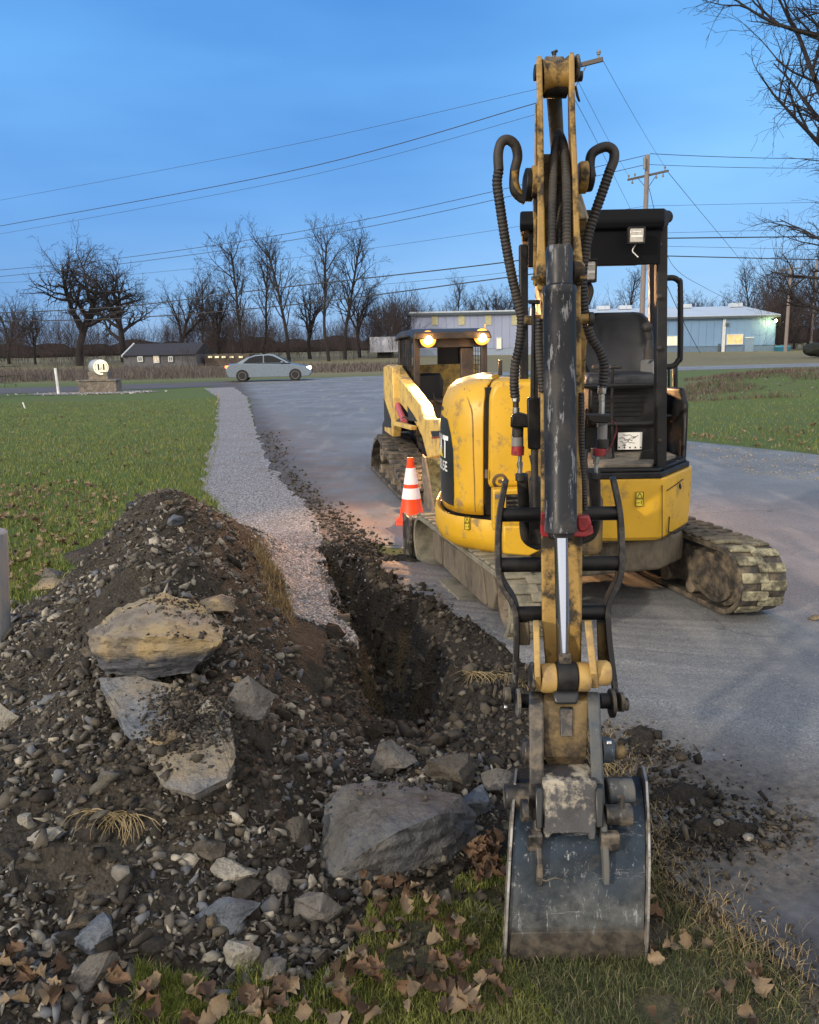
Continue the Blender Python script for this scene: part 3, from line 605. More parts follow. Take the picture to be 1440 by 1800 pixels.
m.loft([[(x0+(y-CF)*.17, y, z) for y, z in pr], [(x1+(y-CF)*.17, y, z) for y, z in pr]]); cn_ = m.build('canopy', M['matte'], EX, bevel=.012, seg=2)
m = MB(); m.loft([[(x1+(y-CF)*.17+a, y+d, z) for a, d, z in ((-.005, 0, 2.20), (.035, .02, 2.235), (.055, .04, 2.30), (-.005, 0, 2.325))] for y in (CF+.03, CBk-.05)]); m.build('gutter', M['black'], cn_, bevel=.008)
m = MB(); m.lathe((x1+.05, CF+.10, 2.285), (.3, -1, 0), [(.03, -.05), (.034, 0), (.02, .02)], 14); m.build('gutter_cap', M['black'], cn_)
m = MB(); zv0, zv1 = P(1100, 466, CF+.02).z, 2.25; m.box(((x0+x1)/2+.02, CF+.02, (zv0+zv1)/2), (x1-x0-.06, .02, zv1-zv0)); m.build('underside_shade', M['matte'], cn_, bevel=.005)  # dark panel standing in for the unlit underside of the canopy
def worklight(u, v, y, wpx, hpx, par, tilt=0):
    s_ = y/1440.0; c = P(u, v, y); w_, h_ = wpx*s_, hpx*s_; m = MB()
    m.loft([[c+Vector((x*w_*k, d, z*h_*k)) for x, z in ((-.5, -.5), (.5, -.5), (.5, .5), (-.5, .5))] for d, k in ((.05, .6), (.02, 1), (-.012, 1), (-.012, .84), (-.004, .82))]); o = m.build('work_light', M['black'], par, bevel=.004)
    m = MB(); m.box(c+Vector((0, -.006, 0)), (w_*.80, .008, h_*.80)); m.build('light_lens', M['lens'], o, bevel=.004); 
    m = MB(); m.box(c+Vector((0, -.0095, -.004)), (w_*.66, .003, h_*.10)); m.box(c+Vector((0, -.0095, .02)), (w_*.5, .003, h_*.05)); m.build('lens_rib', M['white'], o); return o
worklight(1119, 414, CF-.075, 29, 28, EX); worklight(1038, 476, 2.78, 20, 38, EX)
px_tube('lamp_cable', [(1119, 428), (1112, 440), (1117, 447), (1122, 452)], CF-.05, .003, M['white'], n=6)
px_tube('lamp_bracket', [(1034, 495), (1040, 512), (1033, 535)], 2.8, .008, M['black'], n=8)
px_tube('grab_handle', [(1170, 489), (1184, 488.5), (1193, 494), (1196, 506), (1196, 620), (1193, 633), (1184, 643), (1170, 645)], 4.86, .0165, M['black'])
m = MB(); m.prism([(1.73, 5.15, top+.03), (1.73, 5.85, top+.03), (1.73, 5.85, 1.30), (1.73, 5.25, 1.32), (1.73, 5.15, 1.22)], (.035, 0, 0)); m.prism([(1.50, 5.80, top+.03), (1.765, 5.78, top+.03), (1.765, 5.78, 1.30), (1.50, 5.8, 1.32)], (0, .05, 0)); m.build('side_cover', M['black'], EX, bevel=.02, seg=3)
# ---- engine cowl on the left: lofted along a rounded plan
cpl = smoothpath([(.30, 5.95, 0), (.245, 5.6, 0), (.215, 5.25, 0), (.225, 5.02, 0), (.275, 4.86, 0), (.35, 4.775, 0), (.437, 4.735, 0)], 8)
cin = Vector((.8, 5.6, 0))
def cnorm(i):
    t = (cpl[min(i+1, len(cpl)-1)]-cpl[max(i-1, 0)]).normalized(); n = Vector((t.y, -t.x, 0)); return -n if n.dot(cin-cpl[i]) > 0 else n
cprof = [(0.0, .625), (.006, .70), (.008, .9), (.004, 1.1), (0, 1.2), (-.015, 1.28), (-.045, 1.345), (-.09, 1.385), (-.18, 1.41), (-.32, 1.425)]
m = MB(); m.loft([[cpl[i]+cnorm(i)*d+Vector((0, 0, z)) for d, z in cprof] for i in range(len(cpl))], closed=False)
cowl = m.build('engine_cowl', M['yellow'], EX, smooth=60); md = cowl.modifiers.new('thick', 'SOLIDIFY'); md.thickness = .012; md.offset = -1
arc = [0]
for a_, b_ in zip(cpl[:-1], cpl[1:]): arc.append(arc[-1]+(b_-a_).length)
def cs(t, z, off):                      # point on the cowl at arc length t, height z
    t = min(max(t, 0), arc[-1]-1e-4); i = max(j for j in range(len(arc)-1) if arc[j] <= t); f = (t-arc[i])/(arc[i+1]-arc[i])
    p = cpl[i].lerp(cpl[i+1], f); n = cnorm(i).lerp(cnorm(i+1), f).normalized(); d = np.interp(z, [q[1] for q in cprof], [q[0] for q in cprof])
    return p+n*(d+off)+Vector((0, 0, z))
def arc_at(u, z):                       # arc length whose pixel column is u
    best = None
    for k in range(200):
        t = arc[-1]*k/199; p = cs(t, z, 0)-CAM; uu = 720+FPX*p.dot(RX)/p.dot(FW)
        if p.y+0 < 5.2 and (best is None or abs(uu-u) < best[0]): best = (abs(uu-u), t)
    return best[1]
m = MB(); rows = []
for z, u in [(.66, 798), (.72, 798.5), (.80, 798.5), (.90, 798), (1.0, 797), (1.10, 793), (1.17, 788), (1.24, 780)]:
    t1 = arc_at(u, z); t0 = .12; rows.append([cs(t0+(t1-t0)*k/24, z, .003) for k in range(25)])
m.loft(rows, closed=False); m.build('side_decal', M['decal'], cowl, smooth=60)
def wraptext(body, size, tend, z0, mt, name, bold=.012):
    cu = bpy.data.curves.new(name, 'FONT'); cu.body = body; cu.size = size; cu.offset = bold*size; cu.resolution_u = 3; ob = bpy.data.objects.new(name, cu); COL.objects.link(ob)
    dg = bpy.context.evaluated_depsgraph_get(); dg.update(); me0 = bpy.data.meshes.new_from_object(ob.evaluated_get(dg)); COL.objects.unlink(ob); bpy.data.objects.remove(ob)
    bm = bmesh.new(); bm.from_mesh(me0); bmesh.ops.subdivide_edges(bm, edges=[e for e in bm.edges if e.calc_length() > size*.2], cuts=3); w_ = max(v.co.x for v in bm.verts)
    off = worldloc(cowl)
    for v in bm.verts: v.co = cs(tend-(w_-v.co.x), z0+v.co.y, .006)-off
    me = bpy.data.meshes.new(name); bm.to_mesh(me); bm.free(); return link(name, me, mt, cowl)
zt = .945; te = arc_at(789, zt+.06)
wraptext('CAT', .185, te, zt, M['white'], 'lettering', .03); wraptext('303.5E', .085, arc_at(787.5, .88), .862, M['white'], 'lettering', .02)
te_a = te-.155; m = MB(); mmq = [cs(te_a-.062, zt-.004, .0085), cs(te_a+.062, zt-.004, .0085), cs(te_a+.03, zt+.035, .0085), cs(te_a, zt+.06, .0085), cs(te_a-.03, zt+.035, .0085)]; m.add(mmq, [(0, 1, 2, 3, 4)]); m.build('decal_triangle', M['yeldec'], cowl)
# crease line of the cowl and seam
m = MB(); q = [cs(arc_at(u, z), z, .002) for u, z in [(817, 1.36), (826, 1.28), (830, 1.2), (833, 1.0), (834.5, .8), (834.5, .64)]]; m.tube(smoothpath(q, 4), .0035, 6); m.build('cowl_crease', M['yellow_old'], cowl)
m = MB(); m.box((.62, 5.2, 1.0), (.34, .95, .74)); m.build('engine_bay', M['black'], EX)
m = MB(); fr = rnd([Vector((.462, 0, .795)), Vector((.80, 0, .795)), Vector((.80, 0, 1.405)), Vector((.50, 0, 1.405)), Vector((.470, 0, 1.33))], .035, 4)
m.loft([[Vector((p.x+(.63-p.x)*k, 4.66+d, p.z+(1.1-p.z)*k)) for p in fr] for d, k in ((.0, .10), (.004, .05), (.02, .0), (.7, .0))]); fh = m.build('front_hood', M['yellow'], EX, smooth=50)
m = MB(); m.lathe(P(879, 846, 4.66), (0, -1, 0), [(.045, -.01), (.045, .002), (.03, .006), (.028, -.004), (.012, -.004), (.011, .004), (.002, .005)], 24); m.build('hood_latch', M['bronze'], fh)
m = MB(); m.box(P(855, 833, 4.655), (.016, .004, .05)); m.build('paint_chip', M['mudsteel'], fh)
# lower counterweight ring
cwp = [(-.02, .60), (.022, .615), (.03, .60), (.032, .50), (.01, .44), (-.06, .395), (-.2, .38)]
cpl2 = smoothpath([(.30, 5.95, 0), (.235, 5.6, 0), (.20, 5.25, 0), (.21, 5.02, 0), (.265, 4.85, 0), (.36, 4.745, 0), (.47, 4.66, 0), (.575, 4.60, 0)], 6)
def n2(i):
    t = (cpl2[min(i+1, len(cpl2)-1)]-cpl2[max(i-1, 0)]).normalized(); n = Vector((t.y, -t.x, 0)); return -n if n.dot(cin-cpl2[i]) > 0 else n
m = MB(); m.loft([[cpl2[i]+n2(i)*d+Vector((0, 0, z)) for d, z in cwp] for i in range(len(cpl2))], closed=False)
cwt = m.build('counterweight', M['yellow'], EX, smooth=40); md = cwt.modifiers.new('thick', 'SOLIDIFY'); md.thickness = .03; md.offset = -1
m = MB(); m.prism([(.20, 5.2, .50), (.3, 4.9, .50), (.55, 4.70, .50), (.9, 4.75, .50), (.9, 5.8, .50), (.4, 5.8, .5)], (0, 0, .13)); m.build('house_deck', M['black'], EX)
m = MB(); m.box(P(900, 893, 4.60), (.23, .10, .235)); bx = m.build('vent_box', M['yellow'], EX, bevel=.012, seg=3)
m = MB(); m.box(P(906, 884, 4.547), (.105, .01, .10)); m.build('vent_recess', M['black'], bx)
m = MB()
for k in range(4): m.box(P(906, 872+k*8, 4.541), (.095, .008, .007), Matrix.Rotation(R(30), 3, 'X'))
m.build('vent_slats', M['steel'], bx)
m = MB(); m.box(P(877, 873, 4.547), (.045, .003, .026)); m.build('rating_plate', M['fit'], bx)
def warn(u, v, y, w_, h_, par, nrm=None):
    c = P(u, v, y); m = MB(); m.box(c, (w_, .003, h_)); o = m.build('warning_sticker', M['yeldec'], par); m = MB(); k = Vector((0, -.0025, 0))
    for a_, b_ in (((-.36, .06), (.36, .06)), ((.36, .06), (0, .42)), ((0, .42), (-.36, .06)), ((-.48, -.48), (.48, -.48)), ((-.48, .48), (.48, .48)), ((-.48, 0), (.48, 0)), ((-.48, -.48), (-.48, .48)), ((.48, -.48), (.48, .48)), ((.25, -.38), (.25, -.12)), ((-.3, -.25), (0, -.25))):
        m.bar(c+k+Vector((a_[0]*w_, 0, a_[1]*h_)), c+k+Vector((b_[0]*w_, 0, b_[1]*h_)), w_*.07, .002, up=(0, 1, 0))
    m.build('warning_symbol', M['decal'], o); return o
warn(1124.5, 877, 4.592, .042, .085, cb); warn(821, 920, 4.70, .030, .075, cwt)
# swing bracket and boom
m = MB(); m.loft([[Vector((x, y, z)) for x, z in ((.66, zz0), (1.04, zz0), (1.04, zz1), (.66, zz1))] for y, zz0, zz1 in ((4.75, .50, .92), (4.45, .46, .84), (4.28, .48, .80))]); m.build('swing_bracket', M['bronze'], EX, bevel=.03, seg=3)
m = MB(); m.loft([[Vector((cx_+dx*w_/2, y+dy, z+dz)) for dx, dy, dz in ((-1, -.09*h, -.07*h), (1, -.09*h, -.07*h), (1, .09*h, .07*h), (-1, .09*h, .07*h))] for cx_, y, z, w_, h in ((.80, 4.42, .72, .20, .6), (.765, 4.15, 1.1, .19, 1), (.69, 3.75, 1.62, .18, 1.5), (.62, 3.38, 1.98, .175, 1.7), (.555, 3.05, 2.10, .165, 1.4), (.49, 2.72, 2.03, .15, .7), (.470, 2.62, 2.0, .14, .45))]); m.build('boom', M['yellow_old'], EX, bevel=.008)
MB().cyl((.86, 4.30, .60), (.74, 3.72, 1.18), .05).build('boom_cylinder', M['black'], EX); MB().cyl((.74, 3.72, 1.18), (.69, 3.5, 1.66), .025).build('boom_rod', M['chrome'], EX)
MB().cyl((.64, 3.65, 2.04), (.54, 3.0, 2.19), .045).build('stick_cylinder', M['black'], EX)
q0, q1 = P(973, 150, 2.56), Vector((.54, 3.0, 2.19)); MB().cyl(q0, q1, .0225).build('stick_rod', M['steel'], EX)
# ---- stick
def pxbeam(name, rows, depth, mt, parent, bevel=.004, **k):
    m = MB(); secs = []
    for v, ul, ur, y in rows:
        a_, b_ = P(ul, v, y), P(ur, v, y); D = Vector((.17*depth, depth, 0)); secs.append([a_, b_, b_+D, a_+D])
    m.loft(secs); return m.build(name, mt, parent, bevel=bevel, **k)
ST = pxbeam('stick', [(480, 951, 1021, 2.46), (700, 950, 1023, 2.42), (950, 951, 1024, 2.37), (1100, 953, 1023, 2.34), (1160, 958, 1022, 2.32), (1235, 962, 1022, 2.30)], .14, M['yellow_old'], EX, .006)
pl1 = pxbeam('stick_plate', [(97, 944, 952, 2.50), (110, 942.5, 953, 2.47), (200, 944, 955, 2.46), (350, 945, 957, 2.45), (430, 944, 959, 2.43), (470, 942, 962, 2.42), (510, 945, 958, 2.42)], .15, M['yellow_old'], ST, .004)
pl2 = pxbeam('stick_plate', [(91, 1002, 1009, 2.50), (104, 1000, 1010, 2.47), (200, 1001, 1011.5, 2.46), (300, 1006, 1016, 2.45), (400, 1008, 1019, 2.43), (450, 1008, 1024, 2.42), (500, 1012, 1026, 2.42)], .15, M['yellow_old'], ST, .004)
pxbeam('stick_web', [(270, 955, 1006, 2.56), (480, 958, 1012, 2.54)], .05, M['bronze'], ST)
pxbeam('tail_plate', [(182, 940.5, 944, 2.60), (500, 937, 944, 2.60)], .08, M['yellow_old'], ST)
def hcyl(name, u0, u1, v, y, r, mt, parent=ST, prof=None, v1=None, bevel=.002, n=24):
    a_, b_ = P(u0, v, y), P(u1, v1 if v1 is not None else v, y); m = MB(); L = (b_-a_).length
    m.lathe(a_, b_-a_, [(rr*r, hh*L) for rr, hh in (prof or ((1, 0), (1, 1)))], n); return m.build(name, mt, parent, bevel=bevel)
hcyl('tail_spool', 952, 1001, 135, 2.54, .048, M['yellow_old'], prof=((1, 0), (.85, .15), (.78, .5), (.85, .85), (1, 1)), v1=130, n=32)
hcyl('rod_eye', 957, 997, 150, 2.555, .034, M['black'])
pxbeam('grease_block', [(98, 958, 992, 2.53), (109, 957, 992, 2.53)], .05, M['steel'], ST); px_tube('grease_fitting', [(974, 98), (975, 92)], 2.55, .006, M['black'], ST, 8); px_tube('grease_fitting', [(970, 93), (980, 89)], 2.55, .004, M['black'], ST, 8)
hcyl('pin_washer', 1010, 1018, 120, 2.53, .036, M['steel'], prof=((.9, 0), (1, .3), (1, .7), (.7, 1)), bevel=.002); hcyl('pin_head', 1012, 1024, 134, 2.54, .014, M['black']); hcyl('pin_head', 939, 944, 128, 2.54, .022, M['black'])
pxbeam('lock_bar', [(150, 1010, 1014, 2.5), (168, 1013, 1018, 2.5), (178, 1017, 1021, 2.5)], .01, M['black'], ST)
hcyl('pivot_boss', 1016, 1031, 312, 2.60, .046, M['yellow_old'], prof=((.9, 0), (1, .3), (1, 1))); hcyl('pivot_cap', 1031, 1044, 313, 2.60, .040, M['black'], prof=((.8, 0), (1, .2), (.95, .8), (.6, 1)))
hcyl('pivot_cap', 920, 936, 325, 2.62, .048, M['black'], prof=((.6, 0), (1, .2), (1, 1))); hcyl('pivot_boss', 934, 944, 320, 2.6, .046, M['yellow_old'])
hcyl('cross_stub', 922, 952, 563, 2.50, .0145, M['yellow_old'], v1=562); hcyl('cross_stub', 1018, 1039, 561, 2.48, .0145, M['yellow_old'], v1=560); hcyl('hose_clamp', 1034, 1043, 561, 2.48, .021, M['rubber'])
hcyl('clevis_boss', 943, 962, 478, 2.42, .030, M['yellow_old'], prof=((.6, 0), (1, .3), (1, 1))); hcyl('clevis_boss', 1006, 1027, 476, 2.42, .030, M['yellow_old'], prof=((1, 0), (1, .7), (.6, 1)))
px_tube('pin_bolt', [(942, 492), (942, 486)], 2.40, .013, M['yellow_old'], ST); px_tube('pin_bolt', [(1024, 490), (1024, 484)], 2.40, .013, M['yellow_old'], ST)
# bucket cylinder
A0, A1 = P(983.5, 508, 2.355), P(986, 936, 2.285); ax = (A1-A0); L = ax.length
m = MB(); m.lathe(A0, ax, [(.034, -.115), (.038, -.10), (.036, -.012), (.046, -.006), (.048, .008), (.0455, .016), (.0455, L-.02), (.046, L-.018), (.046, L-.002), (.040, L), (.034, L+.012)], 48); BC = m.build('bucket_cylinder', M['barrel'], ST, smooth=40)
A2 = P(991, 1168, 2.215); MB().lathe(A1, A2-A1, [(.0195, 0), (.0195, (A2-A1).length)], 40).build('cylinder_rod', M['chrome'], BC)
m = MB(); m.bar(P(993, 1150, 2.195), P(993.5, 1166, 2.195), .034, .01, up=(0, 1, 0)); m.build('rod_wiper', M['steel'], BC)
pxbeam('red_wrap', [(902, 951, 958, 2.33), (925, 950, 1042, 2.345), (938, 950, 1044, 2.34), (944, 954, 1030, 2.34)], .02, M['red'], ST, .003); pxbeam('red_wrap', [(907, 1016, 1036, 2.335), (922, 1014, 1041, 2.335), (935, 1018, 1030, 2.335)], .03, M['red'], ST, .006)
# linkage under the cylinder
hcyl('rod_end', 977, 1012, 1189, 2.20, .0435, M['black'], prof=((.96, 0), (1, .06), (1, .94), (.96, 1)), n=40)
hcyl('link_boss', 950, 976, 1192, 2.205, .042, M['cream'], prof=((.9, 0), (1, .2), (1, 1)), n=36); hcyl('link_boss', 1013, 1036, 1190, 2.205, .042, M['cream'], prof=((1, 0), (1, .8), (.9, 1)), n=36)
hcyl('link_boss', 1046, 1072, 1183, 2.21, .036, M['cream'], prof=((.9, 0), (1, .2), (1, .8), (.85, 1)), n=30); hcyl('pin_washer', 930, 938, 1190, 2.21, .043, M['steel'], prof=((.7, 0), (1, .4), (1, 1)), n=30)
def yzplate(name, u, wpx, poly, mt, parent=ST, bevel=.003, yref=2.2, lean=0):
    """plate seen edge-on: poly in (y, v) pairs, wpx wide at u"""
    m = MB(); q = []; q2 = []
    for y, v in poly:
        uu = u+lean*(v-poly[0][1]); a_ = P(uu-wpx/2, v, y); b_ = P(uu+wpx/2, v, y); q.append(a_); q2.append(b_)
    n = len(q); m.add(q+q2, [tuple(range(n)), tuple(range(2*n-1, n-1, -1))]+[(i, (i+1) % n, (i+1) % n+n, i+n) for i in range(n)]); return m.build(name, mt, parent, bevel=bevel)
yzplate('side_link', 942.5, 11, [(2.26, 1092), (2.21, 1110), (2.17, 1150), (2.16, 1190), (2.19, 1212), (2.28, 1205), (2.36, 1150), (2.38, 1110), (2.33, 1090)], M['cream'], lean=.03)
yzplate('side_link', 1034, 13, [(2.26, 1093), (2.21, 1110), (2.17, 1150), (2.16, 1185), (2.19, 1210), (2.28, 1205), (2.36, 1150), (2.38, 1110), (2.33, 1090)], M['cream'], lean=.11)
hcyl('link_washer', 938, 1050, 1190, 2.21, .02, M['steel'])
# bucket links down to the coupler
yzplate('bucket_link', 943, 26, [(2.20, 1216), (2.13, 1240), (2.08, 1290), (2.05, 1345), (2.02, 1395), (2.03, 1440), (2.14, 1440), (2.20, 1380), (2.26, 1290), (2.29, 1216)], M['steel'], bevel=.006)
yzplate('bucket_link', 1043, 22, [(2.20, 1216), (2.13, 1240), (2.08, 1290), (2.05, 1345), (2.02, 1395), (2.03, 1440), (2.14, 1440), (2.20, 1380), (2.26, 1290), (2.29, 1216)], M['blue_steel'], bevel=.006, lean=.05)
m = MB(); 
bp = pxbeam('stick_end', [(1212, 955, 1034, 2.24), (1222, 955, 1034, 2.19), (1232, 955, 1034, 2.16), (1290, 955, 1033, 2.10), (1330, 957, 1031, 2.09), (1345, 962, 1026, 2.11)], .14, M['bronze'], ST, .012)
pxbeam('casting_recess', [(1218, 971, 1019, 2.155), (1240, 973, 1017, 2.135)], .05, M['decal'], bp, .01); pxbeam('casting_rib', [(1246, 984, 1008, 2.135), (1296, 985, 1007, 2.087)], .03, M['steel'], bp, .004)
hcyl('coupler_pin', 917, 931, 1320, 2.13, .034, M['steel'], prof=((.75, 0), (1, .3), (1, 1))); hcyl('coupler_boss', 1056, 1078, 1318, 2.13, .036, M['blue_steel'], prof=((1, 0), (1, .7), (.85, 1))); hcyl('pin_head', 1080, 1100, 1322, 2.13, .020, M['bronze'], prof=((1, 0), (1, .8), (.7, 1)))
hcyl('hex_bolt', 1066, 1075, 1306, 2.08, .008, M['fit'], n=6)
pxbeam('gap_shade', [(1340, 962, 1028, 2.13), (1375, 966, 1030, 2.12)], .05, M['decal'], ST, .004)  # black block painting the shade in the gap below the stick end
for u in (981, 1010): pxbeam('grease_fitting', [(1352, u-2, u+2, 2.10), (1364, u-3, u+3, 2.10)], .02, M['steel'], ST, .001)
pxbeam('pin_glint', [(1356, 995, 998, 2.10), (1371, 994, 999, 2.10)], .02, M['chrome'], ST, .001)
# quick coupler
cpf = [(955, 1372), (1050, 1372), (1053, 1400), (1048, 1478), (1036, 1478), (1034, 1467), (970, 1466), (967, 1474), (956, 1474), (955, 1400)]
m = MB(); m.prism([P(u, v, 2.02-.0006*(v-1372)) for u, v in cpf], (0, .12, 0)); cp_ = m.build('quick_coupler', mat('scraped coupler steel', (.07, .07, .075), .45, .5, var=.3, scale=9, dirt=(.34, .31, .25), damt=.42, dscale=11, dedge=.05, bump=.3), ST, bevel=.005)
for u0, u1, v0, v1 in ((942, 954, 1386, 1458), (1048, 1061, 1386, 1456)): pxbeam('coupler_slot', [(v0, u0, u1, 2.005), (v0+8, u0-1, u1+1, 1.995), (v1, u0, u1, 1.96)], .05, M['decal'], cp_, .004)
# ---- bucket
x0b, x1b = .262, .640; xl0, xl1 = .236, .600
prof = [(2.34, .22), (2.27, .30), (2.19, .345), (2.10, .355), (2.02, .325), (1.96, .26), (1.928, .19), (1.905, .12), (1.893, .05), (1.897, .0), (1.93, -.045), (2.0, -.06)]
def bx_(z, y=1.93): t = (z+.06)/.46; k = (y-1.93)*.19; return .250*t+xl0*(1-t)+.004+k, .612*t+xl1*(1-t)-.004+k
m = MB(); secs = []
for i, (y, z) in enumerate(prof):
    a_, b_ = bx_(z, y); y0, z0 = prof[max(i-1, 0)]; y1, z1 = prof[min(i+1, len(prof)-1)]; n_x = Vector((0, -(z1-z0), (y1-y0))).normalized(); n_x = -n_x if n_x.y > 0 else n_x
    secs.append([Vector((a_, y, z)), Vector((b_, y, z)), Vector((b_, y, z))-n_x*.014, Vector((a_, y, z))-n_x*.014])
m.loft(secs); BK = m.build('bucket', M['bucket'], EX, smooth=60)
for sd_ in (0, 1):
    m = MB(); q = []
    pf_ = [(2.35, .26), (2.28, .34), (2.20, .385), (2.11, .39)]+[(y-.006, z) for y, z in prof[4:11]]+[(2.1, -.07), (2.34, -.05), (2.46, .05), (2.48, .15)]
    for y, z in pf_:
        a_, b_ = bx_(z, y); q.append(Vector(((a_-.002) if sd_ == 0 else (b_+.002), y, z)))
    dx = -.013 if sd_ == 0 else .013; m.prism(q, (dx, 0, 0)); m.build('side_plate', M['steel'], BK, bevel=.003)
    m = MB()
    for (y, z), (y2, z2) in zip(pf_[2:10], pf_[3:11]):
        a_, b_ = bx_(z, y); a2, b2 = bx_(z2, y2); xx, x2 = ((a_-.008), (a2-.008)) if sd_ == 0 else ((b_+.008), (b2+.008)); m.bar((xx, y-.003, z), (x2, y2-.003, z2), .011, .006, up=(1, 0, 0))
    m.build('worn_edge', M['edge_steel'], BK)
m = MB(); m.prism([Vector((bx_(z)[0]-.003, y-.008, z)) for y, z in ((1.905, .085), (1.893, .04), (1.897, -.01), (1.93, -.05), (1.94, -.035), (1.91, 0), (1.906, .04), (1.915, .085))], (bx_(.05)[1]-bx_(.05)[0]+.006, 0, 0)); m.build('wear_strip', M['bucket'], BK, bevel=.003)
for u0, u1, ub in ((941, 950, 949), (1060, 1066, 1066)):
    m = MB(); a_ = []; yy = [(2.16, .37), (2.05, .38), (1.975, .34), (1.93, .26), (1.915, .205), (1.94, .20), (2.05, .33)]
    xa, xb = P((u0+u1)/2, 1400, 2.0).x, P(ub, 1530, 1.93).x
    for y, z in yy: t = (z-.2)/.29; a_.append(Vector((xb+(xa-xb)*t-.008, y, z)))
    m.prism(a_, (.016, 0, 0)); m.build('hinge_ear', M['steel'] if ub < 1000 else M['blue_steel'], BK, bevel=.004)
hcyl('hinge_tube', 887, 938, 1400, 2.10, .035, M['steel'], BK, bevel=.004); hcyl('hinge_tube', 1066, 1112, 1392, 2.10, .038, M['blue_steel'], BK, bevel=.004)
hcyl('hinge_pin', 916, 928, 1425, 2.0, .030, M['steel'], BK); hcyl('hinge_pin', 1064, 1110, 1432, 2.0, .026, M['steel'], BK, prof=((1.0, 0), (1, .5), (1.12, .52), (1.12, .98), (1, 1))); px_tube('pin_clip', [(1086, 1402), (1092, 1399), (1095, 1406), (1094, 1420)], 1.965, .006, M['rubber'], BK, 8)
for s_x, uu in ((0, 940), (1, 1072)):
    m = MB(); m.box(P(uu, 1478, 1.965), (.05 if s_x else .04, .03, .05)); m.build('wear_pad', M['steel'], BK, bevel=.006)
m = MB(); rd = random.Random(8)
q = [P(945+k*15, 1545+rd.uniform(-3, 4), 1.905) for k in range(9)]; m.tube([p_ for p_ in q[:4]], .0022, 6); m.build('weld_bead', M['steel'], BK)
for k in range(4):
    xx = .33+.095*k; m = MB(); m.prism([Vector((xx, y, z)) for y, z in ((2.40, -.06), (2.40, .0), (2.5, -.02), (2.55, -.06))], (.04, 0, 0)); m.build('tooth', M['steel'], BK, bevel=.004)
m = MB(); m.box((.47, 2.25, -.055), (.34, .32, .014)); m.build('bucket_floor', M['steel'], BK)
# ---- thumb: two curved side rails with three cross tubes
TH = bpy.data.objects.new('thumb', None); COL.objects.link(TH); TH.parent = EX
lp = [(888, 848), (883, 875), (878, 905), (875, 950), (876, 1000), (882, 1030), (900, 1060), (907, 1085), (908, 1120), (906, 1180), (904, 1215), (905, 1245)]
rp = [(1079, 843), (1086, 875), (1091, 905), (1094, 950), (1093, 1000), (1086, 1030), (1072, 1060), (1069, 1085), (1072, 1130), (1078, 1180), (1083, 1220), (1085, 1252)]
for pth in (lp, rp):
    q = smoothpath([P(u, v, 2.60-.20*(v-845)/410) for u, v in pth], 4); MB().strap(q, .0195, .075).build('thumb_rail', M['rail'], TH, bevel=.003)
for v, ua, ub, r in ((905, 882, 1088, .023), (993, 879, 1090, .024), (1079, 905, 1072, .024)):
    y = 2.63-.20*(v-845)/410; hcyl('cross_tube', ua, ub, v, y, r, M['black'], TH, v1=v-3)
pxbeam('thumb_plate', [(1095, 912, 930, 2.50), (1135, 912, 932, 2.50)], .05, M['frame_mud'], TH); pxbeam('thumb_plate', [(1095, 1050, 1068, 2.50), (1170, 1052, 1073, 2.50)], .04, M['bronze'], TH)
for ua, ub, v, r, mt in ((886, 898, 1222, .026, M['steel']), (898, 903, 1225, .02, M['black']), (908, 914, 1235, .043, M['edge_steel']), (914, 936, 1232, .022, M['black']), (1054, 1072, 1232, .024, M['black']), (1072, 1079, 1236, .045, M['steel']), (1089, 1096, 1234, .03, M['steel']), (1096, 1104, 1238, .02, M['steel'])):
    hcyl('thumb_pivot', ua, ub, v, 2.38, r, mt, TH)
hcyl('thumb_nut', 886, 892, 1243, 2.37, .009, M['fit'], TH, n=6)
# ---- hoses
def hose(name, pts, ys, r, rib=True, mt=None, pitch=.011):
    q = [P(u, v, y) for (u, v), y in zip(pts, ys)]
    m = ribbed(q, r, pitch) if rib else MB().tube(smoothpath(q, 8), r, 12)
    return m.build(name, mt or M['rubber'], EX, smooth=60 if not rib else 25)
def li(a, b, n): return [a+(b-a)*k/(n-1) for k in range(n)]
p_ = [(877, 300), (874, 322), (879, 360), (888, 420), (899, 480), (910, 530), (917, 562), (913, 610), (906, 640), (904, 672), (906, 700)]; hose('ribbed_hose', p_, li(2.62, 2.66, 11), .0150)
hose('hose', [(924, 352), (911, 343), (904, 330), (905, 300), (910, 276), (906, 256), (894, 246), (882, 250), (876, 270), (877, 300)], li(2.66, 2.62, 10), .0150, False)
p_ = [(1072, 300), (1060, 335), (1046, 375), (1034, 415), (1026, 460), (1024, 500), (1027, 545), (1038, 590), (1055, 618), (1062, 645), (1059, 682)]; hose('ribbed_hose', p_, li(2.62, 2.66, 11), .0150)
hose('hose', [(1040, 312), (1037, 292), (1040, 272), (1052, 262), (1068, 258), (1079, 266), (1079, 282), (1072, 300)], li(2.64, 2.62, 8), .0150, False)
hose('hose', [(905, 300), (909, 330), (922, 350)], li(2.63, 2.66, 3), .010, False, M['yellow_old'])
hose('ribbed_hose', [(985, 236), (976, 262), (972, 320), (970, 438)], [2.66, 2.56, 2.47, 2.42], .0115, pitch=.010); hose('ribbed_hose', [(982, 232), (992, 262), (996, 320), (996, 438)], [2.68, 2.55, 2.46, 2.42], .0125, pitch=.010)
hose('ribbed_hose', [(984, 300), (984, 360), (983, 442)], [2.6, 2.52, 2.44], .010, pitch=.010)
hose('ribbed_hose', [(1022, 690), (1023, 780), (1026, 840), (1029, 900)], [2.40]*4, .0085, pitch=.009); hose('ribbed_hose', [(948, 560), (948, 620), (954, 690)], [2.42]*3, .011, pitch=.010)
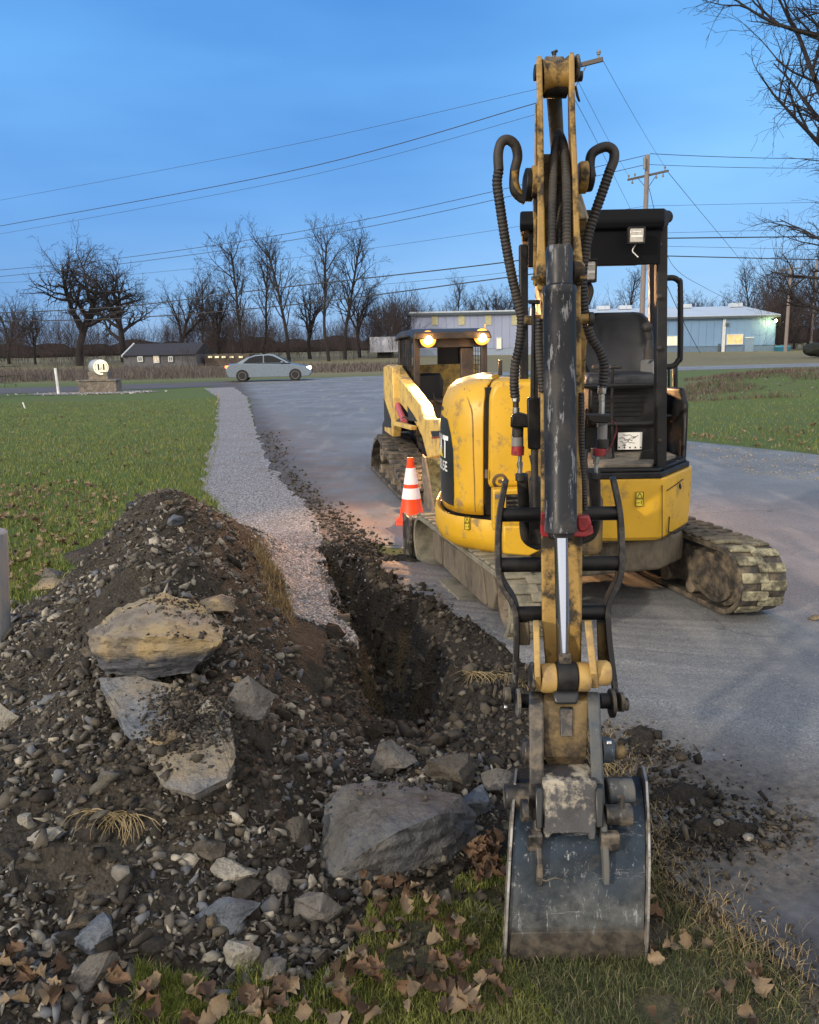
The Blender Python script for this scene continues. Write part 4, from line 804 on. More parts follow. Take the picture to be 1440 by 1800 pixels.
hose('hose', [(918, 835), (920, 870), (922, 910), (926, 945), (945, 958)], [2.70, 2.72, 2.75, 2.8, 2.9], .0195, False); hose('hose', [(1045, 828), (1046, 870), (1046, 915), (1038, 940), (1015, 950)], [2.70, 2.72, 2.75, 2.8, 2.9], .0195, False)
hose('hose', [(935, 800), (940, 830), (938, 870), (942, 905)], [2.8]*4, .010, False); hose('hose', [(1032, 790), (1030, 815), (1036, 840), (1042, 850)], [2.75]*4, .006, False); hose('hose', [(942, 560), (939, 700), (941, 900)], [2.62]*3, .012, False)
hose('red_cord', [(1076, 740), (1084, 752), (1078, 775), (1068, 795)], [2.66]*4, .0025, False, M['red'])
def vstack(name, u, rows, y, parent=EX):
    for i, (v0, v1, r, mt) in enumerate(rows):
        a_, b_ = P(u+(0 if i % 2 else .6), v0, y), P(u, v1, y); MB().cyl(a_, b_, r, n=16 if i % 2 else 6 if mt == 'fit' and r > .012 else 18).build(name, M[mt], parent, bevel=.0015)
vstack('hose_coupling', 907, [(694, 706, .0135, 'fit'), (706, 716, .010, 'rubber'), (716, 728, .011, 'fit')], 2.66); vstack('hose_coupling', 1058, [(678, 692, .0145, 'fit'), (692, 705, .010, 'fit'), (705, 730, .009, 'fit')], 2.66)
vstack('quick_coupling', 910, [(750, 768, .0185, 'rubber'), (768, 784, .0195, 'greyp'), (784, 800, .021, 'red')], 2.66); vstack('quick_coupling', 1059, [(746, 772, .0155, 'greyp'), (772, 788, .020, 'rubber')], 2.66); vstack('quick_coupling', 1054, [(788, 801, .022, 'red')], 2.66)
vstack('hose_coupling', 914, [(800, 812, .007, 'fit'), (812, 822, .010, 'fit'), (822, 832, .008, 'fit'), (832, 845, .015, 'rubber')], 2.68); vstack('hose_coupling', 1048, [(801, 815, .010, 'fit'), (815, 832, .007, 'fit'), (832, 842, .014, 'rubber')], 2.68)
pxbeam('hose_bracket', [(727, 903, 915, 2.62), (733, 898, 935, 2.62), (752, 897, 937, 2.62)], .06, M['black'], EX, .006); pxbeam('hose_bracket', [(729, 1030, 1074, 2.62), (738, 1034, 1072, 2.62), (744, 1045, 1068, 2.62)], .06, M['black'], EX, .004)
pxbeam('shutoff_lever', [(527, 928, 950, 2.44), (534, 929, 950, 2.44)], .02, M['black'], EX, .003); px_tube('lever_rod', [(938, 534), (938, 700)], 2.46, .006, M['black']); vstack('valve_body', 935, [(540, 556, .010, 'fit')], 2.47)
pxbeam('valve_block', [(700, 926, 950, 2.6), (790, 928, 952, 2.6)], .08, M['black'], EX, .006); pxbeam('valve_block', [(845, 930, 950, 2.65), (960, 930, 955, 2.7)], .12, M['rubber'], EX, .01)
hcyl('hose_clamp', 911, 926, 570, 2.66, .022, M['rubber'], EX)
m = MB(); m.prism([P(u, v, 4.2) for u, v in rnd([Vector((u, v, 0)) for u, v in ((885, 925), (925, 925), (932, 955), (950, 968), (940, 980), (885, 972))], 6) and [(885, 925), (925, 925), (930, 950), (950, 968), (930, 978), (885, 974)]], (0, .06, 0)); m.build('swing_arm', M['yellow'], EX, bevel=.01)
# ================================================================ STONES, SOIL, LEAVES, GRASS
def ico(n):
    bm = bmesh.new(); bmesh.ops.create_icosphere(bm, subdivisions=n, radius=1); v = np.array([p.co[:] for p in bm.verts]); f = np.array([[q.index for q in p.verts] for p in bm.faces]); bm.free(); return v, f
ICO = {k: ico(k) for k in (1, 2, 3, 4, 5)}
def rock_arr(seed, sub, dims, planes=9, cut=(.55, .85), nz=.05, strata=0):
    r = np.random.default_rng(seed); v, f = ICO[sub]; v = v.copy()
    for k in range(planes):
        n = r.normal(size=3); n[2] *= .6; n /= np.linalg.norm(n); d = r.uniform(*cut); e = np.maximum(0, v@n-d); v -= e[:, None]*n
    if nz:
        q = v*2.1+seed*3.7; a = fbm(q[:, 0]+q[:, 2]*1.7, q[:, 1]-q[:, 2]*1.3, 5, .6); v += (v/np.maximum(np.linalg.norm(v, axis=1), .2)[:, None])*(a*nz*2)[:, None]
    if sub >= 4:
        q = v*6.3+seed; a = fbm(q[:, 0]+q[:, 2]*2.3, q[:, 1]-q[:, 2]*1.9, 4, .65); v += (v/np.maximum(np.linalg.norm(v, axis=1), .2)[:, None])*(-np.abs(a)*.11+.02)[:, None]
    if strata:
        s = np.sin(v[:, 2]*26+fbm(v[:, 0]*3, v[:, 1]*3, 3)*6); v[:, :2] *= (1+strata*s*(np.abs(v[:, 2]) < .6))[:, None]
    return v*np.array(dims), f
def bm_rock(base, hi, warm=None, strat=False):
    def f(t, b):
        n = NT(t); a = n.noise(5, 6, .65); c_ = n.noise(30, 6, .7); c = n.mix(n.rng(a, .32, .68), base, hi)
        if warm: c = n.mix(n.rng(n.noise(3.2, 5, .65), .42, .60), c, warm)
        c = n.mix(n.rng(c_, .55, .72, 0, .55), c, tuple(x*.45 for x in base)); c = n.mix(n.rng(n.noise(11, 6, .75), .60, .70, 0, .7), c, (.07, .055, .04))
        c = n.mix(n.rng(n.noise(60, 6, .8), .5, .7, 0, .5), c, (.03, .027, .023)); t.links.new(c, b.inputs['Base Color']); b.inputs['Roughness'].default_value = .85; b.inputs['Specular IOR Level'].default_value = .35
        h = n.math('ADD', c_, n.math('MULTIPLY', n.noise(7, 6, .7, (1, 1, 5) if strat else None), 1.4)); n.bump(b, h, 1.0, .02)
    return f
M['rock_grey'] = gmat('grey stone', bm_rock((.085, .08, .075), (.20, .19, .175)))
M['rock_blue'] = gmat('blue grey slate', bm_rock((.065, .08, .105), (.18, .205, .24), None, True))
M['rock_tan'] = gmat('weathered tan stone', bm_rock((.11, .095, .08), (.25, .225, .19), (.40, .31, .19), True))
M['rock_dark'] = gmat('dark soil covered stone', bm_rock((.055, .048, .04), (.13, .115, .095)))
M['clod'] = gmat('soil clod', bm_rock((.030, .025, .020), (.085, .068, .048)))
M['pale'] = gmat('pale split stone', bm_rock((.20, .19, .165), (.38, .355, .30)))
def hitpt(u, v):
    r = ray(u, v); yy = np.arange(1.2, 30, .01); zz = CAMH+r.z/r.y*yy; xx = r.x/r.y*yy; k = np.argmax(zz < H(xx, yy)); return Vector((xx[k], yy[k], zz[k]))
def hullrock(name, label, cat, pts, mt, seed, amp=.012, fr=9, loc=None, cuts=5):
    bm = bmesh.new(); P3 = [Vector(p) for p in pts]; c = sum(P3, Vector())/len(P3)
    for p in P3: bm.verts.new(p-c)
    r_ = bmesh.ops.convex_hull(bm, input=bm.verts); bmesh.ops.delete(bm, geom=[v for v in bm.verts if not v.link_faces], context='VERTS')
    for k in range(4): bmesh.ops.subdivide_edges(bm, edges=[e for e in bm.edges if e.calc_length() > .045/(1+.4*k)], cuts=1, use_grid_fill=True); bmesh.ops.triangulate(bm, faces=bm.faces)
    bm.normal_update(); v = np.array([q.co[:] for q in bm.verts]); nn = np.array([q.normal[:] for q in bm.verts]); s_ = seed*3.1
    a = fbm(v[:, 0]*fr+v[:, 1]*fr*.7+s_, v[:, 2]*fr*1.6-v[:, 1]*fr*.6, 5, .62); b_ = -np.abs(fbm(v[:, 0]*fr*2.2+s_, v[:, 1]*fr*2.2+v[:, 2]*fr*4, 4, .6)); lay = np.sin(v[:, 2]*110+fbm(v[:, 0]*8, v[:, 1]*8, 3)*9)*.0022*(np.abs(nn[:, 2]) < .6)
    v += nn*((a*amp*1.7+b_*amp*2.6+lay*1.6)[:, None])
    for q, co in zip(bm.verts, v): q.co = co
    me = bpy.data.meshes.new(name); bm.to_mesh(me); bm.free(); me.polygons.foreach_set('use_smooth', [True]*len(me.polygons)); me.set_sharp_from_angle(angle=R(26)); return tag(link(name, me, mt, loc=c), label, cat)
def boulder(name, label, cat, u, v, y, wpx, dims, rot, mt, seed, sub=5, planes=16, cut=(.34, .75), nz=.06, strata=0, group=None):
    """wpx: width in pixels; dims: relative (1, depth, height)"""
    hp_ = hitpt(u, v+wpx*.18*dims[2]); y = hp_.y-.10*wpx/FPX*hp_.y; c = P(u, v, y); w = wpx/FPX*(c-CAM).dot(FW)/2; r_ = np.random.default_rng(seed+900)
    p = r_.normal(size=(15, 3)); p /= np.linalg.norm(p, axis=1)[:, None]; p = p*r_.uniform(.9, 1.1, (15, 1))*np.array(dims); M3 = (Matrix.Rotation(R(rot[2]), 3, 'Z') @ Matrix.Rotation(R(rot[1]), 3, 'Y') @ Matrix.Rotation(R(rot[0]), 3, 'X'))
    p = np.array([(M3 @ Vector(q))[:] for q in p]); p[:, 0] -= (p[:, 0].max()+p[:, 0].min())/2; p *= w/abs(p[:, 0]).max()*dims[0]
    return hullrock(name, label, cat, [c+Vector(q) for q in p], mt, seed, .0035+.02*w, 11)
def b_strata(zt):
    def f(t, b):
        n = NT(t); o = n.sep(); zz = n.math('ADD', o[2], n.math('MULTIPLY', n.noise(9, 4), .09)); top = n.rng(zz, zt, zt+.03)
        tan = n.mix(n.rng(n.noise(6, 6, .7), .35, .65), (.15, .125, .095), (.33, .29, .22)); tan = n.mix(n.rng(n.noise(4, 5), .45, .62), tan, (.36, .27, .13)); tan = n.mix(n.rng(n.noise(28, 6, .75), .52, .66, 0, .7), tan, (.10, .08, .06))
        dk = n.mix(n.rng(n.noise(7, 6, .7, (1, 1, 7)), .35, .65), (.018, .022, .032), (.10, .105, .12)); dk = n.mix(n.rng(n.noise(12, 6, .7, (1, 1, 4)), .58, .68, 0, .7), dk, (.22, .19, .14))
        t.links.new(n.mix(top, dk, tan), b.inputs['Base Color']); b.inputs['Roughness'].default_value = .8; n.bump(b, n.math('ADD', n.noise(35, 6, .75), n.noise(14, 5, .7, (1, 1, 6))), .9, .012)
    return f
M['strata'] = gmat('tan crusted slate', b_strata(.03)); M['slabm'] = gmat('blue slab with tan crust', bm_rock((.10, .115, .14), (.28, .29, .30), (.27, .225, .16), True)); M['bigrock'] = gmat('grey boulder stone', bm_rock((.055, .052, .048), (.20, .188, .168), (.11, .118, .13)))
yb = hitpt(262, 1197).y-.08
hullrock('boulder', 'large tan boulder with a dark layered front, highest big stone on the heap', 'boulder', [P(u, v, yb+d_) for u, v, d_ in [(205,1066,.44),(285,1040,.50),(345,1055,.48),(397,1100,.30),(388,1128,.06),(300,1118,-.01),(190,1118,.0),(150,1112,.14),(160,1150,.05),(182,1188,.03),(262,1198,.02),(335,1184,.05),(388,1142,.12),(200,1150,.5),(370,1120,.5)]], M['strata'], 11, .013, 9)
def ys_(v): return np.interp(v, [1180, 1400], [hitpt(240, 1200).y-.06, hitpt(340, 1400).y-.05])
hullrock('slate_slab', 'long blue grey slab with tan crust lying down the heap below the large tan boulder', 'slab', [P(u, v, ys_(v)) for u, v in [(172,1192),(240,1188),(350,1215),(405,1262),(416,1325),(400,1368),(342,1396),(288,1384),(262,1330),(222,1290),(188,1240)]]+[P(u, v, ys_(v))+Vector((.02, .05, -.13)) for u, v in [(185,1200),(350,1225),(405,1300),(395,1350),(340,1380),(300,1370),(250,1310),(205,1260)]], M['slabm'], 23, .010, 9)
yb = hitpt(690, 1545).y-.03
hullrock('boulder', 'biggest grey boulder beside the bucket at the near end of the trench', 'boulder', [P(u, v, yb+d_) for u, v, d_ in [(600,1380,.36),(660,1370,.42),(738,1380,.42),(765,1394,.36),(812,1398,.30),(838,1428,.28),(836,1478,.20),(792,1520,.10),(700,1548,.03),(620,1552,.0),(558,1550,.06),(556,1505,.14),(578,1448,.24),(570,1410,.32),(700,1462,-.02),(770,1432,.06),(640,1498,-.02),(600,1528,-.01),(700,1500,.5)]], M['bigrock'], 46, .012, 8)
boulder('boulder', 'pinkish flat stone just behind the large tan boulder', 'boulder', 372, 1058, 3.5, 80, (1, .8, .4), (10, 12, 20), M['rock_tan'], 12, 4)
boulder('stone', 'small brown rounded stone lying on top of the long slab', 'stone', 292, 1292, 2.56, 66, (1, .8, .5), (10, 0, 10), M['rock_tan'], 15, 4)
boulder('stone', 'pale grey wedge shaped stone right of the long slab top', 'stone', 380, 1250, 2.68, 70, (1, .7, .5), (20, 18, 20), M['pale'], 16, 4)
boulder('boulder', 'upright grey oval stone with a wavy edge right of the long slab', 'boulder', 440, 1240, 2.86, 84, (1, .5, 1.15), (-20, 10, 10), M['rock_grey'], 17, 4, planes=5)
boulder('stone', 'pinkish round stone standing on the upright oval stone', 'stone', 417, 1198, 2.84, 26, (1, .8, 1), (0, 0, 0), M['rock_tan'], 18, 3, planes=4)
boulder('boulder', 'upright grey block behind the biggest grey boulder', 'boulder', 692, 1336, 2.86, 84, (1, .7, .9), (5, 20, 20), M['rock_grey'], 20, 4)
boulder('boulder', 'smooth grey wedge block between the upright block and the bucket', 'boulder', 794, 1356, 2.78, 98, (1, .8, .8), (10, 15, -20), M['rock_dark'], 21, 4, cut=(.4, .7))
boulder('boulder', 'blue grey block at the right end of the biggest boulder', 'boulder', 838, 1412, 2.52, 62, (1, .8, .9), (0, 0, 20), M['rock_blue'], 22, 4)
boulder('stone', 'grey stone half hidden behind the left side of the bucket', 'stone', 876, 1376, 2.56, 60, (1, .8, .9), (0, 15, 0), M['rock_grey'], 24, 4)
boulder('boulder', 'brown weathered boulder below the left corner of the biggest boulder', 'boulder', 560, 1600, 2.0, 88, (1, .8, 1.05), (0, 0, 10), M['rock_grey'], 25, 4)
boulder('slate_slab', 'blue grey slate standing on edge in the foreground rubble', 'slab', 402, 1614, 2.0, 112, (1, .30, .62), (-20, -12, 14), M['rock_blue'], 26, 4, planes=12, cut=(.4, .7))
boulder('stone', 'pale tan flat stone above the standing blue slate', 'stone', 415, 1530, 2.16, 84, (1, .6, .45), (20, 10, 0), M['pale'], 27, 4)
boulder('stone', 'oval grey stone right of the pale tan flat stone', 'stone', 488, 1549, 2.12, 54, (1, .6, .7), (20, 30, 0), M['rock_grey'], 28, 4, planes=5)
boulder('slate_slab', 'purple grey slab lying flat in the lower left rubble', 'slab', 168, 1642, 1.92, 78, (1, .8, .5), (15, -10, 0), M['rock_blue'], 29, 4)
boulder('slate_slab', 'long narrow grey slab pointing down at the lower left leaves', 'slab', 160, 1716, 1.80, 100, (1, .35, .45), (10, -52, 10), M['rock_grey'], 30, 4)
boulder('stone', 'grey wedge stone right of the foreground grass patch', 'stone', 424, 1682, 1.86, 62, (1, .7, .8), (10, 25, 0), M['pale'], 32, 4)
boulder('stone', 'bluish round stone between the grey wedge and the brown boulder', 'stone', 482, 1710, 1.82, 50, (1, .8, .8), (0, 0, 0), M['rock_grey'], 33, 4)
boulder('stone', 'pale grey flat stone at the left edge of the picture halfway down', 'stone', 10, 1262, 2.72, 58, (1, .6, 1.0), (0, -25, 0), M['pale'], 34, 4)
boulder('stone', 'thin pale wedge lying on the left slope', 'stone', 82, 1470, 2.2, 76, (1, .5, .28), (20, -14, 0), M['pale'], 35, 4)
boulder('stone', 'triangular cream stone standing above the thin pale wedge', 'stone', 46, 1445, 2.24, 34, (1, .6, 1.2), (0, 0, 0), M['pale'], 36, 4)
boulder('stone', 'light blue grey stone on the far crest of the heap', 'stone', 307, 917, 4.7, 32, (1, .7, .7), (0, 0, 0), M['rock_blue'], 37, 4)
boulder('boulder', 'pale angular boulder at the left foot of the heap by the lawn', 'boulder', 95, 1010, 5.0, 40, (1, .8, .8), (0, 0, 20), M['rock_grey'], 38, 4)
boulder('slate_slab', 'brown flat slab overhanging at the left foot of the heap', 'slab', 80, 1030, 4.6, 60, (1, .8, .35), (10, -18, 20), M['rock_tan'], 39, 4)
boulder('boulder', 'dark rounded boulder below the fringe of dry grass roots', 'boulder', 365, 1495, 2.30, 66, (1, .8, .75), (0, 0, 0), M['rock_dark'], 40, 4, planes=6)
boulder('boulder', 'dark round boulder left of the biggest grey boulder', 'boulder', 514, 1465, 2.36, 56, (1, .8, .95), (0, 0, 0), M['rock_dark'], 41, 4, planes=6)
# -- helpers to scatter many small pieces as one mesh
def heap_pts(n, poly, seed, yb=0):
    r = np.random.default_rng(seed); poly = np.array(poly); lo, hi = poly.min(0), poly.max(0); o = []; c = 0
    while c < n:
        p = r.uniform(lo, hi, (n*3, 2)); k = inpoly(p[:, 0], p[:, 1], [tuple(q) for q in poly])
        if yb: k &= r.uniform(0, 1, len(p)) < (lo[1]/np.maximum(p[:, 1], .1))**yb
        p = p[k]; o.append(p); c += len(p)
    return np.concatenate(o)[:n]
def rotm(r, n, tilt=1.0):
    a = r.uniform(0, 2*np.pi, n); b_ = r.normal(0, tilt, n); c_ = r.normal(0, tilt, n)
    ca, sa, cb, sb, cc, sc_ = np.cos(a), np.sin(a), np.cos(b_), np.sin(b_), np.cos(c_), np.sin(c_); z = np.zeros(n); o = np.ones(n)
    Rz = np.array([[ca, -sa, z], [sa, ca, z], [z, z, o]]).transpose(2, 0, 1); Rx = np.array([[o, z, z], [z, cb, -sb], [z, sb, cb]]).transpose(2, 0, 1); Ry = np.array([[cc, z, sc_], [z, o, z], [-sc_, z, cc]]).transpose(2, 0, 1)
    return Rz@Rx@Ry
def shard_arr(seed, npt, dims):
    r = np.random.default_rng(seed); p = r.normal(size=(npt, 3)); p /= np.linalg.norm(p, axis=1)[:, None]; p *= r.uniform(.75, 1.15, (npt, 1)); bm = bmesh.new()
    for q in p*np.array(dims): bm.verts.new(q)
    bmesh.ops.convex_hull(bm, input=bm.verts); bmesh.ops.delete(bm, geom=[v for v in bm.verts if not v.link_faces], context='VERTS'); bmesh.ops.triangulate(bm, faces=bm.faces); bm.verts.index_update()
    v = np.array([q.co[:] for q in bm.verts]); f = np.array([[q.index for q in p_.verts] for p_ in bm.faces]); bm.free(); return v, f
def scatter_mesh(name, pts, sizes, seed, mt, sub=1, flat=.6, tilt=.6, sink=.25, protos=8, smooth=False, hf=None):
    r = np.random.default_rng(seed); n = len(pts); pr = [shard_arr(seed*31+k, 9 if sub == 1 else 14, (1, .66 if flat > .45 else .55, flat if flat > .45 else .27)) for k in range(protos)]
    z = (hf or H)(pts[:, 0], pts[:, 1]); Rm = rotm(r, n, tilt); VV = []; FF = []; b0 = 0
    for k in range(protos):
        idx = np.arange(k, n, protos); v, f = pr[k]; st = r.uniform(.6, 1.4, (len(idx), 1, 3)); st[:, :, 2] *= .9
        q = np.einsum('nij,nvj->nvi', Rm[idx], v[None]*st)*sizes[idx][:, None, None]; q[:, :, 0] += pts[idx, 0][:, None]; q[:, :, 1] += pts[idx, 1][:, None]; q[:, :, 2] += (z[idx]+sizes[idx]*flat*(1-2*sink)*.6)[:, None]
        VV.append(q.reshape(-1, 3)); FF.append((f[None]+(np.arange(len(idx))*len(v))[:, None, None]+b0).reshape(-1, 3)); b0 += len(idx)*len(v)
    return link(name, npmesh(name, np.concatenate(VV), np.concatenate(FF), smooth), mt)
def b_rub(cols, island=True):
    def f(t, b):
        g = t.nodes.new('ShaderNodeNewGeometry'); r = t.nodes.new('ShaderNodeValToRGB'); r.color_ramp.interpolation = 'CONSTANT'; e = r.color_ramp.elements
        while len(e) < len(cols): e.new(.5)
        for k, (p, c) in zip(e, cols): k.position = p; k.color = (*c, 1)
        t.links.new(g.outputs['Random Per Island'], r.inputs[0]); n = NT(t); c = n.mix(n.rng(n.noise(40, 5, .7), .4, .7, 0, .5), r.outputs[0], (.06, .05, .04)); t.links.new(c, b.inputs['Base Color']); b.inputs['Roughness'].default_value = .88; b.inputs['Specular IOR Level'].default_value = .3
        n.bump(b, n.noise(60, 5, .7), .5, .006)
    return f
M['rubble'] = gmat('mixed stone chips', b_rub([(0, (.045, .040, .034)), (.26, (.11, .10, .086)), (.50, (.175, .165, .148)), (.68, (.13, .14, .16)), (.78, (.24, .225, .19)), (.90, (.38, .35, .29))]))
M['chips'] = gmat('crushed stone pieces', b_rub([(0, (.20, .195, .20)), (.3, (.34, .33, .335)), (.6, (.46, .45, .46)), (.85, (.30, .26, .22)), (.93, (.62, .60, .60))]))
M['clods'] = gmat('soil crumbs', b_rub([(0, (.018, .016, .014)), (.4, (.048, .042, .034)), (.7, (.092, .080, .062)), (.92, (.14, .128, .108))]))
LEFTP = pxpoly([(-250, 1900), (620, 1760), (600, 1600), (880, 1480), (900, 1340), (640, 1300), (540, 1250), (480, 1090), (400, 960), (330, 940), (150, 1010), (30, 1060), (-250, 1150)])
DARKP = pxpoly([(560, 955), (640, 965), (720, 1010), (800, 1090), (900, 1160), (1000, 1290), (900, 1360), (640, 1330), (560, 1250), (590, 1100)])
p = heap_pts(17000, LEFTP, 1, .8); p = p[vnoise(p[:, 0]*3.2+5, p[:, 1]*3.2)+.5*vnoise(p[:, 0]*9, p[:, 1]*9) > .52]; s = np.random.default_rng(2).lognormal(-4.45, .45, len(p)); tag(scatter_mesh('rubble', p, np.clip(s, .004, .036), 3, M['rubble'], 1, .42, tilt=.8, sink=.2, protos=16), kind='stuff')
p = heap_pts(3000, LEFTP, 55, .8); p = p[vnoise(p[:, 0]*3.2+5, p[:, 1]*3.2) > .3]; s = np.random.default_rng(56).uniform(.012, .036, len(p)); tag(scatter_mesh('stone_shards', p, s, 57, M['rubble'], 2, .46, tilt=.8, sink=.2, protos=16), kind='stuff')
p = heap_pts(7000, LEFTP, 5, .8); s = np.random.default_rng(6).lognormal(-4.9, .5, len(p)); tag(scatter_mesh('soil_crumbs', p, np.clip(s, .003, .035), 7, M['clods'], 1, .8), kind='stuff')
p = heap_pts(4500, DARKP, 15, .3); s = np.random.default_rng(16).lognormal(-4.4, .55, len(p)); tag(scatter_mesh('trench_soil', p, np.clip(s, .004, .06), 17, M['clods'], 2, .8, sink=.4), kind='stuff')
from mathutils.bvhtree import BVHTree
_vs, _fs = [], []
for o in list(COL.objects):
    if o.type == 'MESH' and o.get('category') in ('boulder', 'slab', 'stone'):
        n0 = len(_vs); _vs += [o.location+v.co for v in o.data.vertices]; _fs += [tuple(i+n0 for i in q.vertices) for q in o.data.polygons]
BV = BVHTree.FromPolygons(_vs, _fs)
def Htop(x, y):
    z = H(x, y); 
    for i in range(len(z)):
        h_ = BV.ray_cast(Vector((x[i], y[i], 3)), Vector((0, 0, -1)))[0]
        if h_ is not None: z[i] = max(z[i], h_.z)
    return z
p = np.concatenate([np.random.default_rng(150+i).normal(0, 1, (n_i, 2))*[sx_, sy_]+[hitpt(u, v).x, hitpt(u, v).y] for i, (u, v, n_i, sx_, sy_) in enumerate([(330,1255,1100,.075,.075),(300,1300,500,.05,.06),(380,1300,400,.04,.06),(330,1110,250,.12,.10),(700,1420,160,.14,.08)])]); tag(scatter_mesh('soil_on_slab', p, np.clip(np.random.default_rng(53).lognormal(-5.0, .55, len(p)), .002, .022), 54, M['clods'], 1, .7, sink=.3, hf=Htop), kind='stuff')
p = np.concatenate([np.random.default_rng(50+i).normal(0, 1, (260, 2))*[.20, .09]+[hitpt(u, v).x, hitpt(u, v).y] for i, (u, v) in enumerate([(265,1200),(330,1400),(690,1555),(240,1330),(560,1660),(300,1260)])]); tag(scatter_mesh('banked_soil', p, np.clip(np.random.default_rng(51).lognormal(-4.5, .5, len(p)), .004, .035), 52, M['clods'], 2, .8, sink=.1), kind='stuff')
# crushed stone on the strip beside the road
GP = [tuple(q) for q in gl[:5]]+[tuple(q) for q in gr[:5][::-1]]
p = heap_pts(16000, GP, 21, 1.6); s = np.random.default_rng(22).uniform(.008, .019, len(p)); tag(scatter_mesh('loose_gravel', p, s, 23, M['chips'], 1, .7, sink=.15), kind='stuff')
GE = [(x-.12, y) for x, y in gl[:5]]+[(x+.22, y) for x, y in gr[:5][::-1]]
GEa = [q for q in GE if q[1] > 4.9]; p = heap_pts(1500, GEa, 24, 1.2); s = np.random.default_rng(25).uniform(.006, .016, len(p)); tag(scatter_mesh('strewn_gravel', p, s, 26, M['chips'], 1, .7, sink=.1), kind='stuff')
# individually lying stones, copied from a few shapes
rd = random.Random(12); protos = []
for k in range(10):
    v_, f_ = shard_arr(500+k, 12, (1, .68, .34 if k % 2 else .6)); protos.append((v_, f_))
def lying(name, label, cat, group, pts, sizes, mats, seed, tilt=.5, sink=.25, flat=1.0):
    r = random.Random(seed); base = []
    for v_, f_ in protos:
        for mt in mats:
            me = npmesh(name, v_*np.array([1, 1, flat]), f_, False); me.materials.append(mt); base.append(me)
    z = H(pts[:, 0], pts[:, 1])
    for i in range(len(pts)):
        o = bpy.data.objects.new(name, r.choice(base)); s_ = sizes[i]; o.scale = (s_*r.uniform(.8, 1.3), s_*r.uniform(.8, 1.2), s_*r.uniform(.6, 1.1)); o.rotation_euler = (r.gauss(0, tilt), r.gauss(0, tilt), r.uniform(0, 6.28))
        o.location = (pts[i, 0], pts[i, 1], z[i]+s_*.5*flat*(1-2*sink)); COL.objects.link(o); tag(o, label, cat, group)
RG = np.random.default_rng(40)
p = heap_pts(260, LEFTP, 41, .7); lying('loose_stone', 'fist sized angular stone lying loose in the rubble of the soil heap', 'stone', 'loose stones on the soil heap', p, np.clip(RG.lognormal(-3.5, .38, len(p)), .018, .065), [M['rock_grey'], M['rock_tan'], M['pale'], M['rock_blue'], M['rock_dark'], M['pale']], 42, .6)
FOOTP = pxpoly([(300, 1800), (620, 1720), (640, 1560), (560, 1400), (480, 1250), (420, 1400), (330, 1520), (0, 1560), (-60, 1800)])
p = heap_pts(75, FOOTP, 43, .5); lying('soil_clod', 'rounded dark lump of soil and stone piled at the foot of the heap', 'clod', 'dark lumps at the foot of the heap', p, RG.uniform(.025, .052, len(p)), [M['rock_dark'], M['clod']], 44, .6)
TOPP = pxpoly([(200, 960), (330, 900), (440, 960), (480, 1060), (420, 1100), (200, 1040), (60, 1060), (60, 1010)])
p = heap_pts(40, TOPP, 45, 0); lying('flat_stone', 'flat grey stone scattered over the far upper part of the heap', 'stone', 'flat stones on the upper heap', p, RG.uniform(.03, .07, len(p)), [M['rock_grey'], M['rock_blue'], M['rock_tan']], 46, .4, .3, .6)
p = heap_pts(38, DARKP, 47, 0); lying('trench_clod', 'black clod of soil at the side of the trench', 'clod', 'black clods along the trench', p, RG.uniform(.03, .08, len(p)), [M['clod']], 48, .6, .3)
# soil spilled on the asphalt right of the bucket
def spill(name, px, hgt, seed, n, label=None):
    poly = pxpoly(px); pp = np.array(poly); c = pp.mean(0); r = np.random.default_rng(seed); N = 46; g = []
    xs_ = np.linspace(pp[:, 0].min()-.08, pp[:, 0].max()+.08, N); ys_ = np.linspace(pp[:, 1].min()-.08, pp[:, 1].max()+.08, N); X, Y = np.meshgrid(xs_, ys_)
    d = np.full(X.shape, 9.0)
    for i in range(len(pp)):
        a, b_ = pp[i], pp[(i+1) % len(pp)]; e = b_-a; t = np.clip(((X-a[0])*e[0]+(Y-a[1])*e[1])/(e@e), 0, 1); d = np.minimum(d, np.hypot(X-a[0]-t*e[0], Y-a[1]-t*e[1]))
    ins = inpoly(X.ravel(), Y.ravel(), poly).reshape(X.shape); sd_ = np.where(ins, d, -d)+.26*fbm(X*6+seed, Y*6, 5, .62)-.03
    Z = -.02+.028*sst(-.04, .03, sd_)+hgt*sst(0, .10, sd_)*(.55+.9*np.abs(fbm(X*14, Y*14+seed, 3))+.5*fbm(X*40, Y*40, 2)); VV = np.c_[X.ravel(), Y.ravel(), Z.ravel()]
    i, j = np.meshgrid(np.arange(N-1), np.arange(N-1)); q = (j*N+i).ravel(); FF = np.c_[q, q+1, q+N+1, q+N]; FF = FF[(Z.ravel()[FF] > -.019).any(1)]
    tag(link(name, npmesh(name, VV, FF, True), M['dirt']), kind='stuff')
    p = heap_pts(n, poly, seed+1)+r.normal(0, .05, (n, 2)); s = np.clip(r.lognormal(-4.9, .5, n), .003, .03); zz = scatter_mesh(name+'_crumbs', p, s, seed+2, M['clods'], 1, .8, sink=-.4); tag(zz, kind='stuff')
spill('spilled_soil', [(1075,1285),(1130,1275),(1170,1300),(1195,1325),(1230,1335),(1190,1350),(1100,1350),(1060,1330)], .04, 60, 700)
spill('spilled_soil', [(1110,1385),(1200,1375),(1270,1395),(1275,1420),(1180,1430),(1110,1440)], .04, 63, 800)
spill('spilled_soil', [(1290,1435),(1350,1418),(1390,1440),(1380,1480),(1330,1500),(1270,1500),(1180,1505),(1160,1470),(1200,1440)], .06, 66, 1100)
